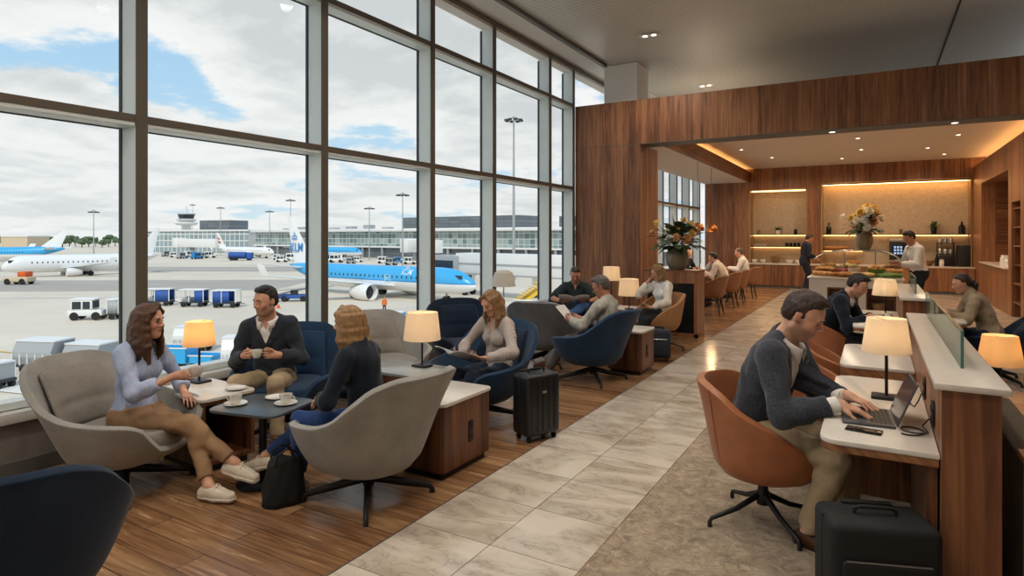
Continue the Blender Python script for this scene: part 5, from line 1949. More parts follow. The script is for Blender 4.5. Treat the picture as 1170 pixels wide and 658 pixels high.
def desk(label, y0, y1, x0, x1, apron=0.035, side=1, h=0.74, group='white topped work desks'):
    t = thing('work_desk', label, 'desk', ((x0 + x1) / 2, (y0 + y1) / 2, 0), 0, group)
    w, d = (x1 - x0) / 2, (y1 - y0) / 2
    r = 0.075
    poly = []
    for cx, cy, a0, rr in ((w, d, 0, 0.003), (-w + r, d - r, 90, r), (-w + r, -d + r, 180, r), (w, -d, 270, 0.003)):
        for k in range(7):
            a = R(a0 + 15 * k)
            if rr == r: poly.append((cx + r * math.cos(a), cy + r * math.sin(a)))
            elif k == 0: poly.append((cx, cy))
    poly = [(x * side, y) for x, y in poly]
    if side < 0: poly = poly[::-1]
    m = MB(); m.prism(poly, h - 0.022, h, 0.004); m.build('desk_top', M['white_top'], t)
    m = MB(); m.prism([(x * 0.985, y * 0.99) for x, y in poly], h - 0.022 - apron, h - 0.0225, 0.003); m.build('wood_edge', M['desk_wood'], t)
    m = MB(); m.box((-0.12, d - 0.10, 0.0), (w - 0.01, d - 0.06, h - 0.022 - apron)); m.build('end_support', M['walnut_dark'], t)
    m = MB(); m.box((w - 0.045 if side > 0 else -w + 0.005, -d + 0.05, 0.0), (w - 0.005 if side > 0 else -w + 0.045, d - 0.12, h - 0.03 - apron)); m.build('modesty_panel', M['walnut_dark'], t)
    return t


desk('white topped desk with the open laptop', 3.13, 4.62, -0.22, XP - 0.003)
desk('empty white topped desk behind the laptop desk', 5.0, 6.0, -0.22, XP - 0.003, 0.10)
desk('white topped desk used by the man in the navy sweater', 7.22, 8.85, -0.20, XP - 0.003, 0.035)
desk('narrow desk beyond the partition used by the woman in beige', 8.2, 9.6, 0.43, 0.86, 0.03, -1, 0.72)

TAN = 'tan leather work chairs along the desks'
tan1 = work_chair(M['tan_leather'], 'tan leather swivel chair under the man with the laptop', (-0.555, 3.80, 0), -4, TAN)
copy_tree(tan1, (-0.40, 4.78, 0), R(-14), 'empty tan leather chair directly behind the man with the laptop')
copy_tree(tan1, (-0.40, 5.85, 0), R(8), 'empty tan leather chair tucked under the second desk')
copy_tree(tan1, (-0.52, 7.85, 0), R(6), 'tan leather chair under the man in the navy sweater')
lounge_chair(M['navy_deep'], M['navy_deep'], 'dark blue chair under the woman in beige at the right edge', (1.12, 8.95, 0), 176, 'chairs beyond the low partition', 0.80)
work_chair(M['tan_fabric'], 'empty tan fabric chair beyond the partition beside the low lamp', (1.42, 6.7, 0), 150, 'chairs beyond the low partition')
work_chair(M['tan_fabric'], 'tan chair by the walnut wall under the woman with the phone', (-2.70, 8.88, 0), 236)

# booth bench beyond the partition at the right edge
t = thing('booth_bench', 'olive upholstered booth bench with a wooden cap at the right edge', 'bench', (0.52, 3.1, 0))
m = MB(); m.box((0, 0, 0.03), (0.85, 0.16, 0.74), 0.02, 3); m.build('back', M['olive_fabric'], t)
m = MB(); m.box((0.002, 0.16, 0.03), (0.14, 1.35, 0.74), 0.02, 3); m.build('side_back', M['olive_fabric'], t)
m = MB(); m.box((0.14, 0.17, 0.22), (0.85, 1.30, 0.45), 0.03, 3); m.build('seat', M['olive_fabric'], t)
m = MB(); m.box((-0.012, -0.012, 0.742), (0.86, 0.18, 0.772), 0.004); m.build('cap', M['table_wood'], t)
t = thing('low_table', 'low wooden table under the amber lamp beyond the partition', 'table', (0.85, 5.25, 0))
m = MB(); m.prism(rrect(-0.35, -0.45, 0.35, 0.45, 0.04), 0.50, 0.53, 0.004); m.build('table_top', M['table_wood'], t)
for sx in (1, -1):
    for sy in (1, -1):
        m = MB(); m.tube([(sx * 0.28, sy * 0.38, 0.5), (sx * 0.31, sy * 0.41, 0)], [0.02, 0.014], 10); m.build('leg', M['dark_leg'], t)

DL = 'lit lamps along the low partition'
table_lamp('lit desk lamp beside the open laptop', (0.055, 4.08, 0.74), 0.45, 0.098, 0.124, 0.19, 'square', 3, group=DL)
table_lamp('lit desk lamp in front of the man in the navy sweater', (0.10, 8.25, 0.74), 0.42, 0.105, 0.135, 0.18, 'square', 3, group=DL)
table_lamp('lit amber lamp beyond the glass screen at the right edge', (0.72, 5.22, 0.53), 0.46, 0.098, 0.130, 0.195, 'round', 4, M['amber_shade'], DL)

# laptop
t = thing('laptop', 'open dark grey laptop under the hands of the man in the tweed jacket', 'laptop', (0.075, 3.60, 0.741), R(4))
m = MB(); m.box((-0.225, -0.165, 0.0), (0.0, 0.165, 0.014), 0.005, 3); b = m.build('base', M['alu_grey'], t)
for r_ in range(5):
    for c_ in range(12):
        pass
m = MB()
for r_ in range(5):
    for c_ in range(13):
        x = -0.105 + r_ * 0.019; y = -0.138 + c_ * 0.0213
        m.box((x, y, 0.0135), (x + 0.016, y + 0.018, 0.0155))
k_ = m.build('keyboard', M['keys'], b); k_['kind'] = 'stuff'
m = MB(); m.box((-0.205, -0.05, 0.0138), (-0.125, 0.05, 0.0146)); m.build('touchpad', M['keys'], b)
m = MB(); m.box((-0.004, -0.165, 0.0), (0.003, 0.165, 0.222), 0.0025); s_ = m.build('screen_lid', M['alu_grey'], t); s_.location = (0.004, 0, 0.012); s_.rotation_euler = (0, R(22), 0)
m = MB(); m.box((-0.0055, -0.156, 0.012), (-0.0043, 0.156, 0.214)); m.build('screen', plain('laptop_screen', '#3a3f47', 0.12), s_)
m = MB(); m.box((-0.075, -0.037, 0), (0.075, 0.037, 0.008), 0.003); o = m.build('phone', M['screen_dark'], None); o.location = (-0.045, 3.335, 0.741); o.rotation_euler = (0, 0, R(-8)); tag(o, 'dark phone lying in front of the open laptop', 'phone')
m = MB()
pts = []
for i in range(26):
    a = 2 * PI * i / 20 - 2.2
    pts.append((0.135 + 0.052 * math.cos(a) + 0.0012 * i, 3.42 + 0.06 * math.sin(a), 0.7435 + 0.0006 * i))
pts += [(0.19, 3.47, 0.765), (0.214, 3.465, 0.80), (0.222, 3.46, 0.804)]
m.tube(pts, 0.0035, 8)
o = m.build('charging_cable', M['rubber'], None, 180); tag(o, 'black charging cable looped on the desk beside the laptop', 'cable')
m = MB()
m.tube([(0.13, 4.06, 0.744), (0.165, 4.0, 0.744), (0.18, 3.93, 0.744), (0.20, 3.98, 0.765), (0.214, 4.0, 0.80), (0.222, 4.01, 0.804)], 0.0035, 8)
m.box((0.10, 4.05, 0.741), (0.135, 4.09, 0.757), 0.004)
o = m.build('lamp_cable', M['rubber'], None, 180); tag(o, 'short black cable from the desk lamp foot to the wall socket', 'cable')
m = MB(); m.box((-0.09, -0.065, 0), (0.09, 0.065, 0.006), 0.001); o = m.build('notepad', M['paper'], None); o.location = (0.62, 8.75, 0.721); o.rotation_euler = (0, 0, R(20)); tag(o, 'white notepad under the hands of the woman in beige', 'notepad')
cup_and_saucer('white cup in front of the man in the navy sweater', (0.03, 7.62, 0.741), R(60))
m = MB(); m.lathe([(0, 0), (0.032, 0), (0.034, 0.01), (0.036, 0.085), (0.033, 0.085), (0.03, 0.01), (0, 0.008)], 24); o = m.build('tumbler', M['china'], None, 60); o.location = (0.12, 7.80, 0.741); tag(o, 'white tumbler behind the cup on the desk of the man in navy', 'cup')

# ------------------------------------------------------------------ planter counter in front of the pier
t = thing('fireplace_counter', 'walnut counter with black glass recess carrying the big bouquet', 'counter', (-3.38, 10.2, 0))
m = MB(); m.box((0, 0.0, 0), (0.90, 0.07, 0.06)); m.box((0, 0, 0.88), (0.90, 0.46, 1.07)); m.box((0, 0, 0.06), (0.06, 0.46, 0.88)); m.box((0.84, 0, 0.0), (0.90, 0.46, 0.88)); m.box((0.06, 0.40, 0), (0.84, 0.46, 0.88)); m.build('body', M['walnut'], t)
m = MB(); m.box((0.06, 0.05, 0.06), (0.84, 0.07, 0.88)); m.build('dark_glass', M['dark_panel'], t)
m = MB(); m.box((-0.01, -0.01, 1.07), (0.91, 0.47, 1.092), 0.003); m.build('counter_top', M['walnut_x'], t)

M['vase_glaze'] = plain('bronze_glaze', '#756d5b', 0.28, 0.2, var=0.12, scale=6)
M['vase_tan'] = plain('tan_glaze', '#8d7c5f', 0.4, var=0.12, scale=6)
M['leaf'] = plain('leaf_green', '#4a6338', 0.5, var=0.35, scale=14)
M['leaf_dark'] = plain('leaf_dark_green', '#33492c', 0.5, var=0.3, scale=14)
M['petal_cream'] = plain('petal_cream', '#e8dcbf', 0.6, var=0.08, scale=30)
M['petal_yellow'] = plain('petal_yellow', '#dfb860', 0.6, var=0.12, scale=30)
M['petal_peach'] = plain('petal_peach', '#d39a68', 0.6, var=0.12, scale=30)
M['petal_white'] = plain('petal_white', '#e9e6df', 0.6, var=0.05, scale=30)


def vase(name, label, loc, r, h, mat, neck=0.62):
    m = MB()
    m.lathe([(0, 0), (r * 0.60, 0), (r * 0.70, h * 0.04), (r * 0.92, h * 0.25), (r, h * 0.52), (r * 0.96, h * 0.74), (r * 0.80, h * 0.91), (r * neck * 1.1, h * 0.97), (r * neck * 1.12, h), (r * neck, h), (r * neck * 0.95, h * 0.93), (r * 0.8, h * 0.8), (0, h * 0.5)], 40)
    o = m.build(name, mat, None, 60); o.location = loc
    return tag(o, label, 'vase')


def leaf_blade(m, base, d, ln, wd, droop=0.3, fold=0.15):
    d = Vector(d).normalized()
    side = d.cross(Vector((0, 0, 1)))
    if side.length < 0.05: side = Vector((1, 0, 0))
    side.normalize()
    up = side.cross(d)
    rows = []
    for j in range(7):
        q = j / 6
        c = Vector(base) + d * ln * q - Vector((0, 0, 1)) * droop * ln * q * q
        w_ = wd * math.sin(PI * (0.06 + 0.92 * q)) ** 0.8
        rows.append([c - side * w_ + up * w_ * fold, c, c + side * w_ + up * w_ * fold])
    m.grid(rows)


def bloom(center, r, d, mat, parent, rn, lay=3):
    """open rose-like flower: rings of cupped petals"""
    m = MB()
    d = Vector(d).normalized()
    q = d.to_track_quat('Z', 'Y').to_matrix()
    for li in range(lay):
        n = 5 + li
        rr = r * (0.35 + 0.65 * li / (lay - 1))
        for k in range(n):
            a = 2 * PI * k / n + li * 0.5 + rn.uniform(-0.1, 0.1)
            rows = []
            for j in range(4):
                s = j / 3
                rad = rr * (0.12 + 0.88 * s ** 0.8)
                z = r * (0.75 - 0.28 * li) * s ** 1.4 - 0.15 * r * li
                w_ = rr * 0.75 * math.sin(PI * (0.22 + 0.58 * s))
                row = []
                for e in (-1, 0, 1):
                    ca, sa = math.cos(a), math.sin(a)
                    p = Vector((ca * rad - sa * w_ * e * 0.8, sa * rad + ca * w_ * e * 0.8, z + abs(e) * 0.12 * r))
                    row.append(Vector(center) + q @ p)
                rows.append(row)
            m.grid(rows)
    m.ell(center, (r * 0.3, r * 0.3, r * 0.3), 8, 6)
    o = m.build('blossom', mat, parent, 180)
    md = o.modifiers.new('thick', 'SOLIDIFY'); md.thickness = 0.002
    return o


def bouquet(label, loc, r, h, flowers, seed, mats, nleaf=130, grass=16):
    """loc is the vase's mouth"""
    rn = random.Random(seed)
    t = thing('bouquet', label, 'flowers', loc)
    m = MB()
    for (x, y, z, rr, mi) in flowers:
        m.tube([(x * 0.12, y * 0.12, -0.10), (x * 0.5, y * 0.5, z * 0.5), (x, y, z)], 0.004, 5)
    m.build('stems', M['leaf'], t)
    m = MB()
    for i in range(nleaf):
        a = rn.uniform(0, 2 * PI); el = rn.uniform(-0.15, 1.1)
        q = rn.uniform(0.15, 0.75)
        d = Vector((math.cos(a) * math.cos(el), math.sin(a) * math.cos(el), math.sin(el)))
        base = Vector((d.x * r * q, d.y * r * q, 0.02 + h * q * max(0.05, d.z) * 0.9))
        leaf_blade(m, base, d, rn.uniform(0.32, 0.62) * r, rn.uniform(0.07, 0.13) * r * 1.4, rn.uniform(0.1, 0.6))
    m.build('foliage', M['leaf_dark'], t, 180)
    if grass:
        m = MB()
        for i in range(grass):
            a = rn.uniform(0, 2 * PI); el = rn.uniform(0.75, 1.35)
            d = (math.cos(a) * math.cos(el), math.sin(a) * math.cos(el), math.sin(el))
            leaf_blade(m, (d[0] * r * 0.2, d[1] * r * 0.2, 0.05), d, h * rn.uniform(0.8, 1.15), 0.010, rn.uniform(0.05, 0.3))
        m.build('grass_blades', M['leaf'], t, 180)
    for (x, y, z, rr, mi) in flowers:
        bloom((x, y, z), rr * 1.3, (x * 1.2, y * 1.2 - 0.08, z * 0.5), mats[mi], t, rn)
    return t


vx, vy = -2.87, 10.42
vase('vase', 'large bronze glazed round vase on the walnut counter', (vx, vy, 1.092), 0.185, 0.375, M['vase_glaze'], 0.66)
FL = [(-0.32, -0.1, 0.42, 0.055, 1), (-0.22, -0.22, 0.15, 0.05, 0), (-0.06, -0.28, 0.14, 0.062, 3), (0.06, -0.27, 0.17, 0.058, 2), (0.22, -0.22, 0.14, 0.062, 2), (0.33, -0.06, 0.32, 0.066, 2), (0.20, 0.1, 0.40, 0.055, 1),
      (0.02, -0.15, 0.33, 0.05, 1), (-0.15, 0.05, 0.36, 0.05, 2), (-0.42, -0.05, 0.26, 0.045, 2), (0.30, -0.2, 0.23, 0.05, 1), (-0.10, -0.2, 0.28, 0.04, 0), (0.12, -0.05, 0.46, 0.045, 1)]
bouquet('tall bouquet of cream and peach blooms in the bronze vase', (vx, vy, 1.46), 0.45, 0.62, FL, 3, [M['petal_cream'], M['petal_yellow'], M['petal_peach'], M['petal_white']])
vase('small_vase', 'small round dark pot beside the big bronze vase', (-3.16, 10.36, 1.092), 0.065, 0.10, M['dark_panel'])

# ------------------------------------------------------------------ dining side
for i, y in enumerate((14.2, 16.6)):
    t = thing('dining_table', ('nearer' if i == 0 else 'farther') + ' square wooden table under the copper pendants', 'table', (-3.72, y, 0), 0, 'dining tables by the far glass')
    m = MB(); m.prism(rrect(-0.38, -0.75, 0.38, 0.75, 0.03), 0.72, 0.75, 0.004); m.build('table_top', M['table_wood'], t)
    m = MB(); m.tube([(0, 0, 0.02), (0, 0, 0.72)], 0.035, 12); m.build('post', M['black_steel'], t)
    m = MB(); m.box((-0.28, -0.35, 0), (0.28, 0.35, 0.02), 0.004); m.build('base', M['black_steel'], t)
DC = 'brown tub chairs along the dining tables'
d0 = dining_chair('brown dining chair nearest the fireplace counter', (-2.98, 13.45, 0), 180, DC)
for y, rz, lab in ((15.0, 178, 'second brown dining chair from the fireplace counter'), (16.05, 184, 'third brown dining chair from the fireplace counter'), (17.55, 176, 'fourth brown dining chair, under the bald man')):
    copy_tree(d0, (-2.98, y, 0), R(rz), lab)
copy_tree(d0, (-4.52, 16.9, 0), R(-20), 'brown dining chair on the glass side under the bearded person')
for y, lab in ((15.3, 'copper dome pendant nearer the bouquet'), (16.75, 'copper dome pendant farther from the bouquet')):
    t = thing('pendant_lamp', lab, 'lamp', (-3.72, y, 1.78), 0, 'copper dome pendants')
    M.setdefault('copper', plain('copper_shade', '#b0703c', 0.25, 0.9))
    m = MB(); m.lathe([(0.145, 0.0), (0.150, 0.05), (0.135, 0.12), (0.095, 0.175), (0.03, 0.20), (0.0, 0.202), (0.0, 0.206), (0.032, 0.204), (0.098, 0.178), (0.139, 0.122), (0.154, 0.05), (0.149, 0.0), (0.145, 0.0)], 32, cap=False); m.build('lamp_shade', M['copper'], t)
    m = MB(); m.tube([(0, 0, 0.20), (0, 0, 1.68)], 0.005, 6); m.build('cord', M['rubber'], t)
    m = MB(); m.ell((0, 0, 0.05), (0.05, 0.05, 0.05)); m.build('bulb', M['bulb'], t)
    d = bpy.data.lights.new('pendant_glow', 'POINT'); d.energy = 12; d.color = (1, 0.62, 0.3); d.shadow_soft_size = 0.05
    lo = bpy.data.objects.new('pendant_glow', d); link(lo, t); lo.location = (0, 0, -0.05)

# ------------------------------------------------------------------ the bar's back wall
YF = 21.38
x0, x1 = HN[0][0] - 0.15, XB - 0.01
t = thing('back_counter', 'long walnut back counter with pale stone top', 'counter', (0, YF, 0))
m = MB(); m.box((x0, 0.02, 0.08), (x1, YE - YF - 0.001, 0.74)); m.build('body', M['walnut'], t)
m = MB(); m.box((x0, 0.05, 0), (x1, YE - YF - 0.001, 0.08)); m.build('plinth', M['base_dark'], t)
m = MB(); m.box((x0 - 0.02, 0, 0.74), (x1, YE - YF - 0.001, 0.775), 0.004)
for (a, b, _, _) in HN: m.box((a + 0.041, YE - YF - 0.001, 0.762), (b - 0.041, YE - YF + 0.52, 0.775))
m.build('counter_top', M['stone_top'], t)
SH = 'niche shelves'
for i, (nx0, nx1, z, lab) in enumerate(((HN[0][0], HN[0][1], 1.72, 'upper lit shelf in the narrow niche'), (HN[0][0], HN[0][1], 1.32, 'lower lit shelf in the narrow niche'), (HN[1][0], HN[1][1], 1.72, 'long lit shelf in the wide niche'), (HN[1][0], HN[1][0] + 1.2, 1.22, 'short shelf of bread in the wide niche'))):
    t = thing('wall_shelf', lab, 'shelf', (0, YE, z), 0, SH)
    m = MB(); m.box((nx0 + 0.042, 0.10, -0.03), (nx1 - 0.042, 0.525, 0.0)); m.build('board', M['walnut_x'], t)
    m = MB(); m.box((nx0 + 0.06, 0.44, -0.05), (nx1 - 0.06, 0.48, -0.032)); m.build('light_strip', M['led_soft'], t)
m = MB(); m.box((HN[1][0] + 0.06, YE + 0.30, HN[1][3] - 0.06), (HN[1][1] - 0.06, YE + 0.40, HN[1][3] - 0.035)); struct('trim_14', m, M['led'])
m = MB(); m.box((HN[0][0] + 0.06, YE + 0.2, HN[0][3] - 0.06), (HN[0][1] - 0.06, YE + 0.26, HN[0][3] - 0.04)); m.box((HN[0][0] + 0.06, YE + 0.19, HN[0][3] - 0.07), (HN[0][1] - 0.06, YE + 0.195, HN[0][3] - 0.032)); struct('trim_16', m, M['led_soft'])  # concealed glowing strip added to brighten the narrow niche
m = MB(); m.box((HN[1][0] + 0.042, YE - 0.02, HN[1][3] - 0.075), (HN[1][1] - 0.042, YE - 0.005, HN[1][3] - 0.032)); struct('trim_15', m, M['walnut_x'])

M['bottle'] = plain('dark_bottle_glass', '#14100c', 0.12)
M['bread'] = plain('bread_crust', '#b07a42', 0.75, var=0.25, scale=25)
M['pastry'] = plain('golden_pastry', '#c58f52', 0.6, var=0.25, scale=25)
M['cheese'] = plain('cheese', '#d9b775', 0.55, var=0.1, scale=20)
M['greens'] = plain('salad_green', '#5f7d35', 0.6, var=0.4, scale=40)
M['berry'] = plain('berries', '#7a2a22', 0.4, var=0.4, scale=40)
M['green_bowl'] = plain('green_bowl', '#5d7a34', 0.35)
M['wicker'] = plain('wicker', '#8c6a42', 0.8, var=0.25, scale=60, bump=0.5, bscale=90)
M['wood_board'] = wood('serving_board', '#6b4528', '#96663f', '#b3855a', 'x', 0.1, 0.5, seam=False)
M['slate'] = plain('slate_board', '#33363a', 0.5)


def bottle(label, loc, r=0.045, h=0.30, mat=None, group=None):
    m = MB(); m.lathe([(0, 0), (r, 0), (r, h * 0.55), (r * 0.85, h * 0.66), (r * 0.34, h * 0.78), (r * 0.32, h * 0.97), (r * 0.38, h * 0.97), (r * 0.38, h), (0, h)], 20)
    o = m.build('bottle', mat or M['bottle'], None, 50); o.location = loc
    return tag(o, label, 'bottle', group)


def bowl(label, loc, r, h, mat, group=None, name='bowl', cat='bowl'):
    m = MB(); m.lathe([(0, 0), (r * 0.5, 0), (r * 0.55, h * 0.06), (r * 0.9, h * 0.6), (r, h), (r * 0.95, h), (r * 0.85, h * 0.6), (r * 0.5, h * 0.14), (0, h * 0.12)], 28)
    o = m.build(name, mat, None, 60); o.location = loc
    return tag(o, label, cat, group)


def jar(label, loc, r, h, mat, group=None):
    m = MB(); m.lathe([(0, 0), (r, 0), (r * 1.03, h * 0.1), (r, h * 0.78), (r * 0.8, h * 0.84), (r * 0.86, h * 0.86), (r * 0.86, h), (0, h)], 20)
    o = m.build('jar', mat, None, 50); o.location = loc
    return tag(o, label, 'jar', group)


def plant(label, loc, pr, ph, lh, potmat, seed, n=22):
    rn = random.Random(seed)
    t = thing('potted_plant', label, 'plant', loc)
    m = MB(); m.lathe([(0, 0), (pr * 0.75, 0), (pr, ph * 0.9), (pr, ph), (pr * 0.9, ph), (pr * 0.88, ph * 0.85), (0, ph * 0.8)], 20); m.build('pot', potmat, t)
    m = MB()
    for i in range(n):
        a = rn.uniform(0, 2 * PI); el = rn.uniform(0.5, 1.45)
        d = (math.cos(a) * math.cos(el), math.sin(a) * math.cos(el), math.sin(el))
        leaf_blade(m, (d[0] * pr * 0.4, d[1] * pr * 0.4, ph * 0.8), d, lh * rn.uniform(0.6, 1.0), lh * 0.10, rn.uniform(0.1, 0.5))
    m.build('leaves', M['leaf'], t, 180)
    return t


def onback(u, z, dy=0.3):
    return (xback(u, YE + dy), YE + dy, z)


ITEMS = 'small things on the lit shelves'
jar('small amber jar at the left end of the upper niche shelf', onback(867, 1.72), 0.06, 0.14, M['vase_tan'])
plant('small leafy plant in a white pot on the upper niche shelf', onback(889, 1.72), 0.08, 0.13, 0.26, M['china'], 2, 26)
jar('dark jar at the right end of the upper niche shelf', onback(909, 1.72), 0.055, 0.16, M['bottle'])
for k, u in enumerate((863, 868, 873)): bowl('white bowl stacked at the left of the lower niche shelf', onback(u, 1.32), 0.09, 0.07, M['china'], 'white bowls on the lower niche shelf')
for k, u in enumerate((899, 903.5, 908, 912.5)): jar('dark cup in the row on the lower niche shelf', onback(u, 1.32), 0.05, 0.12, M['bottle'], 'dark cups on the lower niche shelf')
for k, (u, r_) in enumerate(((862, 0.10), (872, 0.09), (902, 0.13), (912, 0.10))):
    bowl(['low white bowl at the left end of the back counter', 'second white bowl on the back counter', 'wide white bowl beside the basket on the back counter', 'white bowl behind the suited man'][k], onback(u, 0.776, 0.1), r_, 0.11, M['china'])
bowl('dark wicker basket in the middle of the narrow niche counter', onback(886, 0.776, 0.12), 0.17, 0.22, M['wicker'], None, 'basket', 'basket')
bottle('dark bottle at the left end of the long shelf', onback(947, 1.72), 0.07, 0.36)
plant('tiny green plant in the middle of the long shelf', onback(1029, 1.72), 0.05, 0.09, 0.18, M['wicker'], 5, 14)
plant('leafy plant in a dark pot on the long shelf', onback(1067, 1.72), 0.08, 0.20, 0.36, M['dark_panel'], 6, 18)
bottle('black round bottle at the right end of the long shelf', onback(1099, 1.72), 0.085, 0.36)
rn = random.Random(9)
for k, u in enumerate((942, 947, 953, 959, 964, 972, 978)):
    m = MB(); m.ell((0, 0, 0.06), (0.15 + rn.uniform(-0.02, 0.02), 0.085, 0.065), 14, 8); o = m.build('bread_loaf', M['bread'], None, 180)
    o.location = onback(u, 1.221 if k < 5 else 0.776, 0.25); o.rotation_euler = (0, 0, rn.uniform(-0.5, 0.5))
    tag(o, 'round loaf in the row of bread on the short niche shelf' if k < 5 else 'round loaf on the back counter behind the buffet flowers', 'bread', 'loaves on the short niche shelf' if k < 5 else 'loaves on the back counter')
# machines on the back counter
t = thing('coffee_machine', 'black coffee machine with lit touch screen on the back counter', 'coffee machine', onback(1026, 0.775, 0.15))
m = MB(); m.box((-0.22, -0.2, 0), (0.22, 0.2, 0.72), 0.02, 3); b = m.build('body', M['black_case'], t)
m = MB(); m.box((-0.15, -0.212, 0.30), (0.15, -0.201, 0.62), 0.004); s_ = m.build('screen', M['screen_dark'], t)
m = MB()
for a_ in range(3):
    for c_ in range(3): m.box((-0.11 + a_ * 0.08, -0.215, 0.34 + c_ * 0.09), (-0.055 + a_ * 0.08, -0.2125, 0.40 + c_ * 0.09))
m.build('lit_icons', emit_mat('screen_icons', (0.45, 0.62, 0.9, 1), 0.9), s_)
m = MB(); m.box((-0.2, -0.18, 0.72), (0.2, 0.18, 0.80), 0.02); m.build('bean_hopper', M['steel'], b)
t = thing('espresso_station', 'steel coffee station with jars beside a black machine, right end of the back counter', 'coffee machine', onback(1083, 0.775, 0.2))
m = MB(); m.box((-0.26, -0.18, 0), (0.16, 0.18, 0.30), 0.01); m.box((-0.26, -0.18, 0.33), (0.16, 0.18, 0.36), 0.005); m.box((-0.26, 0.1, 0.3), (-0.24, 0.18, 0.7)); m.box((0.14, 0.1, 0.3), (0.16, 0.18, 0.7)); m.box((-0.26, -0.18, 0.66), (0.16, 0.18, 0.68)); m.build('frame', M['black_steel'], t)
for k in range(3):
    for z in (0.36, 0.68):
        m = MB(); m.lathe([(0, z), (0.05, z), (0.055, z + 0.12), (0.04, z + 0.15), (0, z + 0.15)], 16, (-0.19 + k * 0.13, -0.05, 0)); m.build('jar', M['steel'], t)
m = MB(); m.box((0.22, -0.2, 0), (0.62, 0.18, 0.62), 0.02, 3); m.build('body', M['black_case'], t)
bottle('dark bottle left of the steel coffee station', onback(1070, 0.776, 0.05), 0.05, 0.34)
jar('white jar beside the dark bottle on the back counter', onback(1076, 0.776, 0.0), 0.06, 0.2, M['china'])
bowl('wooden bread basket on the back counter behind the man in the white shirt', onback(1060, 0.776, 0.1), 0.17, 0.16, M['wicker'], None, 'basket', 'basket')

# alcove counter in the side wall
t = thing('alcove_counter', 'pale stone counter slab in the side alcove', 'counter', (XB, (ya + yb_) / 2, 0))
m = MB(); m.box((-0.06, ya - (ya + yb_) / 2 + 0.002, 0.951), (0.61, yb_ - (ya + yb_) / 2 - 0.002, 0.985), 0.004); m.build('slab', M['stone_top'], t)
t = thing('drink_dispenser', 'tall steel and black drink dispenser in the side alcove', 'dispenser', (XB + 0.3, ya + 0.62, 0.985))
m = MB(); m.box((-0.15, -0.1, 0), (0.15, 0.16, 0.75), 0.02, 3); m.build('body', M['black_case'], t)
m = MB(); m.tube([(-0.12, 0.24, 0), (-0.12, 0.24, 0.72)], 0.05, 20); m.build('tank', M['steel'], t)
jar('white round pot in the side alcove', (XB + 0.14, ya + 1.22, 0.986), 0.11, 0.24, M['china'])
jar('small white jar in front of the dispenser in the side alcove', (XB + 0.10, ya + 0.72, 0.986), 0.05, 0.20, M['china'])
bowl('white bowl at the near end of the side alcove', (XB + 0.16, ya + 0.38, 0.986), 0.14, 0.13, M['china'])
t = thing('slot_shelves', 'narrow dark rack set in the walnut side wall', 'shelf', (XB + 0.16, (yc + yd) / 2, 0))
m = MB(); hw = (yd - yc) / 2 - 0.005
for k in range(6): m.box((-0.14, -hw, 0.3 + k * 0.38), (0.16, hw, 0.325 + k * 0.38))
m.build('boards', M['walnut_y'], t)

# ------------------------------------------------------------------ buffet island
IX0, IX1, IY0, IY1, IH = -1.06, 0.42, 12.75, 14.35, 0.90
t = thing('buffet_island', 'white stone buffet island with framed recesses', 'counter', ((IX0 + IX1) / 2, (IY0 + IY1) / 2, 0))
w_, d_ = (IX1 - IX0) / 2, (IY1 - IY0) / 2
m = MB()
holes = [(-w_ + 0.30, -w_ + 0.80, 0.24, 0.72), (-w_ + 0.92, w_ - 0.10, 0.24, 0.72)]
wall_with_holes(m, -d_, -d_ + 0.35, -w_, w_, 0.0, IH - 0.03, holes)
m.box((-w_, -d_ + 0.35, 0), (w_, d_, IH - 0.03)); m.build('body', M['stone_top'], t)
for hx0, hx1, hz0, hz1 in holes:
    m = MB(); q = 0.025
    m.box((hx0, -d_ - 0.004, hz0), (hx0 + q, -d_ + 0.3, hz1)); m.box((hx1 - q, -d_ - 0.004, hz0), (hx1, -d_ + 0.3, hz1)); m.box((hx0 + q, -d_ - 0.004, hz1 - q), (hx1 - q, -d_ + 0.3, hz1)); m.box((hx0 + q, -d_ - 0.004, hz0), (hx1 - q, -d_ + 0.3, hz0 + q))
    m.box((hx0 + q, -d_ + 0.3, hz0), (hx1 - q, -d_ + 0.34, hz1)); m.build('recess_frame', M['walnut_x'], t)
m = MB(); m.box((-w_ - 0.03, -d_ - 0.03, IH - 0.03), (w_ + 0.03, d_ + 0.03, IH), 0.005); m.build('counter_top', M['stone_top'], t)
bx = (IX0 + IX1) / 2
for k, (x, lab) in enumerate(((bx + holes[0][0] + 0.25, 'wicker basket in the first recess of the buffet island'), (bx + holes[1][0] + 0.2, 'wicker basket in the second recess of the buffet island'))):
    bowl(lab, (x, IY0 + 0.15, 0.267), 0.12, 0.18, M['wicker'], None, 'basket', 'basket')
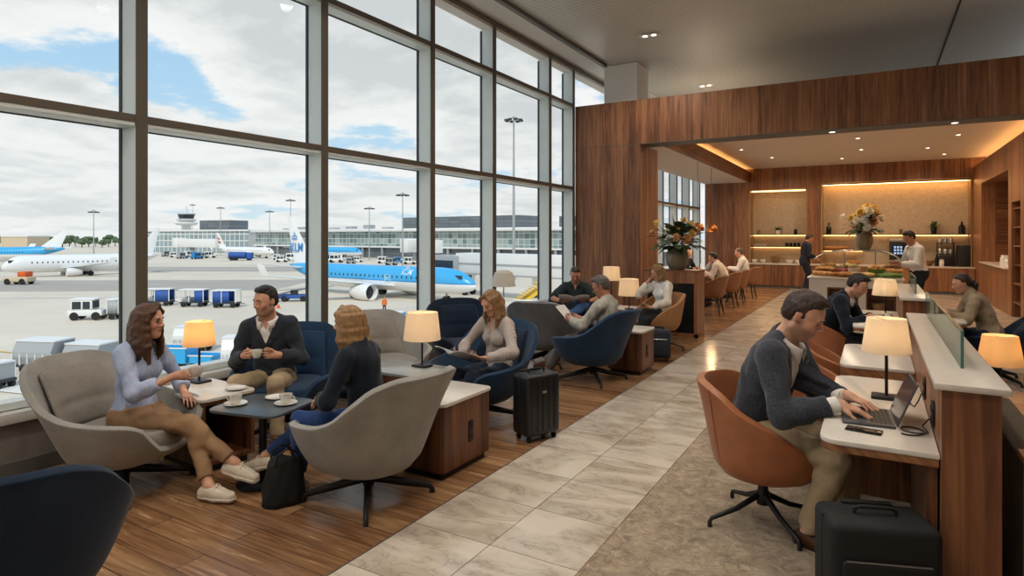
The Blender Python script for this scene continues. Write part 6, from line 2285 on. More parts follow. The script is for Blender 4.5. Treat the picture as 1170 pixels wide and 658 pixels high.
# sneeze guard
GY = 13.55
t = thing('sneeze_guard', 'chrome framed glass guard standing on the buffet island', 'guard', (-0.24, GY, IH))
for x in (-0.28, 0.24):
    m = MB(); m.tube([(x, 0, 0), (x, 0, 0.46)], 0.017, 12); m.lathe([(0, 0), (0.04, 0), (0.04, 0.01), (0, 0.012)], 16, (x, 0, 0)); m.build('post', M['steel'], t)
m = MB()
arc = [(-0.80, 0, 0.30), (-0.66, 0, 0.39), (-0.48, 0, 0.45), (-0.28, 0, 0.475), (0, 0, 0.48), (0.24, 0, 0.475), (0.42, 0, 0.45), (0.56, 0, 0.39), (0.66, 0, 0.30)]
m.tube(arc, 0.014, 10); m.tube([(x, y + 0.32, z) for x, y, z in arc], 0.014, 10); m.build('top_rail', M['steel'], t)
m = MB(); rows = [[(x, y, z + 0.014), (x, y + 0.32, z + 0.014)] for x, y, z in arc]; m.grid(rows); o = m.build('glass_sheet', M['glass_screen'], t, 180); md = o.modifiers.new('thick', 'SOLIDIFY'); md.thickness = 0.006
m = MB(); m.box((-0.30, 0.02, 0.482), (0.26, 0.30, 0.496)); m.build('shelf_plate', M['glass_screen'], t)

vase('vase', 'tan tapered vase on the buffet guard', (-0.18, GY + 0.16, IH + 0.497), 0.15, 0.36, M['vase_tan'], 0.85)
FL2 = [(-0.05, -0.2, 0.36, 0.075, 1), (0.08, -0.2, 0.40, 0.07, 0), (0.20, -0.12, 0.36, 0.065, 1), (0.02, -0.24, 0.24, 0.07, 3), (-0.12, -0.22, 0.22, 0.06, 0), (0.15, -0.22, 0.20, 0.07, 2), (0.28, -0.1, 0.26, 0.06, 0),
       (-0.22, -0.1, 0.28, 0.055, 1), (0.05, -0.1, 0.47, 0.065, 1), (-0.36, -0.05, 0.30, 0.045, 3), (0.05, -0.28, 0.08, 0.055, 3), (0.16, -0.1, 0.45, 0.06, 1)]
bouquet('bouquet of cream and yellow roses in the tan vase on the buffet', (-0.18, GY + 0.16, IH + 0.84), 0.36, 0.50, FL2, 8, [M['petal_cream'], M['petal_yellow'], M['petal_peach'], M['petal_white']], 110, 10)


def platter(label, loc, rz, rx, ry, kind, board, foodmat, n, seed, rise=0.0):
    rn = random.Random(seed)
    t = thing('platter', label, 'food platter', loc, rz)
    m = MB(); m.prism([(rx * math.cos(2 * PI * k / 32) if kind != 'board' else 0, ry * math.sin(2 * PI * k / 32)) for k in range(32)] if kind != 'board' else rrect(-rx, -ry, rx, ry, 0.02), rise, rise + 0.016, 0.004); m.build('dish', board, t)
    if rise:
        m = MB(); m.tube([(0, 0, 0), (0, 0, rise)], 0.03, 12); m.lathe([(0, 0), (0.08, 0), (0.08, 0.01), (0, 0.012)], 20); m.build('pedestal', board, t)
    m = MB()
    for i in range(n):
        a = rn.uniform(0, 2 * PI); q = math.sqrt(rn.random()) * 0.82
        s = rn.uniform(0.035, 0.058)
        rot = Matrix.Rotation(rn.uniform(0, PI), 3, 'Z')
        m.ell((rx * q * math.cos(a), ry * q * math.sin(a), rise + 0.016 + s * 0.6 + 0.02 * (1 - q)), (s * 1.5, s, s * 0.75), 10, 6, rot)
    o = m.build('food', foodmat, t, 180); o['kind'] = 'stuff'
    return t


PL = [('round', -0.86, 13.0, 'pastry', 'china', 'plate of golden pastries at the left front corner of the buffet', 0), ('board', -0.52, 12.96, 'bread', 'wood_board', 'wooden board of rolls at the front of the buffet', 0), ('round', -0.20, 13.02, 'cheese', 'slate', 'slate plate of cheese in the front middle of the buffet', 0),
      ('round', 0.22, 12.98, 'greens', 'china', 'white dish of salad at the right front of the buffet', 0.0), ('board', -0.84, 13.42, 'pastry', 'wood_board', 'board of pastries behind the front left plate', 0.07), ('round', -0.50, 13.35, 'berry', 'china', 'dish of red berries in the second row of the buffet', 0.05),
      ('round', 0.26, 13.3, 'pastry', 'china', 'raised plate of pastries beside the green bowl', 0.06), ('board', -0.80, 13.86, 'bread', 'slate', 'slate board of bread at the back left of the buffet', 0.12), ('round', -0.42, 13.95, 'cheese', 'wood_board', 'round board of cheese at the back of the buffet', 0.12), ('round', 0.28, 13.9, 'bread', 'china', 'plate of rolls at the back right of the buffet', 0.12)]
for i, (kd, x, y, fm, bm_, lab, rz_) in enumerate(PL):
    platter(lab, (x, y, IH + 0.001), 0.2 * i, 0.19, 0.15 if kd == 'board' else 0.18, kd, M[bm_], M[fm], 16, i, rz_)
t = thing('serving_bowl', 'green bowl heaped with chips in the middle of the buffet', 'bowl', (0.02, 13.28, IH + 0.001))
m = MB(); m.lathe([(0, 0), (0.09, 0), (0.15, 0.06), (0.165, 0.15), (0.155, 0.15), (0.13, 0.06), (0, 0.05)], 28); m.build('vessel', M['green_bowl'], t)
m = MB(); rn = random.Random(3)
for i in range(24):
    a = rn.uniform(0, 6.28); q = math.sqrt(rn.random()) * 0.12
    m.ell((q * math.cos(a), q * math.sin(a), 0.14 + 0.07 * (1 - q / 0.12) + rn.uniform(0, 0.02)), (0.04, 0.03, 0.022), 8, 6)
o = m.build('food', M['pastry'], t, 180); o['kind'] = 'stuff'
t = thing('serving_crock', 'pale stone crock at the front of the buffet', 'crock', (-0.34, 13.22, IH + 0.001))
m = MB(); m.lathe([(0, 0), (0.10, 0), (0.105, 0.16), (0.095, 0.16), (0.09, 0.02), (0, 0.02)], 28); m.build('vessel', M['stone_top'], t)

# ceiling downlights
DLG = 'recessed downlights'


def downlight(loc, label, twin=False):
    t = thing('downlight', label, 'light', loc, 0, DLG)
    xs = (-0.075, 0.075) if twin else (0,)
    m = MB()
    if twin: m.box((-0.17, -0.085, -0.006), (0.17, 0.085, -0.0005), 0.002)
    else: m.lathe([(0.045, -0.006), (0.06, -0.004), (0.06, -0.0005), (0.045, -0.0005), (0.045, -0.006)], 20, cap=False)
    m.build('trim_ring', M['white_paint'], t)
    for x in xs:
        m = MB(); m.lathe([(0, -0.004 - 0.004 * twin), (0.042, -0.004 - 0.004 * twin), (0.042, -0.001), (0, -0.001)], 18, (x, 0, 0)); m.build('lens', M['downlight'], t)


downlight((-3.25, 10.1, HC + 0.0), 'twin downlight in the ribbed ceiling in front of the portal', True)
downlight((-3.25, 14.1, HC + 0.0), 'twin downlight in the ribbed ceiling beyond the portal', True)
for u, v in ((951, 151), (1091, 140)):
    p = lat(u, FPX * (3.366 - EYE) / (270 - v)); downlight((p.x, YP + 0.27, 3.364), 'small round downlight under the walnut portal, ' + ('left one' if u < 1000 else 'right one'))
for u, v in ((980, 158), (962, 181), (1060, 169), (1079, 176), (1095, 154), (847, 171), (882, 180), (984, 171)):
    p = lat(u, FPX * (3.90 - EYE) / (270 - v)); downlight((p.x, p.y, 3.9), 'small round downlight in the cream bar ceiling')
# ------------------------------------------------------------------ the people
def wpos(loc, heading, p):
    a = R(heading); c, s = math.cos(a), math.sin(a)
    return (loc[0] + p[0] * c - p[1] * s, loc[1] + p[0] * s + p[1] * c, p[2])


def shirt(mat, **k): return dict(dict(name='shirt', mat=mat, grow=0.008, loose=0.006, sleeve=1.0, v=(0.09, 0.045), fold=0.005), **k)


# woman in the pale blue shirt
L_, hd_ = (-4.18, 2.28), 16
sp = dict(s=0.94, fem=True, hz=0.475, lean=-4, bend=10, skin=M['skin_light'], hair=dict(kind='long', mat=M['hair_chestnut'], len=0.28, part=1, open=125, fwd=0.02), h=0.0075, hb=0.0055, hyaw=14, hpitch=3, seed=3,
          tops=[shirt(M['blue_shirt'], sleeve=0.80, v=(0.15, 0.06), fold=0.006, grow=0.010, loose=0.006, hem=0.04)], collar=dict(mat=M['blue_shirt'], open=38),
          trousers=dict(mat=M['khaki'], len=0.86, loose=0.0, waist=0.075, seat=0.018), shoes=SNK,
          rh=(0.345, -0.055, 0.765), re=(-0.1, -0.5, -0.9), rhd=(0.93, 0.30, 0.18), rhn=(-0.25, 0.95, 0.0), rc=[62, 66, 70, 74], rtc=20, rto=30,
          lh=(0.28, 0.10, 0.615), le=(-0.2, 0.7, -0.6), lhd=(0.8, -0.55, -0.1), lhn=(0, 0, -1), lc=22,
          lf=(0.60, -0.055, 0.09), lt=4, lk=(0.8, 0.05, 0.7), rf=(0.70, 0.055, 0.205), rt=10, rtp=14, rk=(0.6, 0.25, 0.9))
person(sp, 'woman in pale blue shirt and tan trousers holding a coffee cup, legs crossed', L_, hd_)
c_ = cup_and_saucer('white cup in the hand of the woman in the blue shirt', wpos(L_, hd_, (0.440, 0.025, 0.752)), R(hd_ - 120), None, False)

# man in the charcoal sweater
L_, hd_ = (-4.39, 3.53), -58
sp = dict(s=1.0, hz=0.45, lean=-2, bend=12, side=-4, skin=M['skin_light'], hair=dict(kind='short', mat=M['hair_dark'], vol=0.006), stubble=0.75, h=0.0075, hb=0.0055, hyaw=-30, hpitch=8, seed=5, neck=14,
          tops=[dict(name='shirt', mat=M['white_shirt'], grow=0.005, sleeve=0.95, v=(0.07, 0.03)), dict(name='sweater', mat=M['charcoal_knit'], grow=0.014, loose=0.006, sleeve=0.95, v=(0.17, 0.085), hem=-0.03, hole=0.012, fold=0.006)],
          collar=dict(mat=M['white_shirt'], open=20), trousers=dict(mat=M['khaki_light']), shoes=BRN,
          rh=(0.285, -0.135, 0.700), re=(-0.3, -0.5, -0.9), rhd=(0.55, 0.80, 0.2), rhn=(0.75, -0.5, 0.1), rc=[60, 62, 64, 66], rtc=25, rto=25,
          lh=(0.285, 0.115, 0.700), le=(-0.3, 0.5, -0.9), lhd=(0.55, -0.80, 0.2), lhn=(0.75, 0.5, 0.1), lc=[60, 62, 64, 66], ltc=25, lto=25,
          lf=(0.44, 0.17, 0.09), rf=(0.42, -0.14, 0.09), lt=12, rt=-10)
person(sp, 'man in charcoal v neck sweater and khaki trousers holding a cup in both hands', L_, hd_)
cup_and_saucer('white cup held in both hands by the man in the charcoal sweater', wpos(L_, hd_, (0.375, -0.01, 0.695)), R(hd_ - 90), None, False)

# blonde woman seen from behind
L_, hd_ = (-2.79, 2.94), 190
sp = dict(s=0.94, fem=True, hz=0.475, lean=0, bend=10, skin=M['skin_light'], hair=dict(kind='bob', mat=M['hair_blonde'], len=0.165, part=-1, open=122, wave=0.004), h=0.0075, hb=0.0055, hyaw=14, hpitch=4, seed=9,
          tops=[dict(name='sweater', mat=M['navy_knit'], grow=0.012, loose=0.006, sleeve=0.95, hem=-0.03, fold=0.006, hole=0.004)], trousers=dict(mat=M['jeans'], len=0.88, loose=0.0), shoes=SNK,
          rh=(0.285, -0.02, 0.615), re=(-0.3, -0.7, -0.5), rhd=(0.75, 0.65, -0.1), rhn=(0, 0.3, -1), rc=35, lh=(0.275, 0.085, 0.625), le=(-0.3, 0.7, -0.5), lhd=(0.75, -0.65, -0.1), lhn=(0, -0.3, -1), lc=35,
          lf=(0.43, 0.11, 0.09), lt=5, lk=(0.8, 0.1, 0.6), rf=(0.68, 0.13, 0.215), rt=6, rtp=12, rk=(0.6, 0.25, 0.9))
person(sp, 'blonde woman in dark navy sweater and jeans seen from behind, hands folded', L_, hd_)

# woman reading a magazine
L_, hd_ = (-2.92, 4.73), -104
sp = dict(s=0.93, fem=True, hz=0.455, lean=-8, bend=16, side=2, skin=M['skin_light'], hair=dict(kind='long', mat=M['hair_dblonde'], len=0.23, part=1, open=118), h=0.008, hb=0.006, hyaw=-4, hpitch=28, seed=13, lids=0.004,
          tops=[shirt(M['stripe_shirt'], sleeve=0.95, v=(0.15, 0.05), fold=0.007, grow=0.011, loose=0.008)], collar=dict(mat=M['stripe_shirt'], open=34), trousers=dict(mat=M['jeans_dark'], loose=0.0), shoes=SNK,
          rh=(0.30, -0.13, 0.62), re=(-0.2, -0.8, -0.4), rhd=(0.85, 0.1, 0.15), rhn=(0.1, 0.45, 0.9), rc=28, lh=(0.29, 0.16, 0.62), le=(-0.2, 0.8, -0.4), lhd=(0.75, -0.45, 0.1), lhn=(0.1, -0.5, 0.85), lc=32,
          lf=(0.50, 0.12, 0.09), rf=(0.52, -0.10, 0.09), rk=(0.8, -0.05, 0.8), lk=(0.8, 0.05, 0.8))
person(sp, 'woman with long fair hair in grey striped shirt reading a magazine in blue chair', L_, hd_)


def open_pages(name, label, cat, loc, rz, w_, h_, mat, tilt, spread=24, thick=0.006, pages=True):
    t = thing(name, label, cat, loc, rz)
    t.rotation_euler = (0, R(tilt), rz)
    for sd in (1, -1):
        m = MB()
        rows = []
        for k in range(9):
            q = k / 8
            y = sd * w_ * q
            z = 0.5 * w_ * math.sin(R(spread)) * q + 0.018 * math.sin(PI * q)
            rows.append([(-h_ / 2, y, z), (h_ / 2, y, z)])
        m.grid(rows)
        o = m.build('page', mat, t, 180); md = o.modifiers.new('thick', 'SOLIDIFY'); md.thickness = thick; md.offset = 0
    return t


def print_mat(name, paper, ink, sc, share):
    m = plain(name, paper, 0.7)
    n, l = nt(m); b = n['Principled BSDF']
    tc = n.new('ShaderNodeTexCoord')
    br = n.new('ShaderNodeTexBrick'); br.inputs['Scale'].default_value = sc; br.inputs['Brick Width'].default_value = 1.0; br.inputs['Row Height'].default_value = 0.16
    br.inputs['Mortar Size'].default_value = 0.045; br.inputs['Color1'].default_value = srgb(ink); br.inputs['Color2'].default_value = srgb(share); br.inputs['Mortar'].default_value = srgb(paper)
    mp = n.new('ShaderNodeMapping'); mp.inputs['Rotation'].default_value = (0, 0, R(90)); l.new(tc.outputs['Object'], mp.inputs[0])
    l.new(mp.outputs[0], br.inputs['Vector']); l.new(br.outputs['Color'], b.inputs['Base Color'])
    return m


M['mag'] = print_mat('magazine_print', '#a9a9ac', '#6e7076', 12, '#8d9096')
M['news'] = print_mat('newsprint', '#c3bfb8', '#8e8b87', 14, '#a8a49f')
M['sheet'] = print_mat('printed_sheet', '#dedcd8', '#b9b6b2', 14, '#cbc8c4')
open_pages('magazine', 'open grey magazine in the lap of the fair haired woman', 'magazine', wpos(L_, hd_, (0.44, 0.0, 0.625)), R(hd_), 0.20, 0.26, M['mag'], -22)

# grey haired man reading papers
L_, hd_ = (-2.66, 6.62), 178
sp = dict(s=0.98, hz=0.43, lean=-12, bend=14, skin=M['skin_tan'], hair=dict(kind='short', mat=M['hair_grey'], vol=0.008), stubble=0.3, h=0.009, hb=0.0065, hyaw=12, hpitch=24, seed=17, glasses=True,
          tops=[shirt(M['check_shirt'], sleeve=0.92, grow=0.011, loose=0.010, fold=0.008)], collar=dict(mat=M['check_shirt'], open=22), trousers=dict(mat=M['grey_trouser'], loose=0.004), shoes=BRN,
          rh=(0.36, -0.12, 0.68), re=(-0.2, -0.6, -0.6), rhd=(0.8, 0.25, 0.3), rhn=(0.0, 0.9, 0.3), rc=42, lh=(0.36, 0.12, 0.68), le=(-0.2, 0.6, -0.6), lhd=(0.8, -0.25, 0.3), lhn=(0.0, -0.9, 0.3), lc=42,
          lf=(0.66, 0.10, 0.10), lt=5, lk=(0.7, 0.1, 0.8), rf=(0.72, 0.05, 0.17), rt=3, rtp=10, rk=(0.5, 0.2, 1.0))
person(sp, 'grey haired man with glasses in checked shirt reading papers in blue chair', L_, hd_)
t = thing('papers', 'sheaf of printed papers in the hands of the grey haired man', 'papers', wpos(L_, hd_, (0.47, 0.0, 0.73)), R(hd_))
for k, (a, y) in enumerate(((-48, -0.003), (-44, 0.003))):
    m = MB(); m.box((-0.14, -0.105, -0.001), (0.14, 0.105, 0.001)); o = m.build('sheet', M['sheet'], t); o.rotation_euler = (0, R(a), R(2 * k)); o.location = (0, y * 2, 0.005 * k)

# man in the dark polo
L_, hd_ = (-4.05, 8.90), -68
sp = dict(s=0.97, hz=0.42, lean=-10, bend=16, skin=M['skin_warm'], hair=dict(kind='short', mat=M['hair_brown'], vol=0.006), stubble=0.5, h=0.009, hb=0.007, hyaw=4, hpitch=26, seed=19,
          tops=[dict(name='polo_shirt', mat=M['dark_polo'], grow=0.011, loose=0.012, sleeve=0.42, v=(0.09, 0.03), fold=0.005)], collar=dict(mat=M['dark_polo'], open=24), trousers=dict(mat=M['jeans_pale']), shoes=BLK,
          rh=(0.34, -0.17, 0.66), re=(-0.1, -0.9, -0.4), rhd=(0.75, 0.4, 0.15), rhn=(0.1, 0.6, 0.8), rc=35, lh=(0.34, 0.17, 0.66), le=(-0.1, 0.9, -0.4), lhd=(0.75, -0.4, 0.15), lhn=(0.1, -0.6, 0.8), lc=35,
          rf=(0.46, -0.12, 0.09), lf=(0.52, -0.16, 0.42), lt=-40, ltp=20, lk=(0.5, 0.65, 0.7))
person(sp, 'man in dark polo shirt and blue jeans reading a newspaper by the walnut wall', L_, hd_)
open_pages('newspaper', 'newspaper spread in the hands of the man in the dark polo', 'newspaper', wpos(L_, hd_, (0.46, 0.0, 0.69)), R(hd_), 0.23, 0.30, M['news'], -28, 14, 0.004)

# woman with the phone
L_, hd_ = (-2.68, 8.92), 240
sp = dict(s=0.93, fem=True, hz=0.52, lean=-8, bend=16, skin=M['skin_light'], hair=dict(kind='bob', mat=M['hair_dblonde'], len=0.12, part=1, open=118), h=0.0095, hb=0.007, hyaw=-20, hpitch=22, hroll=-8, seed=23,
          tops=[dict(name='blouse', mat=M['white_shirt'], grow=0.008, loose=0.006, sleeve=0.95, fold=0.006), dict(name='cardigan', mat=M['cream_knit'], grow=0.016, loose=0.008, sleeve=0.92, v=(0.50, 0.15, 0.06), hem=-0.04, hole=0.015)],
          trousers=dict(mat=M['black_trouser'], loose=0.002), shoes=BLK,
          rh=(0.15, -0.14, 0.975), re=(0.5, -0.5, -0.7), rhd=(-0.35, 0.25, 0.9), rhn=(-0.5, 0.75, -0.2), rc=45, lh=(0.30, 0.10, 0.64), le=(-0.2, 0.8, -0.4), lhd=(0.8, -0.5, 0.1), lhn=(0.2, 0.0, 0.95), lc=38,
          lf=(0.48, 0.08, 0.09), rf=(0.58, 0.10, 0.24), rk=(0.6, 0.25, 0.9), rtp=14)
person(sp, 'woman in white top and cream cardigan resting her cheek on one hand', L_, hd_)
m = MB(); m.box((-0.07, -0.035, 0), (0.07, 0.035, 0.008), 0.003); o = m.build('phone', M['screen_dark'], None); o.location = wpos(L_, hd_, (0.385, 0.045, 0.672)); o.rotation_euler = (0, R(-18), R(hd_ - 20)); tag(o, 'dark phone in the hand of the woman with the cream cardigan', 'phone')

# man with the laptop
L_, hd_ = (-0.60, 3.80), -10
sp = dict(s=1.07, hz=0.55, lean=9, bend=14, skin=M['skin_light'], hair=dict(kind='short', mat=M['hair_brown'], vol=0.007), stubble=0.85, h=0.007, hb=0.005, hh=0.0045, hyaw=2, hpitch=30, seed=29, lids=0.004, neck=30,
          tops=[dict(name='shirt', mat=M['white_shirt'], grow=0.006, loose=0.003, sleeve=1.0, v=(0.06, 0.03)), dict(name='jacket', mat=M['tweed'], grow=0.016, loose=0.008, sleeve=0.92, v=(0.40, 0.10), hem=-0.13, hole=0.014, fold=0.007)],
          collar=dict(mat=M['white_shirt'], open=18, h=0.040, r=0.004), lapels=M['tweed'], lapel_size=(0.40, 0.095), trousers=dict(mat=M['khaki_light'], loose=0.008), shoes=BRN,
          rh=(0.475, -0.175, 0.802), re=(-0.35, -0.55, -0.8), rhd=(0.94, 0.20, -0.16), rhn=(-0.16, 0.0, -0.98), rc=[24, 22, 24, 28], rtc=16, rto=40,
          lh=(0.475, 0.035, 0.802), le=(-0.35, 0.7, -0.7), lhd=(0.94, -0.26, -0.16), lhn=(-0.16, 0.0, -0.98), lc=[24, 22, 24, 28], ltc=16, lto=40,
          rf=(0.32, -0.12, 0.09), lf=(0.44, 0.14, 0.09), rt=-6, lt=10, rk=(0.9, -0.05, 0.8), lk=(0.9, 0.1, 0.5))
person(sp, 'man in grey tweed jacket and white shirt typing on the laptop', L_, hd_)

# man in the navy sweater at the far desk
L_, hd_ = (-0.50, 7.82), -10
sp = dict(s=1.0, hz=0.545, lean=16, bend=18, skin=M['skin_light'], hair=dict(kind='short', mat=M['hair_dark'], vol=0.007), stubble=0.35, h=0.009, hb=0.007, hyaw=0, hpitch=30, seed=31, neck=38,
          tops=[dict(name='shirt', mat=M['white_shirt'], grow=0.005, sleeve=0.95, v=(0.07, 0.03)), dict(name='sweater', mat=M['navy_knit'], grow=0.014, loose=0.006, sleeve=0.95, hem=-0.05, hole=0.010)],
          collar=dict(mat=M['white_shirt'], open=20), trousers=dict(mat=M['black_trouser']), shoes=BLK,
          rh=(0.46, -0.12, 0.785), re=(-0.3, -0.6, -0.7), rhd=(0.95, 0.2, -0.05), rhn=(0, 0.9, -0.3), rc=50, lh=(0.46, 0.08, 0.785), le=(-0.3, 0.7, -0.6), lhd=(0.9, -0.3, -0.1), lhn=(0, -0.2, -1), lc=30,
          rf=(0.36, -0.10, 0.09), lf=(0.44, 0.12, 0.09))
person(sp, 'man in dark navy sweater with white collar leaning over the far desk', L_, hd_)

# woman in beige beyond the partition
L_, hd_ = (1.14, 8.94), 184
sp = dict(s=0.95, fem=True, hz=0.52, lean=12, bend=16, skin=M['skin_light'], hair=dict(kind='tail', mat=M['hair_brown'], vol=0.010), h=0.009, hb=0.007, hyaw=6, hpitch=16, seed=37, neck=30, lids=0.003,
          tops=[dict(name='sweater', mat=M['beige_knit'], grow=0.014, loose=0.009, sleeve=0.95, hem=-0.04, turtle=True, fold=0.007)], trousers=dict(mat=M['jeans_dark']), shoes=BLK,
          rh=(0.42, -0.06, 0.765), re=(-0.2, -0.7, -0.6), rhd=(0.9, 0.3, -0.1), rhn=(0, 0.2, -1), rc=35, lh=(0.42, 0.10, 0.765), le=(-0.2, 0.7, -0.6), lhd=(0.9, -0.3, -0.1), lhn=(0, -0.2, -1), lc=35, lf=(0.42, 0.1, 0.09), rf=(0.42, -0.1, 0.09))
person(sp, 'woman in beige knit sweater with tied back hair writing beyond the partition', L_, hd_)

# standing man in the navy suit
sp = dict(s=1.0, hz=0.925, lean=2, bend=5, skin=M['skin_warm'], hair=dict(kind='short', mat=M['hair_dark'], vol=0.007), stubble=0.3, h=0.013, hb=0.011, hh=0.009, hyaw=4, hpitch=24, seed=41,
          tops=[dict(name='shirt', mat=M['white_shirt'], grow=0.006, sleeve=0.98, v=(0.06, 0.03)), dict(name='jacket', mat=M['navy_suit'], grow=0.018, loose=0.008, sleeve=0.93, v=(0.36, 0.09), hem=-0.16, hole=0.014)],
          collar=dict(mat=M['white_shirt'], open=18), trousers=dict(mat=M['navy_suit'], loose=0.008), shoes=BLK,
          rh=(0.28, -0.16, 1.00), lh=(0.30, 0.14, 1.02), re=(-0.6, -0.4, -0.6), le=(-0.6, 0.4, -0.6), rhn=(0, 0.8, -0.4), lhn=(0, -0.8, -0.4), lf=(0.03, 0.10, 0.09), rf=(0.0, -0.10, 0.09), lk=(1, 0.05, 0.1), rk=(1, -0.05, 0.1))
person(sp, 'man in dark navy suit standing at the back counter, head bowed', (-1.80, 20.35), 24)

# standing man in the white shirt
L_, hd_ = (0.70, 13.75), 204
sp = dict(s=1.03, hz=0.955, lean=4, bend=8, skin=M['skin_warm'], hair=dict(kind='short', mat=M['hair_dark'], vol=0.008), stubble=0.3, h=0.011, hb=0.009, hh=0.008, hyaw=4, hpitch=28, seed=43,
          tops=[shirt(M['white_shirt'], sleeve=0.95, grow=0.012, loose=0.010, v=(0.10, 0.04), hem=0.03)], collar=dict(mat=M['white_shirt'], open=24), trousers=dict(mat=M['navy_suit'], waist=0.07, seat=0.02), shoes=BLK,
          rh=(0.37, -0.10, 1.17), lh=(0.39, 0.12, 1.15), re=(-0.4, -0.5, -0.7), le=(-0.4, 0.5, -0.7), rhn=(0, 0.6, -0.6), lhn=(0, -0.6, 0.6), rc=45, lc=30, lf=(0.03, 0.10, 0.09), rf=(0.0, -0.10, 0.09), lk=(1, 0.05, 0.1), rk=(1, -0.05, 0.1))
person(sp, 'man in white shirt and dark trousers standing at the buffet holding a plate', L_, hd_)
saucer('white plate in the hand of the man in the white shirt', wpos(L_, hd_, (0.49, 0.08, 1.185)), None, 0.11)

# diners by the far glass
sp = dict(s=0.98, hz=0.56, lean=14, bend=16, skin=M['skin_light'], hair=dict(kind='short', mat=M['hair_dark']), h=0.012, hb=0.010, hh=0.009, hpitch=14, seed=47, neck=28,
          tops=[shirt(M['cream_knit'], grow=0.013, v=None)], trousers=dict(mat=M['jeans_dark']), shoes=BLK, rh=(0.33, -0.06, 1.05), rhd=(-0.2, 0.3, 0.9), rhn=(-0.9, 0.2, 0), re=(0.3, -0.6, -0.8), lh=(0.42, 0.12, 0.80), lf=(0.4, 0.1, 0.09), rf=(0.4, -0.1, 0.09))
person(sp, 'dark haired diner in cream sweater leaning on the table, hand to face', (-3.02, 15.05), 178)
sp = dict(s=1.0, hz=0.56, lean=2, bend=10, skin=M['skin_light'], hair=dict(kind='short', mat=M['hair_grey'], bald=True), h=0.012, hb=0.010, hh=0.009, hpitch=14, seed=53,
          tops=[shirt(M['white_shirt'], grow=0.012)], collar=dict(mat=M['white_shirt']), trousers=dict(mat=M['black_trouser']), shoes=BLK, rh=(0.42, -0.12, 0.80), lh=(0.42, 0.12, 0.80), lf=(0.4, 0.1, 0.09), rf=(0.4, -0.1, 0.09))
person(sp, 'balding diner in white shirt seated at the farthest dining chair', (-3.02, 17.58), 190)
sp = dict(s=0.98, hz=0.56, lean=6, bend=10, skin=M['skin_light'], hair=dict(kind='short', mat=hair_mat('hair_white', '#8d8883', '#d6d2cc'), bald=True), stubble=1.0, h=0.012, hb=0.010, hh=0.009, hpitch=12, seed=59, hyaw=-20,
          tops=[shirt(M['navy_knit'], grow=0.013, v=None)], trousers=dict(mat=M['black_trouser']), shoes=BLK, rh=(0.42, -0.12, 0.80), lh=(0.42, 0.12, 0.80), lf=(0.4, 0.1, 0.09), rf=(0.4, -0.1, 0.09))
sp['skin'] = skin_mat('skin_white_beard', '#cf9c80', stub='#d2cdc6')
person(sp, 'bearded diner in dark top facing the view beside the bouquet', (-4.50, 16.9), -24)
# ------------------------------------------------------------------ the apron beyond the glass
ZG = -6.85
M['concrete'] = plain('apron_concrete', '#d2c6b4', 0.9, var=0.10, scale=0.08)
M['asphalt'] = plain('taxiway_asphalt', '#a8a096', 0.9, var=0.08, scale=0.1)
M['line_white'] = plain('painted_white_line', '#dedad2', 0.8)
M['line_yellow'] = plain('painted_yellow_line', '#c9a648', 0.8)
M['white_metal'] = plain('white_painted_metal', '#dfe0df', 0.4)
M['grey_metal'] = plain('grey_painted_metal', '#9da1a3', 0.5)
M['dark_metal'] = plain('dark_underframe', '#33363a', 0.6)
M['tyre'] = plain('tyre', '#1c1c1d', 0.8)
M['blue_canvas'] = plain('blue_canvas', '#23529c', 0.6, var=0.1, scale=2)
M['cyan_paint'] = plain('cyan_paint', '#2fa3dc', 0.45)
M['orange'] = plain('orange_plastic', '#d4591f', 0.6)
M['hi_vis'] = plain('orange_hi_vis', '#d8763a', 0.7)
M['yellow'] = plain('yellow_paint', '#e0b93a', 0.5)
M['car_glass'] = plain('vehicle_glass', '#2c343a', 0.15)
M['beige_paint'] = plain('beige_paint', '#c9b89c', 0.5)
M['sky_blue'] = plain('sky_blue_paint', '#35a6e0', 0.3)
M['sky_dark'] = plain('mid_blue_paint', '#1f7fc4', 0.3)
M['plane_glass'] = plain('cabin_window', '#2b3a48', 0.2)


def outside_wp(u, v, z=0.0):
    d = FPX * (EYE - ZG - z) / (v - 270.0)
    p = lat(u, d); p.z = ZG + z
    return p, d


def facade(name, c1, c2, bw, bh, mort, frame):
    m = bpy.data.materials.new(name); m.use_nodes = True
    n, l = nt(m); b = n['Principled BSDF']
    tc = n.new('ShaderNodeTexCoord'); sp_ = n.new('ShaderNodeSeparateXYZ'); cv_ = n.new('ShaderNodeCombineXYZ')
    l.new(tc.outputs['Object'], sp_.inputs[0]); l.new(sp_.outputs[0], cv_.inputs[0]); l.new(sp_.outputs[2], cv_.inputs[1])
    br = n.new('ShaderNodeTexBrick'); br.offset = 0
    br.inputs['Scale'].default_value = 1.0; br.inputs['Brick Width'].default_value = bw; br.inputs['Row Height'].default_value = bh
    br.inputs['Mortar Size'].default_value = mort
    br.inputs['Color1'].default_value = srgb(c1); br.inputs['Color2'].default_value = srgb(c2); br.inputs['Mortar'].default_value = srgb(frame)
    l.new(cv_.outputs[0], br.inputs['Vector']); l.new(br.outputs['Color'], b.inputs['Base Color'])
    b.inputs['Roughness'].default_value = 0.25
    return m


M['facade'] = facade('curtain_wall', '#5f7478', '#9fb0ae', 2.2, 1.9, 0.10, '#c9cfcc')
M['facade_dark'] = facade('dark_cladding', '#5b6369', '#6c747a', 5.0, 1.2, 0.08, '#4b5156')
M['facade_white'] = facade('window_band', '#7d8f96', '#93a3a8', 3.0, 3.2, 0.25, '#d5d6d3')

m = MB()
m.quad((-900, -500, ZG), (-5.6, -500, ZG), (-5.6, 1400, ZG), (-900, 1400, ZG))
struct('ground_apron', m, M['concrete'])


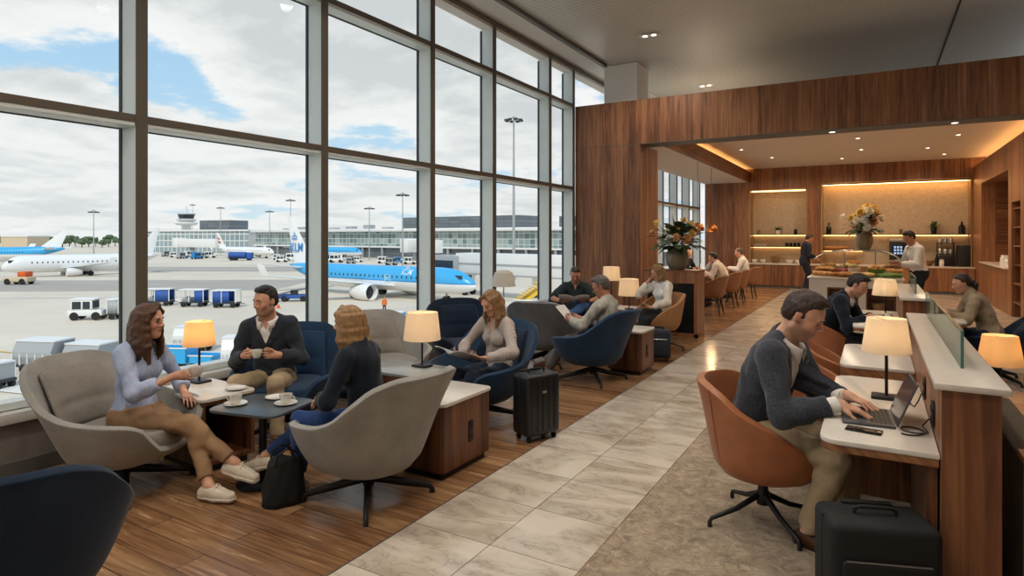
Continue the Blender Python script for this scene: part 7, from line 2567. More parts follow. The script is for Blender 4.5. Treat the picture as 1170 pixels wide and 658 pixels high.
def strip(name, us, d0, d1, mat, z, l0=None, l1=None):
    """band across the view between two depths, laid on the apron"""
    m = MB()
    rt = Vector((math.cos(YAW), math.sin(YAW), 0)); fw = Vector((-math.sin(YAW), math.cos(YAW), 0))
    a = [fw * d0[0] + rt * l0, fw * d0[1] + rt * l1, fw * d1[1] + rt * l1, fw * d1[0] + rt * l0]
    m.quad(*[(p.x, p.y, ZG + z) for p in a])
    return struct(name, m, mat)


strip('ground_taxi', None, (86, 98), (112, 122), M['asphalt'], 0.02, -260, -38)
strip('ground_line_1', None, (76, 88), (76.7, 88.7), M['line_white'], 0.04, -190, -30)
strip('ground_taxi_far', None, (150, 150), (175, 172), M['asphalt'], 0.02, -320, 40)
strip('ground_line_2', None, (50, 40), (50.3, 40.3), M['line_yellow'], 0.03, -50, -22)
strip('ground_line_3', None, (47, 38), (47.3, 38.3), M['line_yellow'], 0.03, -48, -21)
strip('ground_kerb', None, (36.5, 31), (38.3, 32.6), M['line_white'], 0.05, -36, -19)
strip('ground_line_4', None, (104, 72), (104.5, 72.5), M['line_white'], 0.04, -40, 20)

SKYB = 'sky'


# ---------------------------------------------------------------- aircraft
def livery(name, top, belly, split, stripe):
    m = bpy.data.materials.new(name); m.use_nodes = True
    n, l = nt(m); b = n['Principled BSDF']
    tc = n.new('ShaderNodeTexCoord'); sp_ = n.new('ShaderNodeSeparateXYZ'); l.new(tc.outputs['Object'], sp_.inputs[0])
    f = n.new('ShaderNodeMapRange'); f.inputs[1].default_value = -2.0; f.inputs[2].default_value = 2.0
    l.new(sp_.outputs[2], f.inputs[0])
    s = (split + 2) / 4
    r = n.new('ShaderNodeValToRGB'); r.color_ramp.interpolation = 'CONSTANT'
    e = r.color_ramp.elements
    e[0].position = 0; e[0].color = srgb(belly)
    e[1].position = s; e[1].color = srgb(stripe)
    x = e.new(s + 0.03); x.color = srgb(top)
    l.new(f.outputs[0], r.inputs[0]); l.new(r.outputs[0], b.inputs['Base Color'])
    b.inputs['Roughness'].default_value = 0.3
    return m


M['sky_livery'] = livery('sky_blue_livery', '#3aa5de', '#e3e5e6', -0.35, '#1f7fc4')
M['white_livery'] = plain('white_livery', '#e2e4e4', 0.3)


def text_mesh(s, size, name='lettering'):
    c = bpy.data.curves.new(name, 'FONT'); c.body = s; c.size = size; c.extrude = 0.0; c.align_x = 'CENTER'; c.align_y = 'CENTER'; c.resolution_u = 3
    c.offset = 0.012 * size
    o = bpy.data.objects.new(name, c); col.objects.link(o)
    bpy.context.view_layer.update()
    me = bpy.data.meshes.new_from_object(o.evaluated_get(bpy.context.evaluated_depsgraph_get()))
    col.objects.unlink(o); bpy.data.objects.remove(o)
    return me


def crown_mb(x, z, s, y):
    """small crown of dots, bars and a cross as on the tail"""
    m = MB()
    def bar(x0, z0, x1, z1):
        m.box((x + x0 * s, y - 0.01, z + z0 * s), (x + x1 * s, y + 0.01, z + z1 * s))
    bar(-0.5, 0, 0.5, 0.14)
    for dx, dz in ((-0.42, 0.34), (-0.21, 0.42), (0, 0.46), (0.21, 0.42), (0.42, 0.34)):
        bar(dx - 0.075, dz - 0.09, dx + 0.075, dz + 0.09)
    bar(-0.05, 0.60, 0.05, 0.86); bar(-0.14, 0.69, 0.14, 0.77)
    return m


def airplane(label, nose, tail, ground_z, mat, fin_mat, wing_mat, tail_text=None, side_text=None, side=-1, scale_r=1.0, stripes=None, axis_h=2.75, fin_k=1.0):
    nose = Vector(nose); tail = Vector(tail)
    L = (nose - tail).to_2d().length
    ang = math.atan2(nose.y - tail.y, nose.x - tail.x)
    mid = (nose + tail) / 2
    t = thing('airplane', label, 'airplane', (mid.x, mid.y, ground_z), ang)
    H = axis_h
    r = 1.62 * scale_r
    hl = L / 2
    prof = [(-hl, 0.12, 0.75), (-hl + 0.06 * L, 0.42, 0.55), (-hl + 0.16 * L, 0.78, 0.28), (-hl + 0.26 * L, 0.96, 0.06), (-hl + 0.34 * L, 1.0, 0.0), (hl - 0.15 * L, 1.0, 0.0), (hl - 0.10 * L, 0.95, -0.02), (hl - 0.065 * L, 0.82, -0.08), (hl - 0.035 * L, 0.60, -0.18), (hl - 0.012 * L, 0.34, -0.30), (hl, 0.04, -0.38)]
    rows = []
    for x, q, dz in prof:
        rows.append([(x, math.cos(2 * PI * k / 28) * r * q * 0.93, dz * r + math.sin(2 * PI * k / 28) * r * q * 1.05) for k in range(28)])
    m = MB(); vs_ = m.grid(rows, close_v=True); m.fan(vs_[0], True); m.fan(vs_[-1])
    f = m.build('fuselage', mat, t, 180); f.location = (0, 0, H)
    m = MB()
    n_w = int(L * 0.72)
    for sd in (1, -1):
        for k in range(n_w):
            x = -hl + 0.24 * L + k * (L * 0.62) / n_w
            z = 0.17 * r
            y = sd * (r * 0.93 * math.sqrt(max(0, 1 - (z / (r * 1.05)) ** 2)) + 0.004)
            m.box((x - 0.11, y - 0.012, z - 0.17), (x + 0.11, y + 0.012, z + 0.17))
        for k in range(2):        # doors
            pass
    m.build('cabin_windows', M['plane_glass'], f)
    m = MB()
    for sd in (1, -1):
        x = hl - 0.055 * L
        m.box((x - 0.5, sd * r * 0.60 - 0.05, 0.22 * r), (x + 0.55, sd * r * 0.60 + 0.05, 0.50 * r))
    m.build('cockpit_windows', M['plane_glass'], f)
    for sd in (1, -1):
        m = MB()
        rows = []
        for q in range(6):
            s_ = q / 5
            y = sd * (r * 0.6 + (L * 0.40 - r * 0.6) * s_)
            ch = L * (0.155 * (1 - s_) + 0.042 * s_); x0 = L * (0.085 - 0.175 * s_); z = -0.62 * r + 0.055 * L * s_ * 0.9
            rows.append([(x0 + ch * 0.5 * c, y, z + 0.11 * ch * s2) for c, s2 in ((1, 0), (0.6, 0.45), (0, 0.55), (-1, 0.05), (0, -0.35), (0.6, -0.3))])
        s_ = 1.06
        tip = rows[-1]
        rows.append([(x - L * 0.02, y + sd * 0.15, z + L * 0.035) for x, y, z in tip])
        vs_ = m.grid(rows, close_v=True); m.fan(vs_[0]); m.fan(vs_[-1])
        w = m.build('wing', wing_mat, t, 50); w.location = (0, 0, H)
        ey = sd * (L * 0.128)
        m = MB()
        er = 0.030 * L
        rows = [[(L * 0.135 - dx * L, ey + er * q * math.cos(2 * PI * k / 20), -1.02 * r + er * q * math.sin(2 * PI * k / 20)) for k in range(20)] for dx, q in ((0.02, 0.80), (0.0, 0.93), (0.004, 1.0), (0.035, 1.03), (0.075, 0.88), (0.098, 0.62))]
        vs_ = m.grid(rows, close_v=True); m.fan(vs_[0], True); m.fan(vs_[-1])
        m.box((L * 0.045, ey - 0.12, -1.02 * r + er * 0.6), (L * 0.115, ey + 0.12, -0.60 * r))
        e = m.build('engine', M['white_metal'], t, 50); e.location = (0, 0, H)
        m = MB(); m.tube([(L * 0.1162, ey, -1.02 * r), (L * 0.1165, ey, -1.02 * r)], er * 0.80, 20); m.ell((L * 0.118, ey, -1.02 * r), (0.3, er * 0.25, er * 0.25)); m.build('fan', M['dark_metal'], e)
        m = MB()
        rows = []
        for q in range(4):
            s_ = q / 3; y = sd * (0.25 + L * 0.165 * s_); ch = L * (0.085 * (1 - s_) + 0.035 * s_); x0 = -hl + L * (0.085 - 0.06 * s_); z = 0.55 * r + 0.02 * L * s_
            rows.append([(x0 + ch * 0.5 * c, y, z + 0.10 * ch * s2) for c, s2 in ((1, 0), (0.4, 0.5), (-1, 0), (0.4, -0.5))])
        vs_ = m.grid(rows, close_v=True); m.fan(vs_[0]); m.fan(vs_[-1])
        o = m.build('tailplane', wing_mat, t, 50); o.location = (0, 0, H)
    m = MB()
    FH_ = (6.9 * scale_r * (L / 36) + 0.5) * fin_k
    fin = lambda s_: (-hl + L * (0.165 - 0.155 * s_), -hl + L * (0.03 - 0.055 * s_))
    rows = []
    for q in range(6):
        s_ = q / 5; xf, xr = fin(s_); z = 0.75 * r + FH_ * s_; th = 0.24 * (1 - 0.6 * s_)
        rows.append([(xf, 0, z), (xf * 0.7 + xr * 0.3, th, z), (xr, 0.01, z), (xr, -0.01, z), (xf * 0.7 + xr * 0.3, -th, z)])
    rows.insert(0, [(-hl + L * 0.25, 0, 0.8 * r), (-hl + L * 0.18, 0.2, 0.8 * r), (-hl + L * 0.03, 0.01, 0.7 * r), (-hl + L * 0.03, -0.01, 0.7 * r), (-hl + L * 0.18, -0.2, 0.8 * r)])
    vs_ = m.grid(rows, close_v=True); m.fan(vs_[-1])
    fo = m.build('tail_fin', fin_mat, t, 40); fo.location = (0, 0, H)
    if stripes:
        for k, mt in enumerate(stripes):
            m = MB()
            for sd in (1, -1):
                z0 = 0.75 * r + FH_ * (0.25 + 0.24 * k); z1 = z0 + FH_ * 0.13
                a0, b0 = fin((z0 - 0.75 * r) / FH_); a1, b1 = fin((z1 - 0.75 * r) / FH_)
                m.quad((a0, sd * 0.02, z0), (b0, sd * 0.26, z0 + 0.5), (b1, sd * 0.26, z1 + 0.5), (a1, sd * 0.02, z1))
            m.build('tail_stripe', mt, fo)
    if tail_text:
        me = text_mesh(tail_text, FH_ * 0.26)
        xf, xr = fin(0.42)
        V = np.zeros(len(me.vertices) * 3, np.float32); me.vertices.foreach_get('co', V); V = V.reshape(-1, 3)
        cx, cz = (xf + xr) / 2 - 0.2, 0.75 * r + FH_ * 0.36
        out = np.stack([V[:, 0] * 0.85 * (1 if side < 0 else -1) + cx, np.full(len(V), side * 0.255), V[:, 1] + cz], 1)
        me.vertices.foreach_set('co', out.astype(np.float32).ravel()); me.update()
        me.materials.clear(); me.materials.append(M['sky_dark'])
        link(bpy.data.objects.new('lettering', me), fo)
        xf2, xr2 = fin(0.58)
        crown_mb((xf2 + xr2) / 2 - 0.1, 0.75 * r + FH_ * 0.53, FH_ * 0.17, side * 0.25).build('crown_emblem', M['sky_dark'], fo)
    if side_text:
        for s, size, cx, cz, emb in side_text:
            me = text_mesh(s, size)
            V = np.zeros(len(me.vertices) * 3, np.float32); me.vertices.foreach_get('co', V); V = V.reshape(-1, 3)
            z = V[:, 1] + cz
            y = side * (r * 0.93 * np.sqrt(np.clip(1 - (z / (r * 1.05)) ** 2, 0.01, 1)) + 0.03)
            out = np.stack([V[:, 0] * (1 if side < 0 else -1) + cx, y, z], 1)
            me.vertices.foreach_set('co', out.astype(np.float32).ravel()); me.update()
            me.materials.clear(); me.materials.append(M['white_metal'])
            link(bpy.data.objects.new('lettering', me), f)
            if emb:
                zc = cz + size * 0.42
                yy = side * (r * 0.93 * math.sqrt(max(0.02, 1 - (zc / (r * 1.05)) ** 2)) - 0.05)
                crown_mb(cx - 0.1, zc, size * 0.62, yy + side * 0.06).build('crown_emblem', M['white_metal'], f)
    if side_text:
        m = MB()
        y = side * r * 0.93
        for x0, z0, x1, z1 in ((0, 0, 1.5, 0.12), (0, 1.3, 1.5, 1.42), (0, 0, 0.12, 1.42), (1.38, 0, 1.5, 1.42), (0.35, 0.3, 0.5, 1.1), (0.5, 0.62, 0.95, 0.78), (0.85, 0.3, 1.0, 1.1)):
            m.box((x0 * 0.72 + 4.0, y - 0.03, z0 * 0.72 - 0.42), (x1 * 0.72 + 4.0, y + 0.03, z1 * 0.72 - 0.42))
        m.build('square_emblem', plain('pale_mint', '#a9d6dc', 0.4), f)
    for gx, gy, wr in ((hl - 0.13 * L, 0.0, 0.032), (-0.02 * L, 2.7 * scale_r, 0.042), (-0.02 * L, -2.7 * scale_r, 0.042)):
        m = MB()
        rr = wr * 12 * scale_r
        m.tube([(gx, gy, H - 0.8 * r), (gx, gy, rr)], 0.13, 8)
        g = m.build('landing_gear', M['grey_metal'], t)
        for dy in (-0.28, 0.28):
            m = MB(); m.tube([(gx, gy + dy - 0.13, rr), (gx, gy + dy + 0.13, rr)], rr, 18); m.build('wheel', M['tyre'], g)
    return t


def wpt(u, d): return lat(u, d)


airplane('blue and white airliner with its nose towards the right, engine facing the glass', wpt(544, 78), wpt(332, 99), ZG, M['sky_livery'], M['white_livery'], M['white_livery'], 'KLM', [('KLM', 1.0, 7.9, 0.95, True)])
airplane('white airliner pointing left behind the seated woman in blue', wpt(1, 126), wpt(179, 146), ZG, M['white_livery'], M['white_livery'], M['white_livery'], scale_r=1.08)
airplane('blue and white airliner partly out of frame behind the white one at the far left', wpt(-120, 205), wpt(74, 215), ZG, M['sky_livery'], M['white_livery'], M['white_livery'], scale_r=1.25, fin_k=0.5)
airplane('small white airliner with red striped tail in front of the terminal', wpt(313, 238), wpt(249, 252), ZG, M['white_livery'], M['white_livery'], M['white_livery'], scale_r=0.92, stripes=(plain('tail_red', '#b9433c', 0.4), plain('tail_red_pale', '#c86a5c', 0.4)))
airplane('distant blue and white airliner in front of the terminal, beyond the nearer blue one', wpt(414, 232), wpt(335, 246), ZG, M['sky_livery'], M['white_livery'], M['white_livery'], scale_r=1.0)


# ---------------------------------------------------------------- terminal, tower, masts
def along(a, b):
    a = Vector(a); b = Vector(b)
    return (b - a).length, math.atan2(b.y - a.y, b.x - a.x)


A_, B_ = lat(292, 292), lat(770, 176)
Lt, at_t = along(A_, B_)
t = thing('terminal_building', 'long glass fronted terminal across the apron with a pale flat roof', 'building', (A_.x, A_.y, ZG), at_t)
m = MB(); m.box((0, 0.5, 0), (Lt, 24, 4.2)); m.build('ground_storey', M['facade_dark'], t)
m = MB(); m.box((0, 0, 4.6), (Lt, 24, 10.3)); m.build('glass_storey', M['facade'], t)
m = MB(); m.box((-0.5, -0.8, 4.1), (Lt, 24, 4.7)); m.build('deck_slab', M['white_metal'], t)
m = MB(); m.box((-0.8, -2.2, 10.3), (Lt + 1, 25, 11.5), 0.3); m.build('roof', M['white_metal'], t)
for k in range(18):
    m = MB(); m.box((6 + k * Lt / 18, -0.6, 0), (6.7 + k * Lt / 18, 0.2, 4.1)); m.build('column', M['grey_metal'], t)
m = MB()
for x0, x1, h in ((Lt * 0.45, Lt * 0.72, 4.3), (Lt * 0.80, Lt * 0.86, 3.6)):
    m.box((x0, 5, 11.5), (x1, 20, 11.5 + h))
m.build('roof_plant_room', M['facade_dark'], t)
m = MB()
for k in range(7):
    m.box((Lt * (0.04 + 0.055 * k), 9, 11.5), (Lt * (0.06 + 0.055 * k), 12, 12.3 + (k % 3) * 0.5))
m.build('roof_vents', M['grey_metal'], t)

A2, B2 = lat(150, 330), lat(284, 300)
L2, a2 = along(A2, B2)
t = thing('terminal_building', 'white banded terminal wing beside the control tower', 'building', (A2.x, A2.y, ZG), a2)
m = MB(); m.box((0, 0, 0), (L2, 20, 11.0)); m.build('walls', M['facade_white'], t)
m = MB(); m.box((-0.5, -0.6, 11.0), (L2 + 0.5, 20.5, 11.8)); m.build('roof', M['white_metal'], t)
m = MB(); m.box((L2 * 0.55, 4, 11.8), (L2 * 0.80, 16, 16.6)); m.build('roof_plant_room', M['facade_dark'], t)

p = lat(213, 375)
t = thing('control_tower', 'round white airport control tower rising behind the terminal wing', 'tower', (p.x, p.y, ZG))
m = MB(); m.lathe([(3.0, 0), (2.6, 16.5), (3.6, 17.6), (0, 17.6)], 24); m.build('shaft', M['white_metal'], t)
m = MB(); m.lathe([(0, 15.0), (5.4, 15.2), (6.4, 16.2), (6.4, 16.8), (3.4, 17.4), (5.2, 18.0), (6.0, 18.7), (5.4, 19.0), (0, 19.0)], 28); m.build('galleries', M['white_metal'], t)
m = MB(); m.lathe([(4.0, 19.0), (4.7, 21.6), (0, 21.6)], 16); m.build('cab_glass', M['car_glass'], t)
m = MB(); m.lathe([(0, 21.6), (5.0, 21.6), (4.8, 22.3), (0, 22.5)], 20); m.tube([(0, 0, 22.4), (0, 0, 27)], 0.15, 6); m.tube([(1.8, 0, 22.4), (1.8, 0, 25)], 0.1, 6); m.build('cab_roof', M['grey_metal'], t)


def mast(u, d, v_top, label, n=8, thick=0.3):
    p = lat(u, d)
    h = (270 - v_top) / FPX * d + EYE - ZG
    t = thing('light_mast', label, 'mast', (p.x, p.y, ZG), 0, 'apron light masts')
    m = MB(); m.tube([(0, 0, 0), (0, 0, h * 0.5), (0, 0, h)], [thick * 0.8, thick * 0.6, thick * 0.36], 10); m.build('pole', M['grey_metal'], t)
    m = MB(); m.tube([(1.3 * math.cos(2 * PI * k / 16), 1.3 * math.sin(2 * PI * k / 16), h - 0.6) for k in range(16)], 0.10, 6, closed=True)
    for k in range(4): m.tube([(0, 0, h), (1.3 * math.cos(PI * k / 2), 1.3 * math.sin(PI * k / 2), h - 0.6)], 0.07, 6)
    m.build('head_frame', M['grey_metal'], t)
    m = MB()
    for k in range(n):
        a = 2 * PI * k / n
        m.box((1.5 * math.cos(a) - 0.3, 1.5 * math.sin(a) - 0.3, h - 0.95), (1.5 * math.cos(a) + 0.3, 1.5 * math.sin(a) + 0.3, h - 0.6))
    m.build('floodlights', M['dark_metal'], t)
    return t


mast(587, 122, 133, 'tall floodlight mast seen through the pane left of the man in the dark polo', 8, 0.42)
mast(460, 175, 220, 'floodlight mast rising above the blue airliner, left of the long roof plant room')
mast(422, 222, 236, 'slim mast above the far blue airliner')
mast(332, 250, 227, 'mast seen through the glass just left of the blue tail')
mast(308, 280, 240, 'mast above the terminal roof left of the blue tail')
mast(252, 300, 236, 'mast just right of the control tower')
mast(107, 225, 240, 'mast on the far side of the apron above the tail at the left')
mast(220, 420, 233, 'thin mast peeking out above the control tower')


# ---------------------------------------------------------------- ground vehicles
def wheels(t, xs, ys, r, w_=0.22):
    for x in xs:
        for y in ys:
            m = MB(); m.tube([(x, y - w_ / 2, r), (x, y + w_ / 2, r)], r, 16); m.build('wheel', M['tyre'], t)


def small_truck(label, u, v, rz, group=None, L=3.6, body=None):
    p, d = outside_wp(u, v)
    t = thing('service_truck', label, 'truck', p, rz, group)
    m = MB(); m.box((-L / 2, -0.8, 0.45), (L / 2, 0.8, 1.05), 0.08); m.build('chassis', body or M['white_metal'], t)
    m = MB(); m.box((-L * 0.42, -0.78, 1.05), (L * 0.22, 0.78, 2.05), 0.12, 3); m.box((-L * 0.45, -0.82, 2.05), (L * 0.30, 0.82, 2.2), 0.06); c = m.build('cab', body or M['white_metal'], t)
    m = MB()
    for sd in (1, -1):
        m.box((-L * 0.36, sd * 0.785 - 0.01, 1.15), (-L * 0.10, sd * 0.785 + 0.01, 1.9)); m.box((-L * 0.05, sd * 0.785 - 0.01, 1.15), (L * 0.16, sd * 0.785 + 0.01, 1.9))
    m.box((L * 0.218, -0.66, 1.2), (L * 0.226, 0.66, 1.95)); m.build('windows', M['car_glass'], c)
    wheels(t, (-L * 0.3, L * 0.33), (-0.72, 0.72), 0.42)
    return t


def canvas_cart(label, u, v, rz, canvas, share=(0.4, 1.0), group='baggage carts in a row'):
    p, d = outside_wp(u, v)
    t = thing('baggage_cart', label, 'cart', p, rz, group)
    m = MB(); m.box((-1.45, -0.75, 0.45), (1.45, 0.75, 0.6)); m.build('deck', M['dark_metal'], t)
    m = MB(); m.box((-1.5, -0.8, 2.0), (1.5, 0.8, 2.12), 0.03); m.build('canopy', M['white_metal'], t)
    m = MB()
    for x in (-1.4, -0.3, 1.4):
        for y in (-0.72, 0.72): m.box((x - 0.04, y - 0.04, 0.6), (x + 0.04, y + 0.04, 2.0))
    m.build('frame_posts', M['white_metal'], t)
    m = MB(); a, b = -1.4 + 2.8 * share[0], -1.4 + 2.8 * share[1]
    for y in (-0.74, 0.70):
        rows = [[(a + (b - a) * k / 24, y + 0.03 * math.sin(k * 1.9), z) for z in (0.62, 1.95)] for k in range(25)]
        m.grid(rows)
    c = m.build('curtain', canvas, t, 180); md = c.modifiers.new('thick', 'SOLIDIFY'); md.thickness = 0.02
    m = MB()
    for k in range(5): m.box((-1.3 + k * 0.22, -0.5, 0.6), (-1.12 + k * 0.22, 0.5, 1.0 + 0.12 * (k % 3)), 0.03)
    m.build('bags', M['grey_metal'], t)
    wheels(t, (-1.0, 1.0), (-0.65, 0.65), 0.28)
    m = MB(); m.tube([(1.45, 0, 0.5), (2.2, 0, 0.45)], 0.04, 6); m.build('tow_bar', M['dark_metal'], t)
    return t


def container(label, u, v, rz, L=2.6, W=1.6, H=1.65, body=None, group=None, dolly=True):
    p, d = outside_wp(u, v)
    t = thing('cargo_container', label, 'container', p, rz, group)
    z0 = 0.55 if dolly else 0.0
    m = MB(); m.prism([(-L / 2, 0), (L / 2, 0), (L / 2, 1), (-L / 2, 1)], 0, 1); m.bm.free(); m = MB()
    poly = [(-W / 2, z0), (W / 2, z0), (W / 2, z0 + H), (-W / 2 + 0.05, z0 + H), (-W / 2 - 0.25, z0 + H * 0.55), (-W / 2 - 0.25, z0 + H * 0.35)]
    rows = [[(x, y, z) for y, z in poly] for x in (-L / 2, L / 2)]
    vs_ = m.grid(rows, close_v=True); m.fan(vs_[0]); m.fan(vs_[-1]); b = m.build('shell', body or M['grey_metal'], t, 20)
    m = MB()
    for k in range(6):
        x = -L / 2 + L * k / 5
        m.box((x - 0.03, -W / 2 - 0.27, z0), (x + 0.03, -W / 2 - 0.20, z0 + H * 0.5)); m.box((x - 0.03, W / 2, z0), (x + 0.03, W / 2 + 0.03, z0 + H))
    m.box((-L / 2 - 0.03, -W / 2 - 0.02, z0 + H - 0.03), (L / 2 + 0.03, W / 2 + 0.03, z0 + H + 0.06)); m.build('ribs', M['white_metal'], b)
    if dolly:
        m = MB(); m.box((-L / 2 - 0.1, -W / 2 - 0.05, 0.38), (L / 2 + 0.1, W / 2 + 0.05, 0.54)); m.build('dolly_frame', M['dark_metal'], t)
        wheels(t, (-L * 0.36, L * 0.36), (-W * 0.4, W * 0.4), 0.24, 0.16)
    return t


YA = YAW        # vehicles that stand across the view
small_truck('white service truck on the apron seen through the leftmost panes', 101, 365, YA + 0.15, None, 3.2)
canvas_cart('grey cart towed behind the white service truck', 143, 364, YA + 0.1, M['grey_metal'], (0.0, 1.0), None)
canvas_cart('blue curtained cart behind the amber lamp, left one of three', 183, 349, YA + 0.05, M['blue_canvas'], (0.35, 1.0))
canvas_cart('blue curtained cart in the middle of the row of three', 222, 350, YA + 0.03, M['blue_canvas'], (0.62, 1.0))
canvas_cart('blue curtained cart at the right of the row, beside the sweater man\'s head', 259, 351, YA, M['blue_canvas'], (0.0, 0.72))
container('grey cargo container on a dolly behind the grey lounge chair', 52, 424, YA - 0.15, 2.7, 1.5, 1.45)
container('second grey cargo container beside the woman in blue', 105, 424, YA - 0.15, 2.4, 1.5, 1.25)
container('small grey cage trolley at the left edge of the frame', 0, 443, YA - 0.3, 1.0, 0.9, 0.9)
p, d = outside_wp(37, 436)
t = thing('road_barrier', 'orange plastic barrier beside the grey cargo container', 'barrier', p, YA)
m = MB(); m.box((-0.35, -0.2, 0), (0.35, 0.2, 0.75), 0.06); m.build('block', M['orange'], t)
m = MB(); m.box((-0.36, -0.21, 0.3), (0.36, 0.21, 0.45)); m.build('reflective_band', M['white_metal'], t)
# cyan dollies close below the window
for u, v, L_, H_, lab in ((201, 418, 2.3, 1.25, 'bright cyan cargo bin seen behind the amber lamp stem'), (236, 418, 1.6, 0.75, 'low cyan cargo bin beside the bright cyan one')):
    p, d = outside_wp(u, v)
    t = thing('cargo_bin', lab, 'container', p, YA - 0.1)
    m = MB()
    x, y, h = L_ / 2, 0.7, H_
    for lo_, hi_ in (((-x, -y, 0.35), (x, -y + 0.05, h)), ((-x, y - 0.05, 0.35), (x, y, h)), ((-x, -y, 0.35), (-x + 0.05, y, h)), ((x - 0.05, -y, 0.35), (x, y, h)), ((-x, -y, 0.3), (x, y, 0.36))): m.box(lo_, hi_)
    m.build('bin', M['cyan_paint'], t)
    m = MB(); m.box((-x - 0.04, -y - 0.04, h), (x + 0.04, -y + 0.06, h + 0.07)); m.box((-x - 0.04, y - 0.06, h), (x + 0.04, y + 0.04, h + 0.07)); m.build('rim', M['white_metal'], t)
    wheels(t, (-x * 0.7, x * 0.7), (-0.55, 0.55), 0.22, 0.14)
container('white cargo container behind the cyan bins beside the sweater man', 222, 401, YA, 2.2, 1.4, 1.3, M['white_metal'])
container('second white cargo container right of the cyan bins', 268, 421, YA + 0.2, 1.2, 1.2, 1.5, M['white_metal'])
container('white topped cargo container with blue side beyond the blonde woman', 444, 379, YA - 0.1, 2.7, 1.5, 1.2, M['cyan_paint'])

p, d = outside_wp(337, 344)
t = thing('belt_loader', 'blue belt loader on the apron left of the blue airliner', 'vehicle', p, YA + 0.1)
m = MB(); m.box((-1.9, -0.8, 0.4), (1.9, 0.8, 0.9), 0.08); m.build('chassis', M['blue_canvas'], t)
m = MB(); m.box((-2.5, -0.35, 0), (2.5, 0.35, 0.18), rot=Matrix.Rotation(R(-12), 3, 'Y'), pivot=(0, 0, 0)); o = m.build('conveyor', M['grey_metal'], t); o.location = (0, 0.2, 1.25)
m = MB(); m.box((-0.4, -0.8, 0.9), (0.5, -0.3, 1.5), 0.05); m.build('driver_seat', M['dark_metal'], t)
wheels(t, (-1.2, 1.2), (-0.7, 0.7), 0.38)

p, d = outside_wp(22, 325)
t = thing('pushback_tug', 'beige pushback tug at the nose wheel of the white airliner', 'vehicle', p, YA)
m = MB(); m.box((-2.2, -1.1, 0.5), (2.2, 1.1, 1.4), 0.15); m.build('body', M['beige_paint'], t)
m = MB(); m.box((0.3, -0.9, 1.4), (1.8, 0.9, 2.3), 0.15); m.build('cab', M['orange'], t)
wheels(t, (-1.3, 1.3), (-1.0, 1.0), 0.55)

p, d = outside_wp(318, 352)
t = thing('traffic_cone', 'small orange traffic cone standing alone on the apron', 'cone', p)
m = MB(); m.lathe([(0, 0), (0.30, 0), (0.30, 0.05), (0.2, 0.06), (0.05, 1.0), (0, 1.0)], 16); m.build('body', M['orange'], t)
m = MB(); m.lathe([(0.145, 0.45), (0.15, 0.45), (0.105, 0.68), (0.10, 0.68)], 16, cap=False); m.build('reflective_band', M['white_metal'], t)

# jet bridge beside the blue nose
A3, B3 = lat(506, 94), lat(700, 74)
L3, a3 = along(A3, B3)
t = thing('jet_bridge', 'pale jet bridge reaching towards the blue airliner\'s nose', 'jet bridge', (A3.x, A3.y, ZG), a3)
m = MB(); m.box((4.5, -1.6, 3.2), (L3, 1.6, 6.1), 0.08); m.build('tunnel', M['white_metal'], t)
m = MB(); m.box((-0.6, -2.0, 2.7), (5.2, 2.0, 5.7), 0.1); m.build('head_cabin', M['grey_metal'], t)
m = MB(); m.box((0.6, -2.05, 3.6), (4.4, -1.98, 5.0)); m.build('cabin_glass', M['car_glass'], t)
m = MB(); m.box((4.6, -1.66, 4.5), (L3, -1.6, 4.75)); m.box((4.6, -1.66, 3.15), (L3, -1.6, 3.35)); m.build('rail_band', M['grey_metal'], t)
for x in (5.6, L3 * 0.62):
    m = MB(); m.box((x - 0.35, -0.9, 0.9), (x + 0.35, 0.9, 3.2)); b = m.build('support', M['white_metal'], t)
    for y in (-0.8, 0.8):
        m = MB(); m.tube([(x, y - 0.2, 0.5), (x, y + 0.2, 0.5)], 0.5, 16); m.build('wheel', M['tyre'], b)
p, d = outside_wp(604, 352)
t = thing('stair_truck', 'yellow service stairs below the jet bridge', 'vehicle', p, YA + 0.3)
m = MB(); m.box((-1.8, -0.9, 0.4), (1.8, 0.9, 1.1), 0.08); m.build('chassis', M['white_metal'], t)
m = MB()
for k in range(9): m.box((-1.6 + k * 0.34, -0.7, 1.1 + k * 0.22), (-1.26 + k * 0.34, 0.7, 1.22 + k * 0.22))
m.box((-1.7, -0.78, 1.1), (1.6, -0.7, 1.5), rot=Matrix.Rotation(R(-33), 3, 'Y')); m.box((-1.7, 0.7, 1.1), (1.6, 0.78, 1.5), rot=Matrix.Rotation(R(-33), 3, 'Y'))
o = m.build('stairs', M['yellow'], t)
m = MB(); m.box((0.8, -0.8, 2.9), (2.0, 0.8, 3.0)); m.box((0.8, -0.8, 3.0), (2.0, -0.74, 3.9)); m.build('platform', M['yellow'], t)
wheels(t, (-1.2, 1.2), (-0.8, 0.8), 0.4)

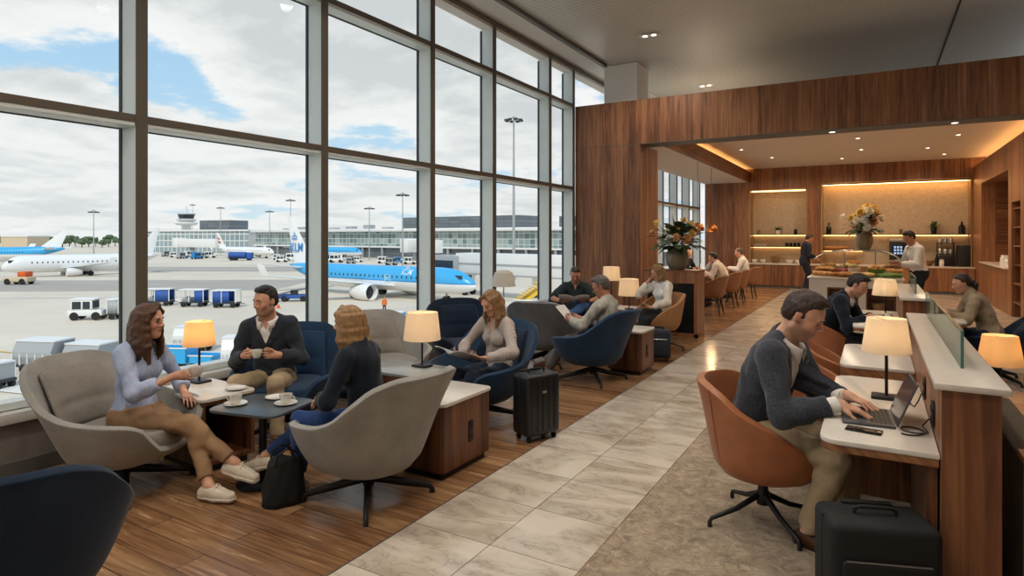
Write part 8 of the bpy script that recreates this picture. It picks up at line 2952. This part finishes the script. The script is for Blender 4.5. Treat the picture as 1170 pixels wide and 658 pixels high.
# parked vehicles along the terminal
rn = random.Random(21)
proto = None
PV = 'vehicles parked along the terminal'
k = 0
SPOTS = [(200, 294), (208, 295.5), (216, 294), (225, 296), (232, 295), (240, 294.5), (318, 297), (326, 296), (334, 298), (322, 299.5), (376, 299), (384, 300), (392, 298), (401, 301), (409, 299.5), (438, 301), (447, 303), (455, 300.5), (468, 302), (532, 304), (545, 303), (575, 306), (190, 293)]
for u, v in SPOTS:
    p, d = outside_wp(u, v)
    if proto is None:
        t = small_truck('small pale service vehicle parked along the distant terminal', u, v, 0, PV, 3.8); proto = t
    else:
        t = copy_tree(proto)
    t.location = p; t.rotation_euler = (0, 0, YA + rn.choice((0, 0.2, -0.3, 1.2))); q = rn.uniform(0.8, 1.25); t.scale = (q, q, q)
    if k % 3 == 1: swap_mat(t, M['white_metal'], M['grey_metal'])
    if k % 7 == 3: swap_mat(t, M['white_metal'], M['sky_dark'])
    k += 1
p, d = outside_wp(275, 297.5)
t = thing('fuel_truck', 'blue tanker truck in front of the small red tailed airliner', 'truck', p, YA)
m = MB(); m.tube([(-4, 0, 1.9), (2, 0, 1.9)], 1.1, 20); m.build('tank', M['blue_canvas'], t)
m = MB(); m.box((2.3, -1.1, 0.6), (4.2, 1.1, 2.8), 0.2); m.build('cab', M['blue_canvas'], t)
m = MB(); m.box((-4.2, -0.9, 0.6), (4, 0.9, 0.9)); m.build('chassis', M['dark_metal'], t)
wheels(t, (-3, -1.8, 3.0), (-0.9, 0.9), 0.55)
for i, (u0, u1, d_) in enumerate(((206, 250, 286), (468, 500, 196))):
    A4, B4 = lat(u0, d_), lat(u1, d_ - 14)
    L4, a4 = along(A4, B4)
    t = thing('jet_bridge', 'white jet bridge at the far terminal ' + ('left of the red tailed airliner' if i == 0 else 'above the blue airliner\'s wing'), 'jet bridge', (A4.x, A4.y, ZG), a4)
    m = MB(); m.box((0, -1.8, 3.6), (L4, 1.8, 7.4), 0.1); m.build('tunnel', M['white_metal'], t)
    m = MB(); m.box((-2.0, -2.4, 3.4), (2.0, 2.4, 7.8), 0.2); m.build('head_cabin', M['white_metal'], t)
    m = MB(); m.box((L4 * 0.3 - 0.6, -1.2, 0), (L4 * 0.3 + 0.6, 1.2, 3.6)); m.build('support', M['grey_metal'], t)

p, d = outside_wp(439, 357)
sp = dict(s=1.02, hz=0.94, skin=M['skin_light'], h=0.024, hb=0.02, lean=2, seed=3, tops=[dict(name='vest', mat=M['hi_vis'], grow=0.03, sleeve=0.95, hem=-0.1, fold=0.003)], trousers=dict(mat=M['navy_suit']),
          rh=(0.10, -0.24, 0.85), lh=(0.12, 0.24, 0.86), lf=(0.12, 0.10, 0.09), rf=(-0.10, -0.10, 0.09), lk=(1, 0, 0.1), rk=(1, 0, 0.1))
person(sp, 'ground worker in orange high visibility jacket standing on the apron by the blue airliner', p, -30)
# low airport building and the trees on the far left
p = lat(16, 420)
t = thing('hangar', 'low pale building on the horizon at the far left', 'building', (p.x, p.y, ZG), YA)
m = MB(); m.box((-9, 0, 0), (9, 20, 8.2)); m.build('walls', M['beige_paint'], t)
m = MB(); m.box((-9.5, -0.5, 8.2), (9.5, 20.5, 8.9)); m.build('roof', M['white_metal'], t)
M['tree_crown'] = plain('far_tree_leaves', '#55684a', 0.9, var=0.35, scale=0.6)
M['tree_trunk'] = plain('far_tree_trunk', '#4a3b2c', 0.9)
treep = None
for i in range(24):
    u = -20 + i * 7.6 + rn.uniform(-0.6, 0.6)
    d = 470 + 32 * (i % 3) + rn.uniform(-3, 3)
    p = lat(u, d)
    if i < 3:
        t = thing('tree', 'green tree in the line along the horizon at the left', 'tree', (p.x, p.y, ZG), 0, 'trees along the horizon')
        m = MB(); m.tube([(0, 0, 0), (0, 0, 4)], [0.35, 0.2], 8); m.build('trunk', M['tree_trunk'], t)
        m = MB()
        for q in range(16):
            m.ell((rn.uniform(-2, 2), rn.uniform(-2, 2), rn.uniform(3.0, 7.2)), (rn.uniform(1.0, 1.9), rn.uniform(1.0, 1.9), rn.uniform(0.9, 1.6)), 8, 6)
        m.build('crown', M['tree_crown'], t, 180)
        treep = (treep or []) + [t]
    else:
        t = copy_tree(treep[i % 3], (p.x, p.y, ZG), rn.uniform(0, 6))
    q = rn.uniform(0.85, 1.25); t.scale = (q, q, q * rn.uniform(0.8, 1.05))
# ------------------------------------------------------------------ camera, sky, lamps
cam = bpy.data.cameras.new('camera')
co = bpy.data.objects.new('camera', cam); link(co)
cam.sensor_width = 36.0
cam.lens = 36.0 * FPX / 1170.0
cam.shift_y = -59.0 / 1170.0
cam.clip_end = 2000
cam.clip_start = 0.05
co.location = (0, 0, EYE)
co.rotation_euler = (R(90), 0, YAW)
scene.camera = co

w = bpy.data.worlds.new('cloudy_sky'); scene.world = w; w.use_nodes = True
n, l = w.node_tree.nodes, w.node_tree.links
bg = n['Background']
tc = n.new('ShaderNodeTexCoord')
sp = n.new('ShaderNodeSeparateXYZ'); l.new(tc.outputs['Generated'], sp.inputs[0])
zz = math_node(n, l, 'ADD', math_node(n, l, 'MAXIMUM', sp.outputs[2], 0.0), 0.16)
cv = n.new('ShaderNodeCombineXYZ')
l.new(math_node(n, l, 'DIVIDE', sp.outputs[0], zz), cv.inputs[0]); l.new(math_node(n, l, 'DIVIDE', sp.outputs[1], zz), cv.inputs[1])
l.new(math_node(n, l, 'MULTIPLY', sp.outputs[2], 1.0), cv.inputs[2])


def wnoise(off, scale, detail, rough=0.55, dist=0.4):
    mp = n.new('ShaderNodeMapping'); mp.inputs['Location'].default_value = off
    l.new(cv.outputs[0], mp.inputs[0])
    q = n.new('ShaderNodeTexNoise'); q.inputs['Scale'].default_value = scale; q.inputs['Detail'].default_value = detail
    q.inputs['Roughness'].default_value = rough; q.inputs['Distortion'].default_value = dist
    l.new(mp.outputs[0], q.inputs['Vector']); return q.outputs[0]


SKY_OFF = (3.1, 1.7, 0.0)
n1 = wnoise(SKY_OFF, 0.95, 12, 0.56, 0.15)
n2 = wnoise((SKY_OFF[0] - 0.10, SKY_OFF[1] + 0.05, 0.0), 0.95, 12, 0.56, 0.15)
low = n.new('ShaderNodeMapRange'); low.inputs[1].default_value = 0.0; low.inputs[2].default_value = 0.30
low.inputs[3].default_value = 0.10; low.inputs[4].default_value = 0.0
l.new(sp.outputs[2], low.inputs[0])
cl = math_node(n, l, 'ADD', n1, low.outputs[0])
mask = n.new('ShaderNodeMapRange'); mask.interpolation_type = 'SMOOTHSTEP'
mask.inputs[1].default_value = 0.455; mask.inputs[2].default_value = 0.515
l.new(cl, mask.inputs[0])
hz = n.new('ShaderNodeMapRange'); hz.inputs[1].default_value = 0.0; hz.inputs[2].default_value = 0.45
l.new(sp.outputs[2], hz.inputs[0])
blue = ramp(n, l, hz.outputs[0], [(0.0, (0.70, 0.83, 0.90, 1)), (0.35, (0.50, 0.73, 0.92, 1)), (1.0, (0.27, 0.54, 0.88, 1))])
relief = math_node(n, l, 'MULTIPLY', math_node(n, l, 'SUBTRACT', n1, n2), 4.2)
thick = math_node(n, l, 'MULTIPLY', math_node(n, l, 'SUBTRACT', n1, 0.46), 2.6)
cloud = ramp(n, l, math_node(n, l, 'ADD', 0.30, math_node(n, l, 'SUBTRACT', thick, relief)), [(0.0, (1.0, 0.995, 0.98, 1)), (0.35, (0.92, 0.92, 0.915, 1)), (0.75, (0.66, 0.685, 0.70, 1))])
lw_ = n.new('ShaderNodeMapRange'); lw_.inputs[1].default_value = 0.02; lw_.inputs[2].default_value = 0.30; lw_.inputs[3].default_value = 0.4; lw_.inputs[4].default_value = 0.0
l.new(sp.outputs[2], lw_.inputs[0])
cm = n.new('ShaderNodeMix'); cm.data_type = 'RGBA'
l.new(lw_.outputs[0], cm.inputs[0]); l.new(cloud, cm.inputs[6]); cm.inputs[7].default_value = (0.86, 0.88, 0.885, 1)
mx = n.new('ShaderNodeMix'); mx.data_type = 'RGBA'
l.new(mask.outputs[0], mx.inputs[0]); l.new(blue, mx.inputs[6]); l.new(cm.outputs[2], mx.inputs[7])
l.new(mx.outputs[2], bg.inputs[0])
bg.inputs[1].default_value = 1.0


def lamp(kind, name, loc, power, color, rot=(0, 0, 0), **kw):
    d = bpy.data.lights.new(name, kind)
    d.energy = power; d.color = color
    for k_, v_ in kw.items(): setattr(d, k_, v_)
    o = bpy.data.objects.new(name, d); link(o)
    o.location = loc; o.rotation_euler = rot
    return o


lamp('SUN', 'sun', (20, 0, 30), 2.3, (1.0, 0.95, 0.87), (R(38), R(24), 0), angle=R(6))
WARM = (1.0, 0.90, 0.78)
SPOT_W = {-3.25: 195, -2.1: 135, -0.9: 125, 1.4: 65}
BEAMS = [(-3.25, 2.1), (-3.25, 6.1), (-3.25, 10.1), (-3.25, 14.1), (-3.25, -0.6), (-0.9, 0.4), (-0.9, 2.6), (-0.9, 4.8), (-0.9, 7.0), (1.4, 0.4), (1.4, 2.6), (1.4, 4.8), (1.4, 7.0), (1.4, 8.6), (-2.1, 4.2), (-2.1, 0.4)]  # apart from the two visible fittings, lamps added out of view for fill
for x, y in BEAMS:
    if y < 9 : downlight((x, y, HC), 'twin downlight out of view over the lounge, added for fill light', True)
    lamp('SPOT', 'downlight_and_fill_beam', (x, y, 4.985), SPOT_W[x], WARM, (0, 0, 0), spot_size=R(150), spot_blend=0.7, shadow_soft_size=0.09)
for x in (-2.6, -0.8, 1.2):
    for y in (13.2, 15.6, 18.0, 20.4):
        lamp('SPOT', 'bar_downlight_beam', (x, y, 3.885), 105, (1.0, 0.76, 0.52), (0, 0, 0), spot_size=R(164), spot_blend=0.6, shadow_soft_size=0.06)

vs = scene.view_settings
vs.view_transform = 'Standard'; vs.look = 'None'; vs.exposure = 0.0; vs.gamma = 1.0; vs.use_curve_mapping = False
